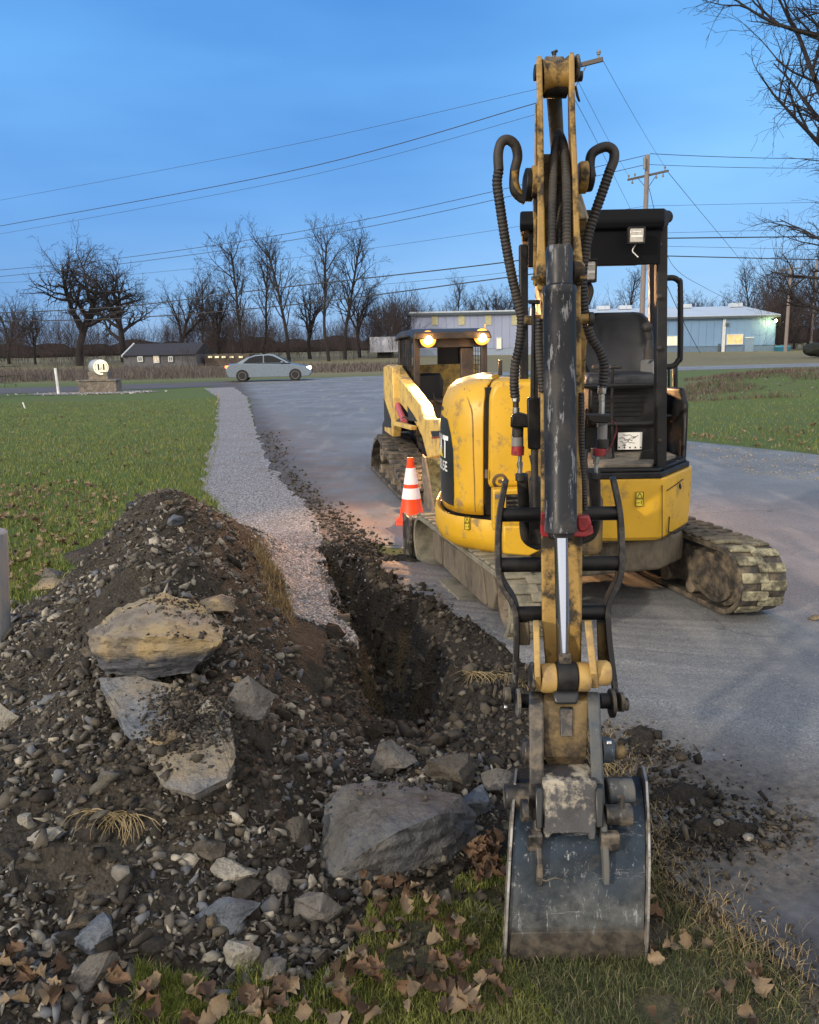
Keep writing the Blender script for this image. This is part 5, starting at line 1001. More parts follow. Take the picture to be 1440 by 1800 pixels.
p = heap_pts(2200, pxpoly([(1060,1270),(1230,1300),(1440,1420),(1440,1560),(1250,1560),(1130,1480)]), 70, .3); s = np.random.default_rng(71).lognormal(-5.6, .5, len(p)); tag(scatter_mesh('road_grit', p, np.clip(s, .0015, .012), 72, M['clods'], 1, .7, sink=0), kind='stuff')
p = heap_pts(2600, [(.9, 1.9), (5.5, 2.5), (8, 12), (1.6, 13.5), (2.4, 6), (1.0, 3.6)], 73, .8); s = np.random.default_rng(74).lognormal(-5.5, .45, len(p)); tag(scatter_mesh('road_chips', p, np.clip(s, .0015, .012), 75, M['chips'], 1, .7, sink=0), kind='stuff')
p = heap_pts(520, pxpoly([(1205, 782), (1440, 803), (1440, 850), (1330, 838), (1215, 800)]), 76, 0); tag(scatter_mesh('verge_chips', p, np.random.default_rng(77).uniform(.010, .026, len(p)), 80, M['pale'], 1, .6, sink=0), kind='stuff')
for u_, v_, s_, lb, mt in [(1316,1471,.022,'white oval pebble in the spilled soil on the road','pale'),(1264,1446,.020,'white square stone chip in the spilled soil','pale'),(1197,1329,.03,'dark round clod at the road edge of the spilled soil','clod'),(1432,1085,.035,'brown stone on the asphalt at the right edge of the picture','rock_tan')]:
    pt = G(u_, v_, .045 if s_ < .03 else .02); vv, f_ = rock_arr(int(u_), 3, (s_, s_*.8, s_*.5), 8); tag(link('pebble', npmesh('pebble', vv, f_, True), M[mt], loc=pt), lb, 'stone')
bl_ = np.array(rl[1:6]); bt_ = np.linspace(0, 4, 60); bc_ = np.c_[np.interp(bt_, range(5), bl_[:, 0]), np.interp(bt_, range(5), bl_[:, 1])]
g_ = np.random.default_rng(78); p = bc_[g_.integers(0, 60, 5200)]+g_.normal(0, 1, (5200, 2))*[.07, .06]; tag(scatter_mesh('edge_crumbs', p, np.clip(g_.lognormal(-5.3, .55, 5200), .0015, .018), 79, M['clods'], 1, .7, sink=0), kind='stuff')
el_ = np.array([(x+.22, y) for x, y in rl[6:10]]); ey = g_.uniform(0, 1, 3600)**1.5*3; ex = np.c_[np.interp(ey, range(4), el_[:, 0]), np.interp(ey, range(4), el_[:, 1])]+g_.normal(0, 1, (3600, 2))*[.09, .2]+[.0, 0]
tag(scatter_mesh('verge_crumbs', ex, np.clip(g_.lognormal(-4.5, .55, 3600), .004, .04), 99, M['clods'], 1, .7, sink=.1), kind='stuff')
# -- fallen leaves
def leafmat(name, c1, c2):
    def f(t, b):
        n = NT(t); oi = t.nodes.new('ShaderNodeObjectInfo'); g = t.nodes.new('ShaderNodeNewGeometry'); c = n.mix(n.math('FRACT', n.math('ADD', oi.outputs['Random'], g.outputs['Random Per Island']), 0), c1, c2); c = n.mix(n.rng(n.noise(25, 4), .35, .7, 0, .6), c, tuple(x*.45 for x in c1))
        t.links.new(c, b.inputs['Base Color']); b.inputs['Roughness'].default_value = .7; b.inputs['Specular IOR Level'].default_value = .3
    return gmat(name, f)
M['leaf'] = leafmat('dry leaf', (.045, .027, .017), (.19, .115, .068)); M['leaf_pale'] = leafmat('pale dry leaf', (.14, .10, .062), (.31, .23, .145))
def leaf_arr(seed, size):
    r = np.random.default_rng(seed); n = 9; t = np.linspace(0, 1, n); w = np.sin(np.pi*np.clip(t*.93+.04, 0, 1))**.75*r.uniform(.28, .46)*(1+r.uniform(.12, .42)*np.sin(t*r.uniform(12, 24)+r.uniform(0, 6))); rows = []
    bx, by, tw = r.uniform(-3.2, 3.2), r.uniform(1.2, 4.2)*r.choice([-1, 1, 1]), r.uniform(-1.4, 1.4)
    for ti, wi in zip(t, w):
        for k in (-1, -.5, 0, .5, 1):
            x = k*wi; y = ti-.5; z = .35*by*x*x*2+.22*bx*y*y+.10*math.sin(k*4+ti*5+seed)*abs(k)*.6+tw*x*y; rows.append((x, y, z))
    rows += [(.012, -.5, 0), (-.012, -.5, 0), (-.01, -.72, .06), (.01, -.72, .06)]
    f = []
    for i in range(n-1):
        for k in range(4): a = i*5+k; f.append((a, a+1, a+6, a+5))
    b0 = n*5; f.append((b0, b0+1, b0+2, b0+3)); return np.array(rows)*size, np.array(f)
LV = [leaf_arr(k, 1.0) for k in range(14)]
def leaves(name, label, group, pts, smin, smax, mats, seed, lift=.02, tilt=.5):
    r = random.Random(seed); base = []
    for v_, f_ in LV:
        for mt in mats: me = npmesh(name, v_, f_, True); me.materials.append(mt); base.append(me)
    z = H(pts[:, 0], pts[:, 1])
    for i in range(len(pts)):
        o = bpy.data.objects.new(name, r.choice(base)); s_ = r.uniform(smin, smax); o.scale = (s_*r.uniform(.8, 1.2), s_, s_); o.rotation_euler = (r.gauss(0, tilt), r.gauss(0, tilt), r.uniform(0, 6.28)); o.location = (pts[i, 0], pts[i, 1], z[i]+lift+r.uniform(0, .02)); COL.objects.link(o); tag(o, label, 'leaf', group)
L1 = pxpoly([(640, 1560), (740, 1550), (800, 1640), (870, 1680), (900, 1800), (560, 1830), (600, 1700)])
p = heap_pts(88, L1, 81, 0); leaves('dead_leaf', 'curled brown dead leaf in the drift between the soil heap and the bucket', 'dead leaves beside the bucket', p, .03, .06, [M['leaf'], M['leaf'], M['leaf_pale']], 82, .03)
p = heap_pts(30, pxpoly([(820, 1500), (880, 1480), (884, 1580), (840, 1570)]), 83, 0); leaves('dead_leaf', 'dead leaf heaped against the upper left edge of the bucket', 'dead leaves against the bucket edge', p, .035, .06, [M['leaf']], 84, .03)
p = heap_pts(60, pxpoly([(0, 1740), (240, 1745), (420, 1750), (560, 1740), (560, 1830), (0, 1830)]), 85, 0); leaves('dead_leaf', 'brown dead leaf among the stones along the bottom of the picture', 'dead leaves along the bottom', p, .032, .058, [M['leaf'], M['leaf_pale']], 86, .03)
p = heap_pts(22, pxpoly([(1130, 1560), (1230, 1640), (1440, 1780), (1300, 1830), (1140, 1830)]), 87, 0); leaves('dead_leaf', 'dead leaf in the thin grass right of the bucket', 'dead leaves right of the bucket', p, .03, .055, [M['leaf'], M['leaf_pale']], 88, .02)
def leaf_stuff(name, pts, s0, s1, mt, seed, lift):
    r = np.random.default_rng(seed); n = len(pts); z = H(pts[:, 0], pts[:, 1]); Rm = rotm(r, n, .5); VV = []; FF = []; b0 = 0
    for k, (v, f) in enumerate(LV):
        idx = np.arange(k, n, len(LV)); q = np.einsum('nij,vj->nvi', Rm[idx], v)*r.uniform(s0, s1, (len(idx), 1, 1)); q += np.stack([pts[idx, 0], pts[idx, 1], z[idx]+lift], 1)[:, None, :]
        VV.append(q.reshape(-1, 3)); FF.append((f[None]+(np.arange(len(idx))*len(v))[:, None, None]+b0).reshape(-1, 4)); b0 += len(idx)*len(v)
    return tag(link(name, npmesh(name, np.concatenate(VV), np.concatenate(FF), True), mt), kind='stuff')
p = heap_pts(380, pxpoly([(-60, 860), (150, 850), (230, 880), (150, 960), (80, 1010), (-60, 1120)]), 90, .5); leaf_stuff('lawn_leaves', p, .035, .07, M['leaf_pale'], 91, .04)
p = heap_pts(500, [(-14, 7), (-3, 7.5), (-3.5, 14), (-7, 24), (-14, 24)], 92, .5); leaf_stuff('lawn_leaves', p, .04, .07, M['leaf_pale'], 93, .03)
p = heap_pts(420, [(5.2, 12.6), (4.7, 14.6), (9, 16), (14, 12), (14, 8), (7.2, 9.7)], 94, 0); leaf_stuff('verge_leaves', p, .04, .09, M['leaf_pale'], 95, .03)
# -- grass blades
def b_blade(c1, c2, c3):
    def f(t, b):
        g = t.nodes.new('ShaderNodeNewGeometry'); r = t.nodes.new('ShaderNodeValToRGB'); e = r.color_ramp.elements; e.new(.5); e.new(.8)
        for k, (p_, c) in zip(e, ((0, c1), (.5, c2), (.82, c2), (1.0, c3))): k.position = p_; k.color = (*c, 1)
        n = NT(t); t.links.new(g.outputs['Random Per Island'], r.inputs[0]); t.links.new(n.mix(n.rng(n.noise(.9, 5, .65), .46, .66, 0, .6), r.outputs[0], tuple(.5*p_+.5*q_ for p_, q_ in zip(c2, c3))), b.inputs['Base Color']); b.inputs['Roughness'].default_value = .65; b.inputs['Specular IOR Level'].default_value = .25
    return f
M['blade'] = gmat('grass blades', b_blade((.048, .070, .012), (.145, .185, .036), (.34, .29, .12)))
M['blade_thin'] = gmat('dull winter grass', b_blade((.03, .05, .016), (.085, .105, .04), (.28, .23, .14)))
M['straw'] = gmat('dry straw', b_blade((.12, .09, .05), (.30, .23, .12), (.45, .36, .2)))
def grass(name, pts, h0, h1, wd, mt, seed, lean=.45, drop=0):
    r = np.random.default_rng(seed); n = len(pts); z = H(pts[:, 0], pts[:, 1])+drop; a = r.uniform(0, 2*np.pi, n); h = r.uniform(h0, h1, n); l = np.abs(r.normal(0, lean, n))*h; b_ = r.uniform(0, 2*np.pi, n)
    dx, dy = np.cos(a)*wd/2, np.sin(a)*wd/2; lx, ly = np.cos(b_)*l, np.sin(b_)*l; x, y = pts[:, 0], pts[:, 1]
    VV = np.stack([np.c_[x-dx, y-dy, z], np.c_[x+dx, y+dy, z], np.c_[x+dx*.8+lx*.35, y+dy*.8+ly*.35, z+h*.6], np.c_[x-dx*.8+lx*.35, y-dy*.8+ly*.35, z+h*.6], np.c_[x+lx, y+ly, z+h*.93]], 1).reshape(-1, 3)
    i = np.arange(n)*5; F1 = np.c_[i, i+1, i+2]; F2 = np.c_[i, i+2, i+3]; F3 = np.c_[i+3, i+2, i+4]
    return tag(link(name, npmesh(name, VV, np.concatenate([F1, F2, F3])), mt), kind='stuff')
def keepgrass(p): return p[~dirtmask(p[:, 0], p[:, 1])]
p = keepgrass(heap_pts(36000, pxpoly([(540, 1560), (900, 1450), (905, 1700), (1010, 1830), (200, 1860), (200, 1720)]), 100, 0)); c_ = vnoise(p[:, 0]*7, p[:, 1]*7)+.35*vnoise(p[:, 0]*25, p[:, 1]*25); p = p[c_ > .52]; grass('near_grass', p, .008, .042, .0020, M['blade'], 101)
p = heap_pts(16000, pxpoly([(820, 1560), (1130, 1500), (1190, 1590), (1440, 1760), (1440, 1860), (800, 1860)]), 102, 0); c_ = vnoise(p[:, 0]*7, p[:, 1]*7); p = p[c_ > .42]; grass('roadside_grass', p, .008, .045, .0018, M['blade_thin'], 103, .8)
p = keepgrass(heap_pts(4200, pxpoly([(235, 1728), (365, 1722), (375, 1800), (230, 1810)]), 104, 0)); grass('grass_tuft', heap_pts(4200, pxpoly([(240, 1732), (360, 1728), (368, 1790), (240, 1800)]), 104, 0), .015, .05, .0022, M['blade'], 105)
p = bc_[g_.integers(0, 60, 5000)]+g_.normal(0, 1, (5000, 2))*[.08, .07]-[.04, 0]; grass('edge_straw', p, .006, .045, .0022, M['straw'], 119, 1.1)
lawnp = [(-4.2, 2.8), (-2.2, 4.2), (-1.0, 5.3), (-1.75, 7.9), (-2.42, 9.7), (-3.38, 14.6), (-6.55, 29), (-22, 29), (-9, 3.6)]
p = keepgrass(heap_pts(150000, lawnp, 106, 1.5)); rr2 = np.random.default_rng(3); grass('lawn_grass', p, .03, .07, .007, M['blade'], 107, .5)
lawnq = [(5.85, 11.6), (4.7, 13.7), (3.2, 17), (9, 24), (20, 24), (22, 3), (11, 6.3)]
p = heap_pts(60000, lawnq, 108, 1.2); grass('verge_grass', p, .03, .07, .008, M['blade'], 109, .5)
p = heap_pts(2600, pxpoly([(470, 980), (510, 1060), (520, 1130), (470, 1100), (440, 1000)]), 110, 0); grass('heap_grass', p, .02, .07, .004, M['straw'], 111, .9)
# dry roots on the heap
def roots(name, u, v, y, w_, h_, n, seed, label):
    r = random.Random(seed); m = MB()
    for k in range(n):
        c = P(u+r.uniform(-w_, w_), v+r.uniform(-h_*.3, h_*.2), y); c.z = Hs(c.x, c.y)+.02; pts = [c]; d = Vector((r.uniform(-1, 1), r.uniform(-.9, .2), r.uniform(.0, .5)))
        for q in range(5): d = (d+Vector((r.uniform(-.45, .45), r.uniform(-.35, .2), -.26))).normalized(); pts.append(pts[-1]+d*.022*r.uniform(.7, 1.3))
        m.tube(pts, [.0016, .0014, .0012, .001, .0008, .0005], 3, False)
    o = m.build(name, M['straw'], None); return tag(o, label, 'roots')
roots('dry_roots', 205, 1490, 2.28, 44, 60, 75, 5, 'fringe of dry straw coloured grass roots hanging out of the heap').location.z += .0
roots('dry_roots', 1090-30, 1205, 2.9, 14, 20, 14, 6, 'wisp of dry grass on the soil between thumb and road')
roots('dry_roots', 865, 1190, 3.7, 38, 40, 60, 7, 'pale torn roots on the trench bank left of the thumb rail')
# ================================================================ TRACK LOADER
O2 = Vector((-.48, 10.75, 0)); S2 = Vector((.985, .17, 0)); F2 = Vector((.17, -.985, 0))
def L2(a, b, z): return O2+S2*a+F2*b+Vector((0, 0, z))
def L2v(a, b, z): return S2*a+F2*b+Vector((0, 0, z))
def onside(u, v, a=0): q = PL(u, v, L2(a, 0, 0), S2)-O2; return q.dot(F2), q.z
LD = empty('track_loader', tuple(L2(.8, 1.1, 0)), 'yellow compact track loader behind the excavator with two work lights switched on', 'loader')
M['cab'] = mat('dusty dark cab metal', (.022, .018, .016), .5, var=.25, scale=6, dirt=(.07, .052, .040), damt=.25, dscale=5)
lp2 = [onside(u, v) for u, v in [(652,838),(653,795),(657,775),(663,767),(672,784),(687,815),(703,846),(707,860),(706,876),(701,880),(688,870),(668,852),(655,843)]]
def TL(s, f, z): return O2+S2*s+F2*f+Vector((0, 0, z))
t2 = track(.0, .40, LD, TL, 0, 0, 0, 0, 1, M['track'], pitch=.16, lug=.03, loopfn=[(a, max(b, .035)) for a, b in lp2])
t3 = track(1.28, 1.68, LD, TL, 0, 0, 0, 0, 1, M['track'], pitch=.16, lug=.03, loopfn=[(a, max(b, .035)) for a, b in lp2])
for u, v, r in ((663, 795, .13), (662, 830, .10), (672, 840, .10), (682, 850, .10), (693, 860, .10), (699, 862, .11)):
    b_, z_ = onside(u, v); MB().lathe(L2(.06, b_, z_), -S2, [(r, -.2), (r, 0), (r*.8, .01), (r*.72, -.02), (r*.3, -.02), (r*.25, .02), (.01, .02)], 20).build('road_wheel', M['mudsteel'], t2, bevel=.004)
def sidepoly(name, px, a, th, mt, par=LD, bev=.012):
    m = MB(); q = [L2(a, *onside(u, v, a)) for u, v in px]; m.prism(q, S2*th); return m.build(name, mt, par, bevel=bev)
M['y2'] = mat('loader yellow paint', (.68, .46, .12), .5, var=.12, scale=4, dirt=(.25, .18, .10), damt=.3, dscale=6)
sidepoly('body', [(690, 700), (742, 720), (752, 790), (750, 840), (700, 830), (672, 780), (672, 745)], .42, .86, M['cab'])
sidepoly('rear_tower', [(674, 645), (681, 641), (689, 646), (691, 690), (693, 742), (690, 768), (676, 758)], .10, .10, M['y2'])
sidepoly('rear_hood', [(684, 643), (704, 642), (704, 700), (690, 700)], .32, 1.0, M['y2'])
sidepoly('tower_decal', [(674.6, 700), (687, 738), (687, 752), (675.6, 750)], .094, .004, M['decal'], bev=0)
sidepoly('lift_arm', [(680, 641), (688, 643), (702, 664), (722, 690), (738, 712), (744, 733), (748, 737), (762, 736), (770, 739), (774, 748), (776, 800), (752, 806), (748, 792), (742, 768), (730, 744), (719, 730), (706, 712), (694, 686), (684, 655)], .16, .13, M['y2'])
sidepoly('arm_decal', [(716, 714), (726, 728), (733, 741), (718, 739)], .154, .004, M['decal'], bev=0); sidepoly('arm_decal', [(757, 758), (774, 757), (774, 767), (760, 768)], .154, .004, M['decal'], bev=0)
sidepoly('red_stripe', [(758, 768.5), (775, 768), (775, 770), (759, 771)], .154, .004, M['red'], bev=0)
sidepoly('cross_link', [(692, 741), (723, 749), (722, 756), (692, 748)], .08, .06, M['y2'], bev=.005)
m = MB(); m.tube([L2(.15, *onside(696, 704, .15)), L2(.15, *onside(711, 742, .15))], .035, 10); m.build('lift_rod', mat('pink red sleeve', (.45, .10, .12), .5), LD)
m = MB(); m.tube([L2(.16, *onside(694, 745, .16)), L2(.16, *onside(712, 738, .16))], .04, 10); m.build('lift_cylinder', M['steel'], LD)
sidepoly('lift_arm', [(684, 643), (700, 660), (722, 690), (744, 730), (770, 739), (776, 800), (752, 806), (742, 768), (719, 730), (694, 686)], 1.42, .12, M['y2'])
# cab: hollow, see-through rear window
cz0, cz1 = .62, 1.80; ca0, ca1, cb0, cb1 = .31, 1.16, .42, 1.52
CB = bpy.data.objects.new('cab', None); COL.objects.link(CB); CB.parent = LD
def lbox(a0, a1, b0, b1, z0, z1): m = MB(); m.prism([L2(a0, b0, z0), L2(a1, b0, z0), L2(a1, b1, z0), L2(a0, b1, z0)], (0, 0, z1-z0)); return m
m = MB(); m.loft([[L2(ca0-.03, b, cz1-.08+d), L2(ca1+.03, b, cz1-.08+d), L2(ca1+.0, b, cz1+d), L2(ca0, b, cz1+d)] for b, d in ((cb0-.1, -.03), (cb0+.2, .0), (cb1-.1, .01), (cb1+.10, -.03))]); m.build('cab_roof', M['cab'], CB, bevel=.015)
for a in (ca0, ca1-.07): lbox(a, a+.07, cb1-.07, cb1, cz0, cz1-.06).build('cab_post', M['cab'], CB, bevel=.01); lbox(a, a+.06, cb0, cb0+.06, cz0, cz1-.08).build('cab_post', M['cab'], CB, bevel=.01)
lbox(ca0+.07, ca1-.07, cb1-.05, cb1-.01, cz1-.20, cz1-.06).build('front_header', M['cab'], CB, bevel=.008)
def sidegrid(a):
    mm = MB()
    for k in range(9): b = cb0+.06+k*(cb1-cb0-.12)/8; mm.bar(L2(a, b, cz0+.05), L2(a, b, cz1-.1), .010, .006, up=S2)
    for k in range(20): z = cz0+.1+k*.052; mm.bar(L2(a, cb0+.05, z), L2(a, cb1-.07, z), .006, .006, up=S2)
    mm.build('side_mesh', M['cab'], CB)
sidegrid(ca0+.03); sidegrid(ca1-.03)
lbox(ca0+.035, ca0+.045, cb0+.05, cb1-.4, cz0, cz1-.1).build('side_panel', M['cab'], CB)
for a0, a1, z0, z1 in ((ca0, ca1, cz0-.05, 1.22), (ca0, ca0+.14, 1.22, 1.72), (ca0+.50, ca1, 1.22, 1.72), (ca0, ca1, 1.66, 1.76)): lbox(a0, a1, cb0, cb0+.02, z0, z1).build('rear_panel', M['cab'], CB, bevel=.006)
lbox(ca0+.07, ca0+.50, cb1-.35, cb1-.05, cz0-.1, 1.02).build('seat_base', M['cab'], CB, bevel=.03)
m = MB(); m.loft([[L2(a, b, z) for a, z in ((.42, .95), (.78, .95), (.80, 1.2), (.76, 1.30), (.44, 1.30), (.40, 1.2))] for b in (.75, .85)]); m.build('seat', M['seat'], CB, bevel=.03)
lbox(ca0+.55, ca0+.70, cb1-.10, cb1-.04, cz0, cz1-.2).build('door_frame', M['cab'], CB, bevel=.01)
m = MB(); m.tube(smoothpath([L2(.52, cb1, 1.10), L2(.54, cb1+.02, 1.02), L2(.62, cb1+.03, .98), L2(.72, cb1+.02, 1.02)], 5), .012, 8); m.build('grab_bar', M['black'], CB)
m = MB(); m.box(P(879.5, 646, 9.2), (.045, .03, .17)); m.build('mirror', M['cab'], LD, bevel=.01)
lbox(ca0+.3, ca1-.05, cb1-.03, cb1+.3, .35, cz0+.05).build('front_step', M['cab'], LD, bevel=.02)
M['halo_rim'] = mat('amber reflector', (1, .5, .1), .4, emit=(1.0, .30, .03), estr=1.5)
M['halog'] = mat('lit halogen lamp', (1, .8, .4), .3, emit=(1.0, .80, .34), estr=9)
def loaderlamp(u, v):
    c = PL(u, v, L2(0, cb1+.04, 0), F2); m = MB(); m.lathe(c-F2*.05, F2, [(.04, 0), (.08, .03), (.094, .05), (.092, .06)], 20); o = m.build('work_light', M['black'], LD)
    m = MB(); m.lathe(c+F2*.012, F2, [(.058, 0), (.055, .030), (.035, .048), (.005, .055)], 20); m.build('light_lens', M['halog'], o)
    m = MB(); m.lathe(c+F2*.016, F2, [(.092, 0), (.088, .006), (.060, .018), (.058, .0)], 24); m.build('lamp_reflector', M['halo_rim'], o)
    ld = bpy.data.lights.new('work_lamp', 'SPOT'); ld.energy = 900; ld.color = (1.0, .52, .22); ld.spot_size = R(130); ld.spot_blend = .8; ld.shadow_soft_size = .05
    lo = bpy.data.objects.new('work_lamp', ld); COL.objects.link(lo); lo.location = c+F2*.06; lo.rotation_euler = (-(F2*1.0+Vector((0, 0, -.42)))).to_track_quat('Z', 'Y').to_euler()
    # scattered light of the lamp on its own roof and posts
    pl_ = bpy.data.lights.new('lamp_spill', 'POINT'); pl_.energy = 5; pl_.color = (1.0, .5, .16); pl_.shadow_soft_size = .04; po = bpy.data.objects.new('lamp_spill', pl_); COL.objects.link(po); po.location = c+F2*.10
loaderlamp(752, 596); loaderlamp(847, 592)
MB().tube([PL(853, 570, L2(0, cb1+.02, 0), F2), PL(853, 592, L2(0, cb1+.02, 0), F2)], .010, 8).build('beacon_stem', M['y2'], LD)
m = MB(); pr2 = [(2.42, .50), (2.36, .30), (2.38, .12), (2.46, .02), (2.95, .0), (2.95, .02), (2.50, .05), (2.42, .14), (2.40, .30), (2.46, .50)]
m.prism([L2(.24, b, z) for b, z in pr2], S2*1.42); lb = m.build('loader_bucket', mat('bucket with pale dry mud', (.42, .39, .20), .8, var=.3, scale=5, dirt=(.15, .14, .07), damt=.45, dscale=8, dedge=.05, bump=.5, bscale=30), LD, bevel=.006)
for a in (.22, 1.66): m = MB(); m.prism([L2(a, b, z) for b, z in ((2.38, .52), (2.34, .1), (2.46, 0), (2.95, 0), (2.9, .08), (2.5, .5))], S2*.02); m.build('bucket_side', M['mudsteel'], lb)
# ================================================================ TRAFFIC CONE
c0 = G(724, 919); CN = empty('traffic_cone', tuple(c0), 'orange traffic cone with two white reflective collars behind the excavator blade', 'traffic cone')
M['orange'] = mat('fluorescent orange plastic', (.95, .075, .012), .45, var=.05); M['collar'] = mat('reflective collar', (.90, .80, .82), .5, var=.03)
def cr_(z): return .125-(.125-.028)*z/.60
m = MB(); m.lathe(c0, (0, 0, 1), [(.125, .02), (cr_(.05), .05), (cr_(.58), .58), (.034, .59), (.030, .615), (.022, .615)], 32); m.build('cone_body', M['orange'], CN, smooth=30)
m = MB(); m.box(c0+Vector((0, 0, .014)), (.29, .29, .028)); m.build('cone_base', M['orange'], CN, bevel=.01)
for z0, z1 in ((.235, .335), (.37, .52)): m = MB(); m.lathe(c0, (0, 0, 1), [(cr_(z0)+.0, z0), (cr_(z0)+.003, z0+.001), (cr_(z1)+.003, z1-.001), (cr_(z1), z1)], 32); m.build('collar', M['collar'], CN)
# ================================================================ CAR
cc_ = Vector((-7.5, 45.6, 0)); CR = empty('sedan', tuple(cc_), 'silver sedan driving along the street at the far end of the drive', 'car'); CR.rotation_euler.z = 0
ang = R(6); cX = Vector((math.cos(ang), math.sin(ang), 0)); cY = Vector((-math.sin(ang), math.cos(ang), 0))
def C3(x, y, z): return cc_+cX*x+cY*y+Vector((0, 0, z+.02))
M['silver'] = mat('silver car paint', (.20, .25, .31), .28, .5, var=.03, rvar=.02); M['glassd'] = mat('dark car glass', (.008, .01, .013), .2, var=.1, spec=.25); M['tyre'] = mat('tyre', (.015, .015, .016), .8); M['tail'] = mat('lit tail lamp', (.6, .05, .01), .3, emit=(1, .22, .04), estr=4); M['headl'] = mat('lit head lamp', (1, 1, .9), .2, emit=(1, .97, .85), estr=7)
body = [(-2.28, .38), (-2.32, .62), (-2.28, .86), (-2.1, .95), (-1.55, .99), (-.5, .97), (.75, .95), (1.4, .90), (2.05, .78), (2.27, .62), (2.33, .42), (2.2, .24), (1.85, .22), (-1.9, .22), (-2.2, .25)]
m = MB(); m.loft([[C3(x*(1-.03*abs(k)**3), .90*k*(1-.02), z if z < .5 else z-.05*abs(k)**3) for x, z in body] for k in (-1, -.96, -.7, 0, .7, .96, 1)]); m.build('car_body', M['silver'], CR, smooth=60, bevel=.02)
gh = [(-1.75, .95), (-1.15, 1.27), (-.7, 1.40), (.0, 1.44), (.35, 1.39), (1.15, .94)]
m = MB(); m.loft([[C3(x, s_*(.78-.22*max(0, (z-.95))/.5), z) for x, z in gh] for s_ in (-1, -.5, .5, 1)]); m.build('car_roof', M['silver'], CR, smooth=60, bevel=.02)
for s_ in (-1, 1):
    def gz(x, z): return C3(x, s_*(.805-.22*max(0, (z-.95))/.5), z)
    for q in ([(-1.35, .99), (-1.0, 1.25), (-.68, 1.34), (-.30, 1.36), (-.30, .99)], [(-.24, .99), (-.24, 1.36), (.02, 1.37), (.28, 1.31), (.90, .99)]): m = MB(); m.prism([gz(*p_) for p_ in q], cY*(s_*.012)); m.build('window', M['glassd'], CR)
m = MB(); m.prism([C3(.38, -.60, 1.37), C3(.38, .60, 1.37), C3(1.12, .74, .965), C3(1.12, -.74, .965)], (.02, 0, .02)); m.build('windscreen', M['glassd'], CR)
for x in (-1.42, 1.40):
    for s_ in (-1, 1):
        m = MB(); m.lathe(C3(x, s_*.74, .31), cY*s_, [(.25, -.02), (.32, .0), (.33, .05), (.33, .16), (.29, .19), (.22, .19)], 24); o = m.build('wheel', M['tyre'], CR); m = MB(); m.lathe(C3(x, s_*.74, .31), cY*s_, [(.20, .165), (.21, .192), (.05, .175), (.01, .18)], 14); m.build('rim', M['greyp'], o)
for s_ in (-1, 1):
    m = MB(); m.box(C3(2.14, s_*.68, .66), (.26, .36, .13), Matrix.Rotation(ang, 3, 'Z')); m.build('headlight', M['headl'], CR, bevel=.03); m = MB(); m.box(C3(-2.20, s_*.70, .80), (.22, .36, .13), Matrix.Rotation(ang, 3, 'Z')); m.build('tail_light', M['tail'], CR, bevel=.03)
    m = MB(); m.box(C3(.72, s_*.93, 1.0), (.12, .18, .10), Matrix.Rotation(ang, 3, 'Z')); m.build('mirror', M['silver'], CR, bevel=.02)
m = MB(); m.box(C3(2.31, 0, .50), (.04, .9, .16), Matrix.Rotation(ang, 3, 'Z')); m.build('grille', M['glassd'], CR)
# ================================================================ STONE SIGN
M['masonry'] = gmat('rough stone masonry', lambda t, b: (lambda n: (t.links.new(n.mix(n.rng(n.vor(4.5, 'Distance', 'DISTANCE_TO_EDGE'), 0, .05, 1, 0), n.mix(n.vor(4.5, 'Color'), (.10, .09, .075), (.24, .20, .16)), (.05, .045, .04)), b.inputs['Base Color'])))(NT(t)))
s0 = G(172, 691); SG = empty('monument_sign', tuple(s0), 'stone monument sign with a lit round emblem at the edge of the lawn', 'sign')
def sgp(x, y, z): return s0+Vector((x, y, z))
k_ = s0.y/1440.0*1.0
m = MB(); m.box(sgp(.0, .35, .24), (1.62, .7, .52)); m.build('base', M['masonry'], SG, bevel=.02); m = MB(); m.box(sgp(0, .35, .53), (1.72, .8, .06)); m.build('base_cap', M['masonry'], SG, bevel=.01)
m = MB(); m.box(sgp(.02, .35, .72), (.84, .45, .34)); m.build('pier', M['masonry'], SG, bevel=.02)
sax = Vector((.62, -.78, 0)).normalized(); sc0 = P(177.5, 645.5, s0.y+.1)
m = MB(); m.lathe(sc0, -sax, [(.325, 0), (.33, .02), (.33, .62), (.31, .66)], 40); m.build('drum', mat('pale sign drum', (.50, .50, .46), .4, .3), SG)
M['signlit'] = mat('lit sign face', (1, .93, .75), .5, emit=(1.0, .85, .52), estr=.62); M['signdark'] = mat('dark emblem', (.06, .045, .02), .5)
m = MB(); m.lathe(sc0, sax, [(.315, .0), (.315, .015)], 40); fc = m.build('emblem_face', M['signlit'], SG)
sr_ = Vector((0, 0, 1)).cross(sax).normalized()
def em(name, pts, w_): m = MB(); q = [sc0+sax*.02+sr_*x+Vector((0, 0, z)) for x, z in pts]; m.tube(q, w_, 6); m.build(name, M['signdark'], fc)
em('emblem_ring', [(.26*math.cos(t), .26*math.sin(t)) for t in [R(140+k*10) for k in range(9)]], .010); em('emblem_ring', [(.26*math.cos(t), .26*math.sin(t)) for t in [R(-40+k*10) for k in range(9)]], .010)
em('emblem_bar', [(-.11, .14), (-.11, -.12)], .034); em('emblem_bar', [(.11, .14), (.11, -.12)], .034); em('emblem_arc', [(-.06, -.205), (0, -.225), (.06, -.205)], .02); em('emblem_letter', [(-.035, -.11), (0, .03), (.035, -.11)], .012); em('emblem_dot', [(0, .16), (0, .18)], .018)
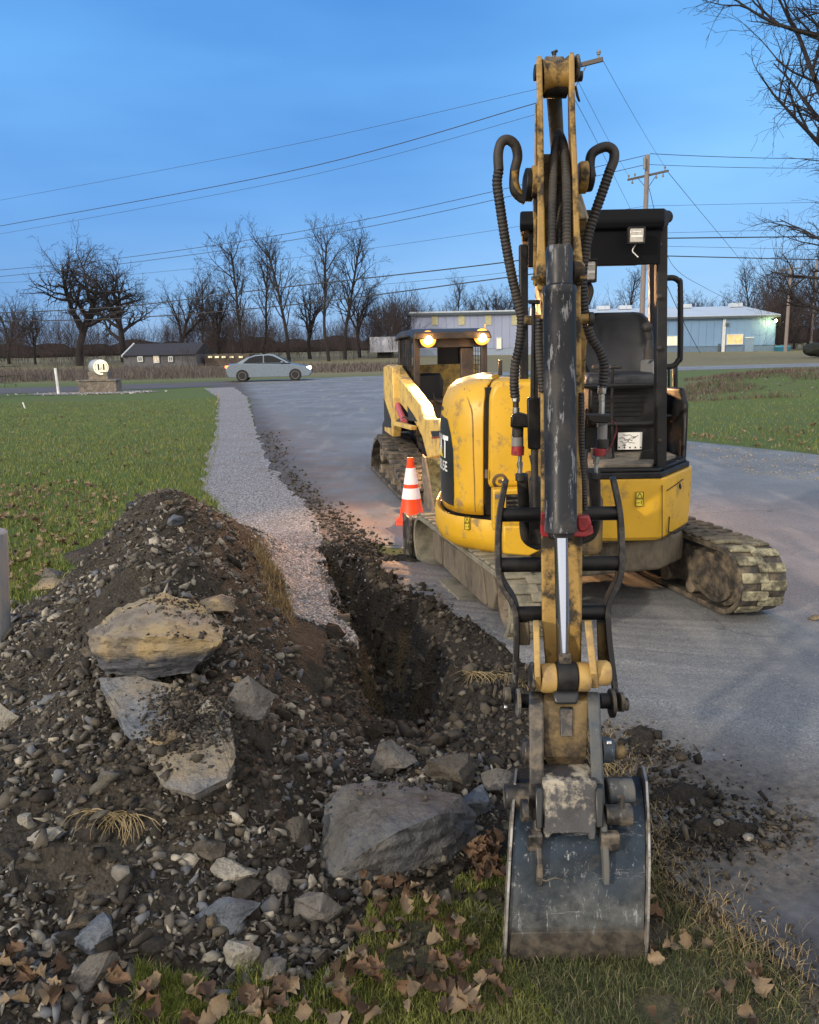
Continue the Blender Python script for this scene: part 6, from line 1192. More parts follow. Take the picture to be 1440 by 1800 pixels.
def disc(name, c, rx, ry, mt, z, seed, kind='structure'):
    t = np.linspace(0, 2*np.pi, 49)[:-1]; rr = 1+.12*fbm(np.cos(t)*2+seed, np.sin(t)*2, 3)*2; x = c[0]+rx*rr*np.cos(t); y = c[1]+ry*rr*np.sin(t); V_ = np.r_[[[c[0], c[1], z]], np.c_[x, y, np.full(48, z)]]; F__ = np.array([(0, 1+i, 1+(i+1) % 48) for i in range(48)]); return tag(link(name, npmesh(name, V_, F__), mt), kind=kind)
disc('gravel_bed', (s0.x-.3, s0.y+.1), 2.7, 1.3, M['gravel'], .02, 4)
p = np.random.default_rng(9).normal(0, 1, (900, 2))*[1.15, .5]+[s0.x-.3, s0.y-.1]; tag(scatter_mesh('bed_stones', p, np.random.default_rng(10).uniform(.03, .08, 900), 11, M['chips'], 1, .7), kind='stuff')
a_ = G(103, 693); m = MB(); m.tube([a_, P(97, 647, a_.y)], .055, 12); tag(m.build('marker_post', M['white'], None), 'thin white marker post leaning left of the stone sign', 'post')
a_ = G(44, 718); m = MB(); m.tube([a_, P(40, 707, a_.y)], .02, 6); tag(m.build('stake', M['white'], None), 'short white stake in the lawn near the left edge', 'stake')
a_ = G(378, 712); m = MB(); m.tube(smoothpath([a_, P(384, 700, a_.y), P(385, 689, a_.y)], 4), .012, 5); tag(m.build('marker_wire', M['straw'], None), 'thin bent wire marker at the lawn edge beside the gravel', 'marker')
a_ = P(-8, 1240, 3.75); b_ = P(-16, 932, 3.75); m = MB(); m.lathe(a_, b_-a_, [(.078, -.3), (.078, .0), (.072, (b_-a_).length-.01), (.06, (b_-a_).length)], 16); tag(m.build('wooden_post', mat('weathered post', (.20, .225, .26), .8, var=.3, scale=3, dirt=(.30, .25, .21), damt=.3, dscale=3, bump=.5, bscale=30, stretch=(6, 6, 1)), None), 'weathered wooden post at the left edge beside the soil heap', 'post')
# ================================================================ UTILITY POLES AND WIRES
M['pole'] = mat('grey pole wood', (.20, .17, .16), .8, var=.25, scale=2, bump=.3, bscale=20, stretch=(8, 8, 1)); M['wire'] = mat('wire', (.015, .016, .02), .6); M['arm'] = mat('crossarm wood', (.09, .08, .075), .8)
def upole(label, u, y, vtop, r, arm=None, ins=(), vb=None):
    t_ = P(u, vtop, y); base = Vector((t_.x, y, Hs(t_.x, y)-.1)); e_ = empty('utility_pole', tuple(base), label, 'utility pole'); MB().cyl(base, t_, r*1.25, r, 14).build('pole', M['pole'], e_)
    if arm:
        a0, a1 = P(*arm[0]), P(*arm[1]); MB().bar(a0, a1, .10, .14).build('crossarm', M['arm'], e_)
        for f_, s_ in ins:
            c = a0.lerp(a1, f_); m = MB(); m.lathe(c+Vector((0, 0, .07 if s_ > 0 else -.07)), (0, 0, s_), [(.03, 0), (.03, .10), (.07, .12), (.06, .16), (.08, .18), (.07, .24), (.03, .27)], 10); m.build('insulator', M['greyp'], e_)
        mid = a0.lerp(a1, .5); MB().bar(a0.lerp(a1, .25), Vector((mid.x, mid.y, mid.z-.9)), .03, .03).build('arm_brace', M['steel'], e_); MB().bar(a0.lerp(a1, .75), Vector((mid.x, mid.y, mid.z-.9)), .03, .03).build('arm_brace', M['steel'], e_)
    return e_
up = upole('tall utility pole rising behind the excavator canopy with a tilted crossarm', 1138.5, 60, 272, .155, ((1104, 316, 62), (1175, 300, 58.5)), ((.02, 1), (.18, 1), (.92, 1), (.12, -1), (.72, -1), (.88, -1)))
MB().cyl(P(1133, 276, 59.7), P(1133, 297, 59.7), .09, n=10).build('cutout', M['greyp'], up)
upole('nearer utility pole hidden behind the boom with only its crossarm end showing', 1006, 31, 98, .09, ((954, 131, 32), (1060, 104, 31)), ((.93, 1), (.08, 1)))
upole('distant utility pole beside the lit corner of the metal building', 1391, 96, 466, .16, ((1371, 475, 96), (1410, 471, 96)), ((.05, 1), (.5, 1), (.95, 1)))
upole('thin far pole at the bare trees near the right edge', 1437, 110, 455, .12)
MB_ = []
def wire(label, pts, r, sag=0.0):
    a0, a1 = P(*pts[0]), P(*pts[-1]); q = []
    if len(pts) == 2: q = [a0.lerp(a1, k/24)-Vector((0, 0, sag*4*(k/24)*(1-k/24))) for k in range(25)]
    else: q = smoothpath([P(*p_) for p_ in pts], 10)
    o = MB().tube(q, r, 5).build('power_line', M['wire'], None, smooth=0); tag(o, label, 'power line', 'overhead wires'); return o
wire('thin highest wire running left from the top of the excavator arm', [(946, 156, 31), (470, 263, 38), (-60, 363, 50)], .008)
wire('thick middle wire running left below the highest thin wire', [(946, 180, 31), (500, 303, 38), (-60, 408, 50)], .016)
wire('thin wire just below the thick middle wire on the left', [(946, 200, 31), (500, 318, 38), (-60, 422, 50)], .008)
wire('wire from the tall pole top running left behind the arm', [(1139, 272, 60), (640, 386, 64), (240, 450, 72), (-60, 480, 80)], .022)
wire('second wire below the tall pole top running left', [(1136, 289, 60), (640, 400, 64), (250, 459, 72), (-60, 492, 80)], .022)
wire('faint thin wire left of the arm over the bare trees', [(1136, 362, 60), (640, 438, 64), (200, 485, 72), (-60, 500, 80)], .012)
wire('upper of two thick telephone cables on the left', [(1138, 420, 60), (895, 460, 62), (480, 507, 66), (200, 540, 70), (-60, 552, 76)], .042)
wire('lower of two thick telephone cables on the left', [(1138, 455, 60), (895, 487, 62), (520, 535, 66), (200, 560, 70), (-60, 565, 76)], .042)
wire('thin wire between the two thick telephone cables', [(1138, 436, 60), (895, 478, 62), (640, 503, 66), (200, 548, 70), (-60, 561, 76)], .014)
wire('highest wire running right from the tall pole', [(1143, 270, 60), (1500, 279, 62)], .022, .1)
wire('second wire running right from the tall pole', [(1139, 289, 60), (1500, 295, 62)], .018, .1)
wire('faint wire crossing the sky right of the canopy at half height', [(1138, 362, 60), (1500, 354, 62)], .012)
wire('thin wire just above the thick cable right of the canopy', [(1138, 410, 60), (1500, 401, 62)], .012)
wire('thick cable right of the canopy below its roof edge', [(1138, 419, 60), (1500, 415, 62)], .042)
wire('thin wire between the two thick cables right of the canopy', [(1138, 432, 60), (1500, 440, 62)], .012)
wire('lower thick cable right of the canopy', [(1138, 449, 60), (1500, 458, 62)], .036)
wire('long thin diagonal wire from the near crossarm down to the tall pole', [(1060, 106, 31), (1171, 296, 58)], .008, .1)
wire('diagonal wire from behind the arm to the left end of the far crossarm', [(1010, 130, 31), (1106, 310, 62)], .008, .1)
wire('steep diagonal wire just right of the arm', [(1008, 170, 31), (1048, 246, 40), (1110, 370, 58)], .010)
wire('faint diagonal wire descending right from the far crossarm', [(1175, 303, 59), (1230, 370, 75), (1300, 455, 100), (1330, 500, 115)], .02)
wire('guy wire slanting down to the metal building right of the canopy', [(1141, 330, 60), (1180, 462, 75), (1240, 506, 90), (1300, 535, 108)], .02)
wire('diagonal guy wire in front of the wall of the metal building', [(1141, 430, 60), (1199, 560, 80), (1231, 620, 92)], .03)
# ================================================================ BUILDINGS
def corr(name, mt): pass
def b_metal(c1, c2):
    def f(t, b):
        n = NT(t); o = n.sep(); s_ = t.nodes.new('ShaderNodeMath'); s_.operation = 'FRACT'; t.links.new(n.math('MULTIPLY', o[0], 1.1), s_.inputs[0]); g = n.rng(s_.outputs[0], .0, .12, 1, 0); c = n.mix(n.rng(n.noise(.3, 4), .3, .7), c1, c2); c = n.mix(n.math('MULTIPLY', g, .35), c, tuple(x*.5 for x in c1)); t.links.new(c, b.inputs['Base Color']); b.inputs['Roughness'].default_value = .5; n.bump(b, g, .6, .05)
    return f
M['wall_blue'] = gmat('pale blue metal siding', b_metal((.13, .235, .40), (.17, .29, .47))); M['wall_lav'] = gmat('pale lavender metal siding', b_metal((.24, .28, .42), (.30, .34, .48))); M['wall_low'] = mat('blue painted block base', (.11, .17, .25), .8); M['roofm'] = gmat('pale metal roof', b_metal((.42, .48, .55), (.5, .56, .63))); M['trim'] = mat('pale trim', (.55, .58, .60), .6); M['gutterd'] = mat('dark gutter', (.06, .08, .10), .5); M['fibre'] = mat('translucent yellow panel', (.42, .40, .24), .6)
M['winlit'] = mat('lit window glass', (.5, .3, .12), .3, emit=(1.0, .62, .28), estr=.55, var=.5, scale=1.5); M['winpale'] = mat('pale lit window', (.6, .55, .35), .3, emit=(1.0, .9, .55), estr=.55)
YB = 100.0
def wallpt(u, v, y=YB): return P(u, v, y)
zb = -.3
xa, xb = P(1012, 600, YB).x, P(1356, 600, YB+1).x; ze = P(1260, 557.5, YB).z
WB = empty('metal_building', ((xa+xb)/2, YB, 0), 'long low pale blue metal building with a lit lamp on its right corner', 'building')
def wbox(x0, x1, y0, y1, z0, z1, name, mt, par, bev=0): m = MB(); m.box(((x0+x1)/2, (y0+y1)/2, (z0+z1)/2), (x1-x0, y1-y0, z1-z0)); return m.build(name, mt, par, bevel=bev)
zl = P(1260, 608, YB).z
wbox(xa, xb, YB, YB+22, zl, ze, 'wall', M['wall_blue'], WB); wbox(xa+.05, xb-.05, YB+.06, YB+21.9, zb, zl, 'wall_base', M['wall_low'], WB)
m = MB(); m.loft([[(xa-.3, YB-.35, ze+.02), (xb+.35, YB-.35, ze+.02), (xb+.35, YB+11, ze+1.5), (xa-.3, YB+11, ze+1.5)], [(xa-.3, YB-.35, ze+.18), (xb+.35, YB-.35, ze+.18), (xb+.35, YB+11, ze+1.7), (xa-.3, YB+11, ze+1.7)]]); m.loft([[(xa-.3, YB+11.01, ze+1.5), (xb+.35, YB+11.01, ze+1.5), (xb+.35, YB+22.3, ze), (xa-.3, YB+22.3, ze)], [(xa-.3, YB+11.01, ze+1.7), (xb+.35, YB+11.01, ze+1.7), (xb+.35, YB+22.3, ze+.2), (xa-.3, YB+22.3, ze+.2)]]); m.build('roof', M['roofm'], WB)
m = MB(); m.prism([(xb+.0, YB+.02, ze), (xb+.0, YB+21.9, ze), (xb+.0, YB+11, ze+1.45)], (-.2, 0, 0)); m.build('gable', M['wall_blue'], WB)
wbox(xa-.3, xb+.3, YB-.52, YB-.36, ze-.14, ze+.10, 'gutter', M['gutterd'], WB)
def wrect(u0, u1, v0, v1, name, mt, par, y, pr_=.08, fr=None):
    a_, c_ = P(u0, v0, y), P(u1, v1, y); x0, x1, z0, z1 = a_.x, c_.x, c_.z, a_.z
    if fr:
        o = bpy.data.objects.new(name, None); COL.objects.link(o); o.parent = par; wbox(x0, x1, y-pr_, y-.01, z0, z1, 'pane', mt, o); w_ = .10
        m = MB()
        for q in ((x0-w_, x1+w_, z1, z1+w_), (x0-w_, x1+w_, z0-w_, z0), (x0-w_, x0, z0, z1), (x1, x1+w_, z0, z1), ((x0+x1)/2-.04, (x0+x1)/2+.04, z0, z1)): m.box(((q[0]+q[1])/2, y-.07, (q[2]+q[3])/2), (q[1]-q[0], .14, q[3]-q[2]))
        m.build('window_frame', fr, o); return o
    return wbox(x0, x1, y-pr_, y-.01, z0, z1, name, mt, par)
wrect(1279, 1304, 589, 604, 'window', M['winlit'], WB, YB, fr=M['trim']); wrect(1173, 1189, 592, 606, 'window', M['winpale'], WB, YB, fr=M['trim']); wrect(1133, 1137, 592, 606, 'window', M['winpale'], WB, YB, fr=M['trim'])
wrect(1310, 1324, 594, 621, 'door', mat('grey blue door', (.16, .24, .34), .6), WB, YB+.06, .1); wrect(1309, 1325, 592.5, 594, 'door_head', M['trim'], WB, YB+.06, .15); wrect(1271, 1273, 560, 622, 'downpipe', M['trim'], WB, YB, .12); wrect(1275, 1280, 568, 573, 'meter_box', M['gutterd'], WB, YB, .25); wrect(1263, 1265, 604, 622, 'downpipe', M['gutterd'], WB, YB, .12)
a_ = P(1363, 563, YB-.4); m = MB(); m.lathe(a_, (.2, -1, -.3), [(.10, -.25), (.20, -.1), (.20, .02), (.16, .10)], 14); wl = m.build('wall_lamp', M['black'], WB); m = MB(); m.lathe(a_+Vector((.02, -.12, -.05)), (.2, -1, -.3), [(.18, 0), (.14, .07), (.03, .10)], 14); m.build('lamp_glass', mat('lit wall lamp', (1, 1, .4), .3, emit=(1.0, .92, .30), estr=40), wl)
MB().bar(P(1356, 561, YB), a_, .08, .08).build('lamp_arm', M['black'], WB)
pl_ = bpy.data.lights.new('wall_lamp_light', 'POINT'); pl_.energy = 160; pl_.color = (1.0, .95, .35); pl_.shadow_soft_size = .15; po = bpy.data.objects.new('wall_lamp_light', pl_); COL.objects.link(po); po.location = a_+Vector((-.45, -.75, -.25))
for u in (1060, 1098, 1203, 1292): m = MB(); c = P(u, 552, YB+9.5); m.box((c.x, YB+9.5, ze+1.75), (1.6, 1.0, .5)); m.build('roof_vent', M['roofm'], WB, bevel=.05)
YL = 96.0; xl, xr = P(724, 600, YL).x, P(1011.5, 600, YL).x; zt2 = P(820, 551, YL).z
WH = empty('warehouse', ((xl+xr)/2, YL, 0), 'tall pale lavender warehouse with yellowish panels under its eaves behind the loader', 'building')
zl2 = P(820, 613, YL).z
wbox(xl, xr, YL, YL+24, zl2, zt2, 'wall', M['wall_lav'], WH); wbox(xl+.05, xr-.05, YL+.05, YL+24, -.3, zl2, 'wall_base', mat('pale blue base', (.24, .30, .40), .7), WH)
wbox(xl-.25, xr+.2, YL-.3, YL+24.3, zt2+.01, zt2+.28, 'roof', M['roofm'], WH); wbox(xl-.2, xr+.1, YL-.42, YL-.31, zt2-.15, zt2+.12, 'gutter', M['gutterd'], WH)
for u in (759, 806, 853, 900): wrect(u, u+11, 554, 571, 'skylight_panel', M['fibre'], WH, YL)
wrect(769, 790, 590, 604, 'window', M['winlit'], WH, YL, fr=M['trim']); wrect(874, 880, 595, 612, 'window', M['winpale'], WH, YL, fr=M['trim'])
c = P(1375, 617, 98); DU = tag(MB().loft([[(c.x-.75*k, 98+.6*k, c.z-.45+z), (c.x+.75*k, 98+.6*k, c.z-.45+z), (c.x+.75*k, 98-.6*k, c.z-.45+z), (c.x-.75*k, 98-.6*k, c.z-.45+z)] for z, k in ((0, .8), (.85, 1.0), (.9, 1.05), (1.0, .95), (1.1, .6))]).build('dumpster', mat('blue dumpster', (.03, .16, .26), .5), None, bevel=.03), 'small blue dumpster between the metal building and the distant pole', 'dumpster')
YH = 78.0
HS = empty('low_house', (P(280, 640, YH).x, YH, 0), 'low grey house with a white gable end behind the stone sign', 'house'); x0, x1 = P(217, 630, YH).x, P(345, 630, YH).x; zh = P(280, 624, YH).z
wbox(x0, x1, YH, YH+7, -.2, zh, 'wall', mat('grey siding', (.09, .095, .11), .7, var=.2, scale=1), HS); m = MB(); m.prism([(x0, YH-.3, zh), (x0, YH+7.3, zh), (x0, YH+3.5, zh+1.1)], (x1-x0, 0, 0)); m.build('roof', mat('dark shingle roof', (.03, .027, .03), .8), HS); m = MB(); m.bar((x0-.02, YH-.35, zh-.05), (x0-.02, YH+3.5, zh+1.12), .12, .16); m.build('gable_trim', M['trim'], HS)
wrect(272, 279, 627, 636, 'window', M['winlit'], HS, YH, fr=M['trim']); wrect(298, 303, 628, 634, 'window', M['glassd'], HS, YH, fr=M['trim']); wrect(244, 250, 628, 634, 'window', M['glassd'], HS, YH, fr=M['trim'])
x0, x1 = P(362, 630, 80).x, P(440, 630, 80).x; m = MB(); m.box(((x0+x1)/2, 81, P(400, 632, 80).z), (x1-x0, 3, 1.0)); HB = tag(m.build('mobile_home', mat('dark brown siding', (.08, .06, .05), .7), None), 'low dark mobile home with yellow lit windows left of the car', 'mobile home')
for u in (366, 378, 390, 404, 420): wrect(u, u+7, 626, 629, 'window', M['winpale'], HB, 79.4)
x0, x1 = P(650, 600, 92).x, P(703, 600, 92).x; z0, z1 = P(675, 619, 92).z, P(675, 592, 92).z; TRL = tag(wbox(x0, x1, 92, 95, z0, z1, 'box_trailer', mat('grey white trailer side', (.36, .38, .46), .6, var=.4, scale=.7), None), 'pale box trailer parked in the trees left of the warehouse', 'trailer'); m = MB(); m.box(((x0+x1)/2, 93.5, (z0)/2-.1), (1.8, 1.6, z0+.2)); m.build('wheel', M['tyre'], TRL)
# ================================================================ TREES
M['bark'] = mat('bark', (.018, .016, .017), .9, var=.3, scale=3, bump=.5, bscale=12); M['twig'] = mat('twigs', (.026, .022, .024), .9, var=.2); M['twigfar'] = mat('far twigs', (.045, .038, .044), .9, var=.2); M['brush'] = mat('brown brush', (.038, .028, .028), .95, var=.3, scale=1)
def grow(r, p, d, L, rad, lvl, prm, out):
    n = prm['seg'][min(lvl, len(prm['seg'])-1)]; pts = [p.copy()]; rs = [rad]; dirs = [d.copy()]; wig = prm['wig']*(1+.5*lvl); up_ = prm['up'][min(lvl, len(prm['up'])-1)]
    for k in range(n):
        d = (d+Vector((r.gauss(0, wig), r.gauss(0, wig), r.gauss(0, wig)))+Vector((0, 0, up_))).normalized(); p = p+d*(L/n); pts.append(p.copy()); rs.append(max(rad*(1-(k+1)/n*(.80 if lvl else .62)), prm['rmin'])); dirs.append(d.copy())
    out.append((pts, rs, lvl))
    if lvl >= prm['max']: return
    nc = prm['kids'][lvl]; t0 = prm['start'][min(lvl, len(prm['start'])-1)]
    for k in range(nc):
        t = t0+(1-t0)*(k+r.random()*.9)/nc; i = min(int(t*n), n-1); f = t*n-i; q = pts[i].lerp(pts[i+1], f); dd = dirs[i+1]; a = r.uniform(0, 6.283) if lvl else k*2.4+r.uniform(-.5, .5)
        x = dd.cross(Vector((0, 0, 1))) if abs(dd.z) < .95 else dd.cross(Vector((1, 0, 0))); x.normalize(); y = dd.cross(x); sp = R(prm['ang'][min(lvl, len(prm['ang'])-1)]*r.uniform(.7, 1.25))
        nd = (dd*math.cos(sp)+(x*math.cos(a)+y*math.sin(a))*math.sin(sp)).normalized(); rr = rs[i]*(1-f)+rs[i+1]*f
        grow(r, q, nd, L*prm['len'][lvl]*r.uniform(.65, 1.15)*(1-.35*t*(lvl == 0)), min(rr*.85, rad*prm['rr']*r.uniform(.7, 1.1)), lvl+1, prm, out)
def tubes(out, lv0, lv1):
    VV, FF = [], []; b0 = 0
    for pts, rs, lvl in out:
        if not lv0 <= lvl <= lv1: continue
        n = 8 if lvl == 0 else 5 if lvl == 1 else 3; k = len(pts); d = (pts[-1]-pts[0]).normalized(); a = d.cross(Vector((.3, .5, .81))).normalized(); b_ = d.cross(a)
        for p, q in zip(pts, rs):
            for j in range(n): t = 6.2832*j/n; VV.append(p+(a*math.cos(t)+b_*math.sin(t))*q)
        for i in range(k-1):
            for j in range(n): FF.append((b0+i*n+j, b0+i*n+(j+1) % n, b0+(i+1)*n+(j+1) % n, b0+(i+1)*n+j))
        b0 += k*n
    return np.array([v[:] for v in VV]), np.array(FF)
def treemesh(seed, prm, Ht, r0, lean=(0, 0)):
    r = random.Random(seed); out = []; grow(r, Vector((0, 0, -.2)), Vector((lean[0], lean[1], 1)).normalized(), Ht*prm.get('trunk', .6), r0, 0, prm, out)
    a = npmesh('trunk', *tubes(out, 0, 0), True); b_ = npmesh('crown', *tubes(out, 1, 9), True); return a, b_
OAK = dict(seg=[7, 7, 5, 4, 3], wig=.10, up=[.02, .04, .03, .02, .01], rmin=.012, max=4, kids=[11, 8, 6, 4], start=[.30, .25, .2, .15], ang=[58, 45, 42, 40], len=[.95, .52, .48, .5], rr=.62, trunk=.55)
TALL = dict(seg=[9, 6, 4, 3, 3], wig=.06, up=[.03, .10, .05, .03], rmin=.012, max=4, kids=[16, 6, 5, 3], start=[.30, .2, .2, .1], ang=[38, 36, 38, 35], len=[.42, .5, .48, .5], rr=.45, trunk=.92)
VASE = dict(seg=[5, 7, 5, 4, 3], wig=.07, up=[.02, .07, .04, .02], rmin=.012, max=4, kids=[8, 8, 6, 4], start=[.35, .2, .2, .1], ang=[32, 34, 36, 38], len=[1.25, .45, .45, .5], rr=.62, trunk=.45)
def mk(meshes, loc, label, rot=0, s_=1.0, group=None, mt=None, name='bare_tree', sx=1.0):
    e_ = empty(name, loc, label, 'tree', group); e_.rotation_euler.z = rot; e_.scale = (s_*sx, s_*sx, s_)
    for nm, me, mm in (('trunk', meshes[0], M['bark']), ('crown', meshes[1], mt or M['twig'])):
        if not me.materials: me.materials.append(mm)
        o = bpy.data.objects.new(nm, me); COL.objects.link(o); o.parent = e_
    return e_
def at(u, y): p_ = P(u, 620, y); return (p_.x, y, Hs(p_.x, y))
oak = treemesh(3, OAK, 16, .48); mk(oak, at(138, 88), 'big spreading bare oak behind the stone sign', 0, .98)
oak2 = treemesh(9, OAK, 15, .42); mk(oak2, at(218, 97), 'second broad bare tree to the right of the big oak', 1.0, 1.0)
P_ = [treemesh(20, TALL, 14, .24), treemesh(21, TALL, 13, .20), treemesh(22, VASE, 13, .26), treemesh(24, VASE, 14, .3), treemesh(25, TALL, 15, .22)]
tl_ = [(318, 92, 3, .80, 'slender bare tree standing alone right of the two broad trees'), (384, 96, 2, .85, 'bushy bare tree above the lit mobile home'), (428, 90, 1, .95, 'thin straight bare tree left of the car'), (508, 88, 0, .88, 'tall bare tree directly above the car'), (545, 95, 3, .80, 'forked bare tree right of the tree above the car'), (578, 86, 4, .88, 'tallest thin bare tree in the clump left of the loader'), (606, 90, 0, .92, 'tall bare tree at the right of the clump left of the loader'), (632, 96, 2, .9, 'low forked bare tree at the end of the clump by the trailer'), (462, 100, 4, .82, 'thin bare tree in the gap left of the tree above the car'), (355, 105, 1, .8, 'thin bare tree between the lone slender tree and the bushy tree'), (14, 100, 3, .75, 'bare tree at the left edge behind the evergreen'), (60, 96, 2, .62, 'low shrubby bare tree left of the big oak')]
for i, (u, y, k, s_, lb) in enumerate(tl_): mk(P_[k], at(u, y), lb, i*1.3, s_)
back = [(668, 150), (700, 142), (735, 150), (770, 146), (800, 152), (835, 140), (862, 138), (888, 142), (1075, 150), (1100, 140), (1128, 150), (1205, 140), (1228, 148), (1250, 145), (1322, 135), (1340, 130), (1300, 142), (1366, 128), (1395, 120), (1420, 122)]
for i, (u, y) in enumerate(back): mk(P_[(2, 3, 2, 3, 0)[i % 5]], at(u, y), 'bare tree rising above the roofs in the row behind the buildings', i*2.1, (.95 if 820 < u < 900 else .80)*(1+.12*math.sin(i*3.7)), 'bare trees behind the buildings', sx=.95)
mk(oak2, at(1475, 68), 'bare tree leaning in at the right edge above the distant pole', 2.2, .95)
NEAR = dict(seg=[9, 12, 9, 6, 4, 3], wig=.045, up=[.01, .05, .02, 0, -.01], rmin=.0022, max=5, kids=[13, 12, 9, 6, 3], start=[.16, .14, .12, .1, .1], ang=[36, 36, 42, 42, 40], len=[.85, .44, .42, .45, .5], rr=.50, trunk=.8)
nt_ = treemesh(78, NEAR, 12.0, .20, (-.16, 0)); mk(nt_, (8.3, 12.6, 0), 'big bare tree reaching in from the upper right corner', 0.6, 1.0)
# thicket beyond the street: too many stems to count
def thicket(name, pts, hs, seed, mt):
    r = random.Random(seed); prm = dict(seg=[4, 3, 2], wig=.10, up=[.05, .10, .05], rmin=.02, max=2, kids=[9, 5], start=[.1, .2], ang=[34, 36], len=[.6, .5], rr=.5, trunk=1.0)
    base = []
    for k in range(6): out = []; grow(r, Vector((0, 0, -.1)), Vector((r.uniform(-.15, .15), r.uniform(-.1, .1), 1)).normalized(), 1.0, .010, 0, prm, out); out = [(p_, [q*.35 if l else q for q in rs], l) for p_, rs, l in out]; out = [(p_, [max(.0021, q*.12) for q in rs], l) for p_, rs, l in out]; base.append(tubes(out, 0, 2))
    VV, FF = [], []; b0 = 0
    for i, ((x, y), h) in enumerate(zip(pts, hs)):
        v, f = base[i % 6]; a = r.uniform(0, 6.28); c_, s_ = math.cos(a), math.sin(a); q = v@np.array([[c_, s_, 0], [-s_, c_, 0], [0, 0, 1]])*np.array([h*.9, h*.9, h]); VV.append(q+[x, y, Hs(x, y)]); FF.append(f+b0) if f.shape[1] == 4 else None; b0 += len(v)
    return tag(link(name, npmesh(name, np.concatenate(VV), np.concatenate(FF)), mt), kind='stuff')
r = random.Random(5)
def band(u0, u1, y0, y1, n, h0, h1): 
    p_ = []; h_ = []
    for k in range(n): y = r.uniform(y0, y1); u = r.uniform(u0, u1); q = P(u, 620, y); p_.append((q.x, y)); h_.append(r.uniform(h0, h1)*(1+.25*math.sin(u*.02)))
    return p_, h_
p_, h_ = band(-80, 640, 84, 108, 420, 2.2, 4.6); thicket('thicket', p_, h_, 1, M['brush'])
p_, h_ = band(640, 730, 90, 110, 60, 3, 5.5); thicket('thicket', p_, h_, 2, M['brush'])
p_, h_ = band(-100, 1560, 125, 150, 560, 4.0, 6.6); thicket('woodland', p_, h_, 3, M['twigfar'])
p_, h_ = band(1340, 1560, 100, 125, 110, 5, 9); thicket('thicket', p_, h_, 4, M['brush'])
p_, h_ = band(-100, 420, 62, 74, 60, 1.0, 1.8); thicket('roadside_brush', p_, h_, 6, M['brush'])
# distant wooded ground closing the view
hv = []; 
for k in range(161):
    x = -260+k*3.5; h = 6.2+2.0*math.sin(k*.37)+1.3*math.sin(k*.9+1); hv.append((x, h))
def b_wood(t, b):
    n = NT(t); f = n.noise(1.2, 6, .8, (1, 1, .25)); c = n.mix(n.rng(f, .35, .65), (.022, .019, .022), (.060, .050, .052)); t.links.new(c, b.inputs['Base Color']); b.inputs['Roughness'].default_value = 1; b.inputs['Specular IOR Level'].default_value = 0
M['wood'] = gmat('dark far woodland', b_wood); m = MB(); rd = random.Random(3)
for k in range(420):
    x = rd.uniform(-260, 300); y = 165+rd.uniform(0, 25); h = rd.uniform(1.6, 3.6); w_ = rd.uniform(2, 4.5); z0 = 1.0; v_, f_ = ICO[2]; m.add([(x+a*w_*(1+.2*rd.random()), y+b_*2.5, z0+h*.5+c*h*.5*(1+.3*rd.random())) for a, b_, c in v_], [tuple(q) for q in f_])
wd_ = m.build('far_woodland', M['wood'], None, smooth=0); tag(wd_, kind='stuff')
M['weed'] = gmat('dry weeds', b_blade((.055, .045, .046), (.11, .092, .088), (.17, .145, .125))); M['scrub'] = gmat('brown scrub', b_blade((.05, .038, .032), (.11, .08, .068), (.20, .15, .12)))
def wpts(n, u0, u1, y0, y1, seed):
    g = np.random.default_rng(seed); u = g.uniform(u0, u1, n); y = g.uniform(y0, y1, n); return np.array([(P(a, 620, b_).x, b_) for a, b_ in zip(u, y)])
grass('dry_weeds', wpts(9000, -80, 400, 52, 72, 1), .15, .75, .028, M['weed'], 2, .45); grass('dry_weeds', wpts(3500, 400, 700, 58, 74, 3), .15, .5, .05, M['weed'], 4, .4)
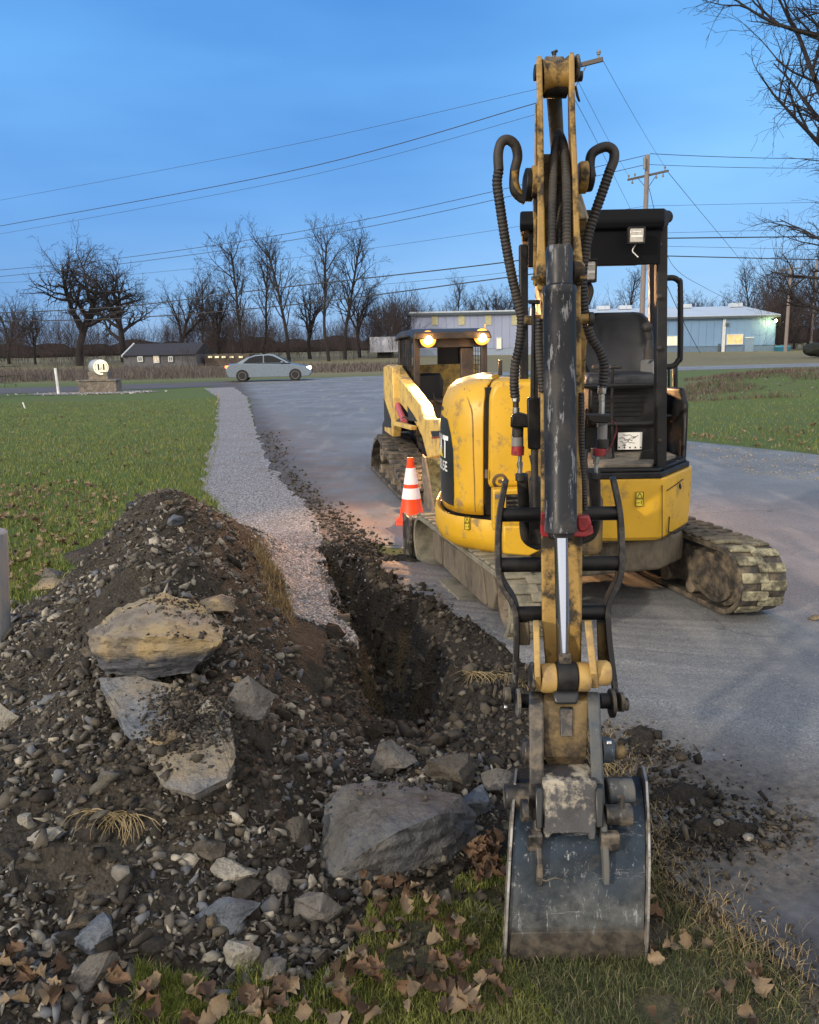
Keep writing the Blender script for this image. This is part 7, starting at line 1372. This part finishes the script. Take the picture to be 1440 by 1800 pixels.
bp_ = wpts(9000, 1205, 1560, 22.5, 33, 5); g_ = np.random.default_rng(8); keep = vnoise(bp_[:, 0]*.8, bp_[:, 1]*.8) > .42; grass('scrub', bp_[keep], .03, .20, .02, M['scrub'], 6, .7)
tag(scatter_mesh('scrub_debris', wpts(300, 1210, 1500, 23.5, 30, 9), np.random.default_rng(1).uniform(.02, .06, 300), 12, M['rubble'], 1, .5), kind='stuff')
# evergreen at the left edge
def pine(seed, Ht):
    r = random.Random(seed); tr = MB(); tr.tube([Vector((0, 0, -.2)), Vector((0, 0, Ht))], [.12, .02], 8); q = []; g = np.random.default_rng(seed)
    for k in range(70):
        z = Ht*(.12+.86*k/70); L = (1-z/Ht)*2.2+.3; a = k*2.4+r.uniform(-.3, .3); d = Vector((math.cos(a), math.sin(a), -.12)); p0 = Vector((0, 0, z)); tr.tube([p0, p0+d*L*.5, p0+d*L+Vector((0, 0, .12))], [.02, .012, .004], 4)
        for j in range(60):
            t = r.uniform(.2, 1); c = p0+d*L*t+Vector((r.gauss(0, .10), r.gauss(0, .10), r.gauss(0, .06))); e_ = Vector((r.gauss(0, 1), r.gauss(0, 1), r.gauss(0, .6))).normalized()*.12; s_ = e_.cross(Vector((0, 0, 1))).normalized()*.018; q.append((c-s_, c+s_, c+e_))
    V_ = np.array([v[:] for t in q for v in t]); F__ = np.arange(len(V_)).reshape(-1, 3); return tr, V_, F__
pe = P(-62, 620, 33); EV = empty('evergreen_tree', (pe.x, 33, 0), 'dark evergreen tree cut off by the left edge', 'tree'); tr, V_, F__ = pine(4, 6.1)
for v in tr.v: v += Vector((pe.x, 33, 0))
tr.build('trunk', M['bark'], EV); link('crown', npmesh('crown', V_, F__), gmat('dark needles', b_blade((.008, .020, .010), (.02, .045, .018), (.05, .06, .02))), EV)
pe = P(1438, 612, 70); m = MB(); v_, f_ = ICO[3]; rd = random.Random(1); m.add([(pe.x+a*1.1*(1+.25*rd.random()), 70+b_*(1+.2*rd.random()), pe.z-.1+c*.5*(1+.3*rd.random())) for a, b_, c in v_], [tuple(q) for q in f_]); tag(m.build('bush', mat('dark bush', (.012, .016, .012), .9), None, smooth=0), 'dark round bush at the right edge in front of the trees', 'bush')
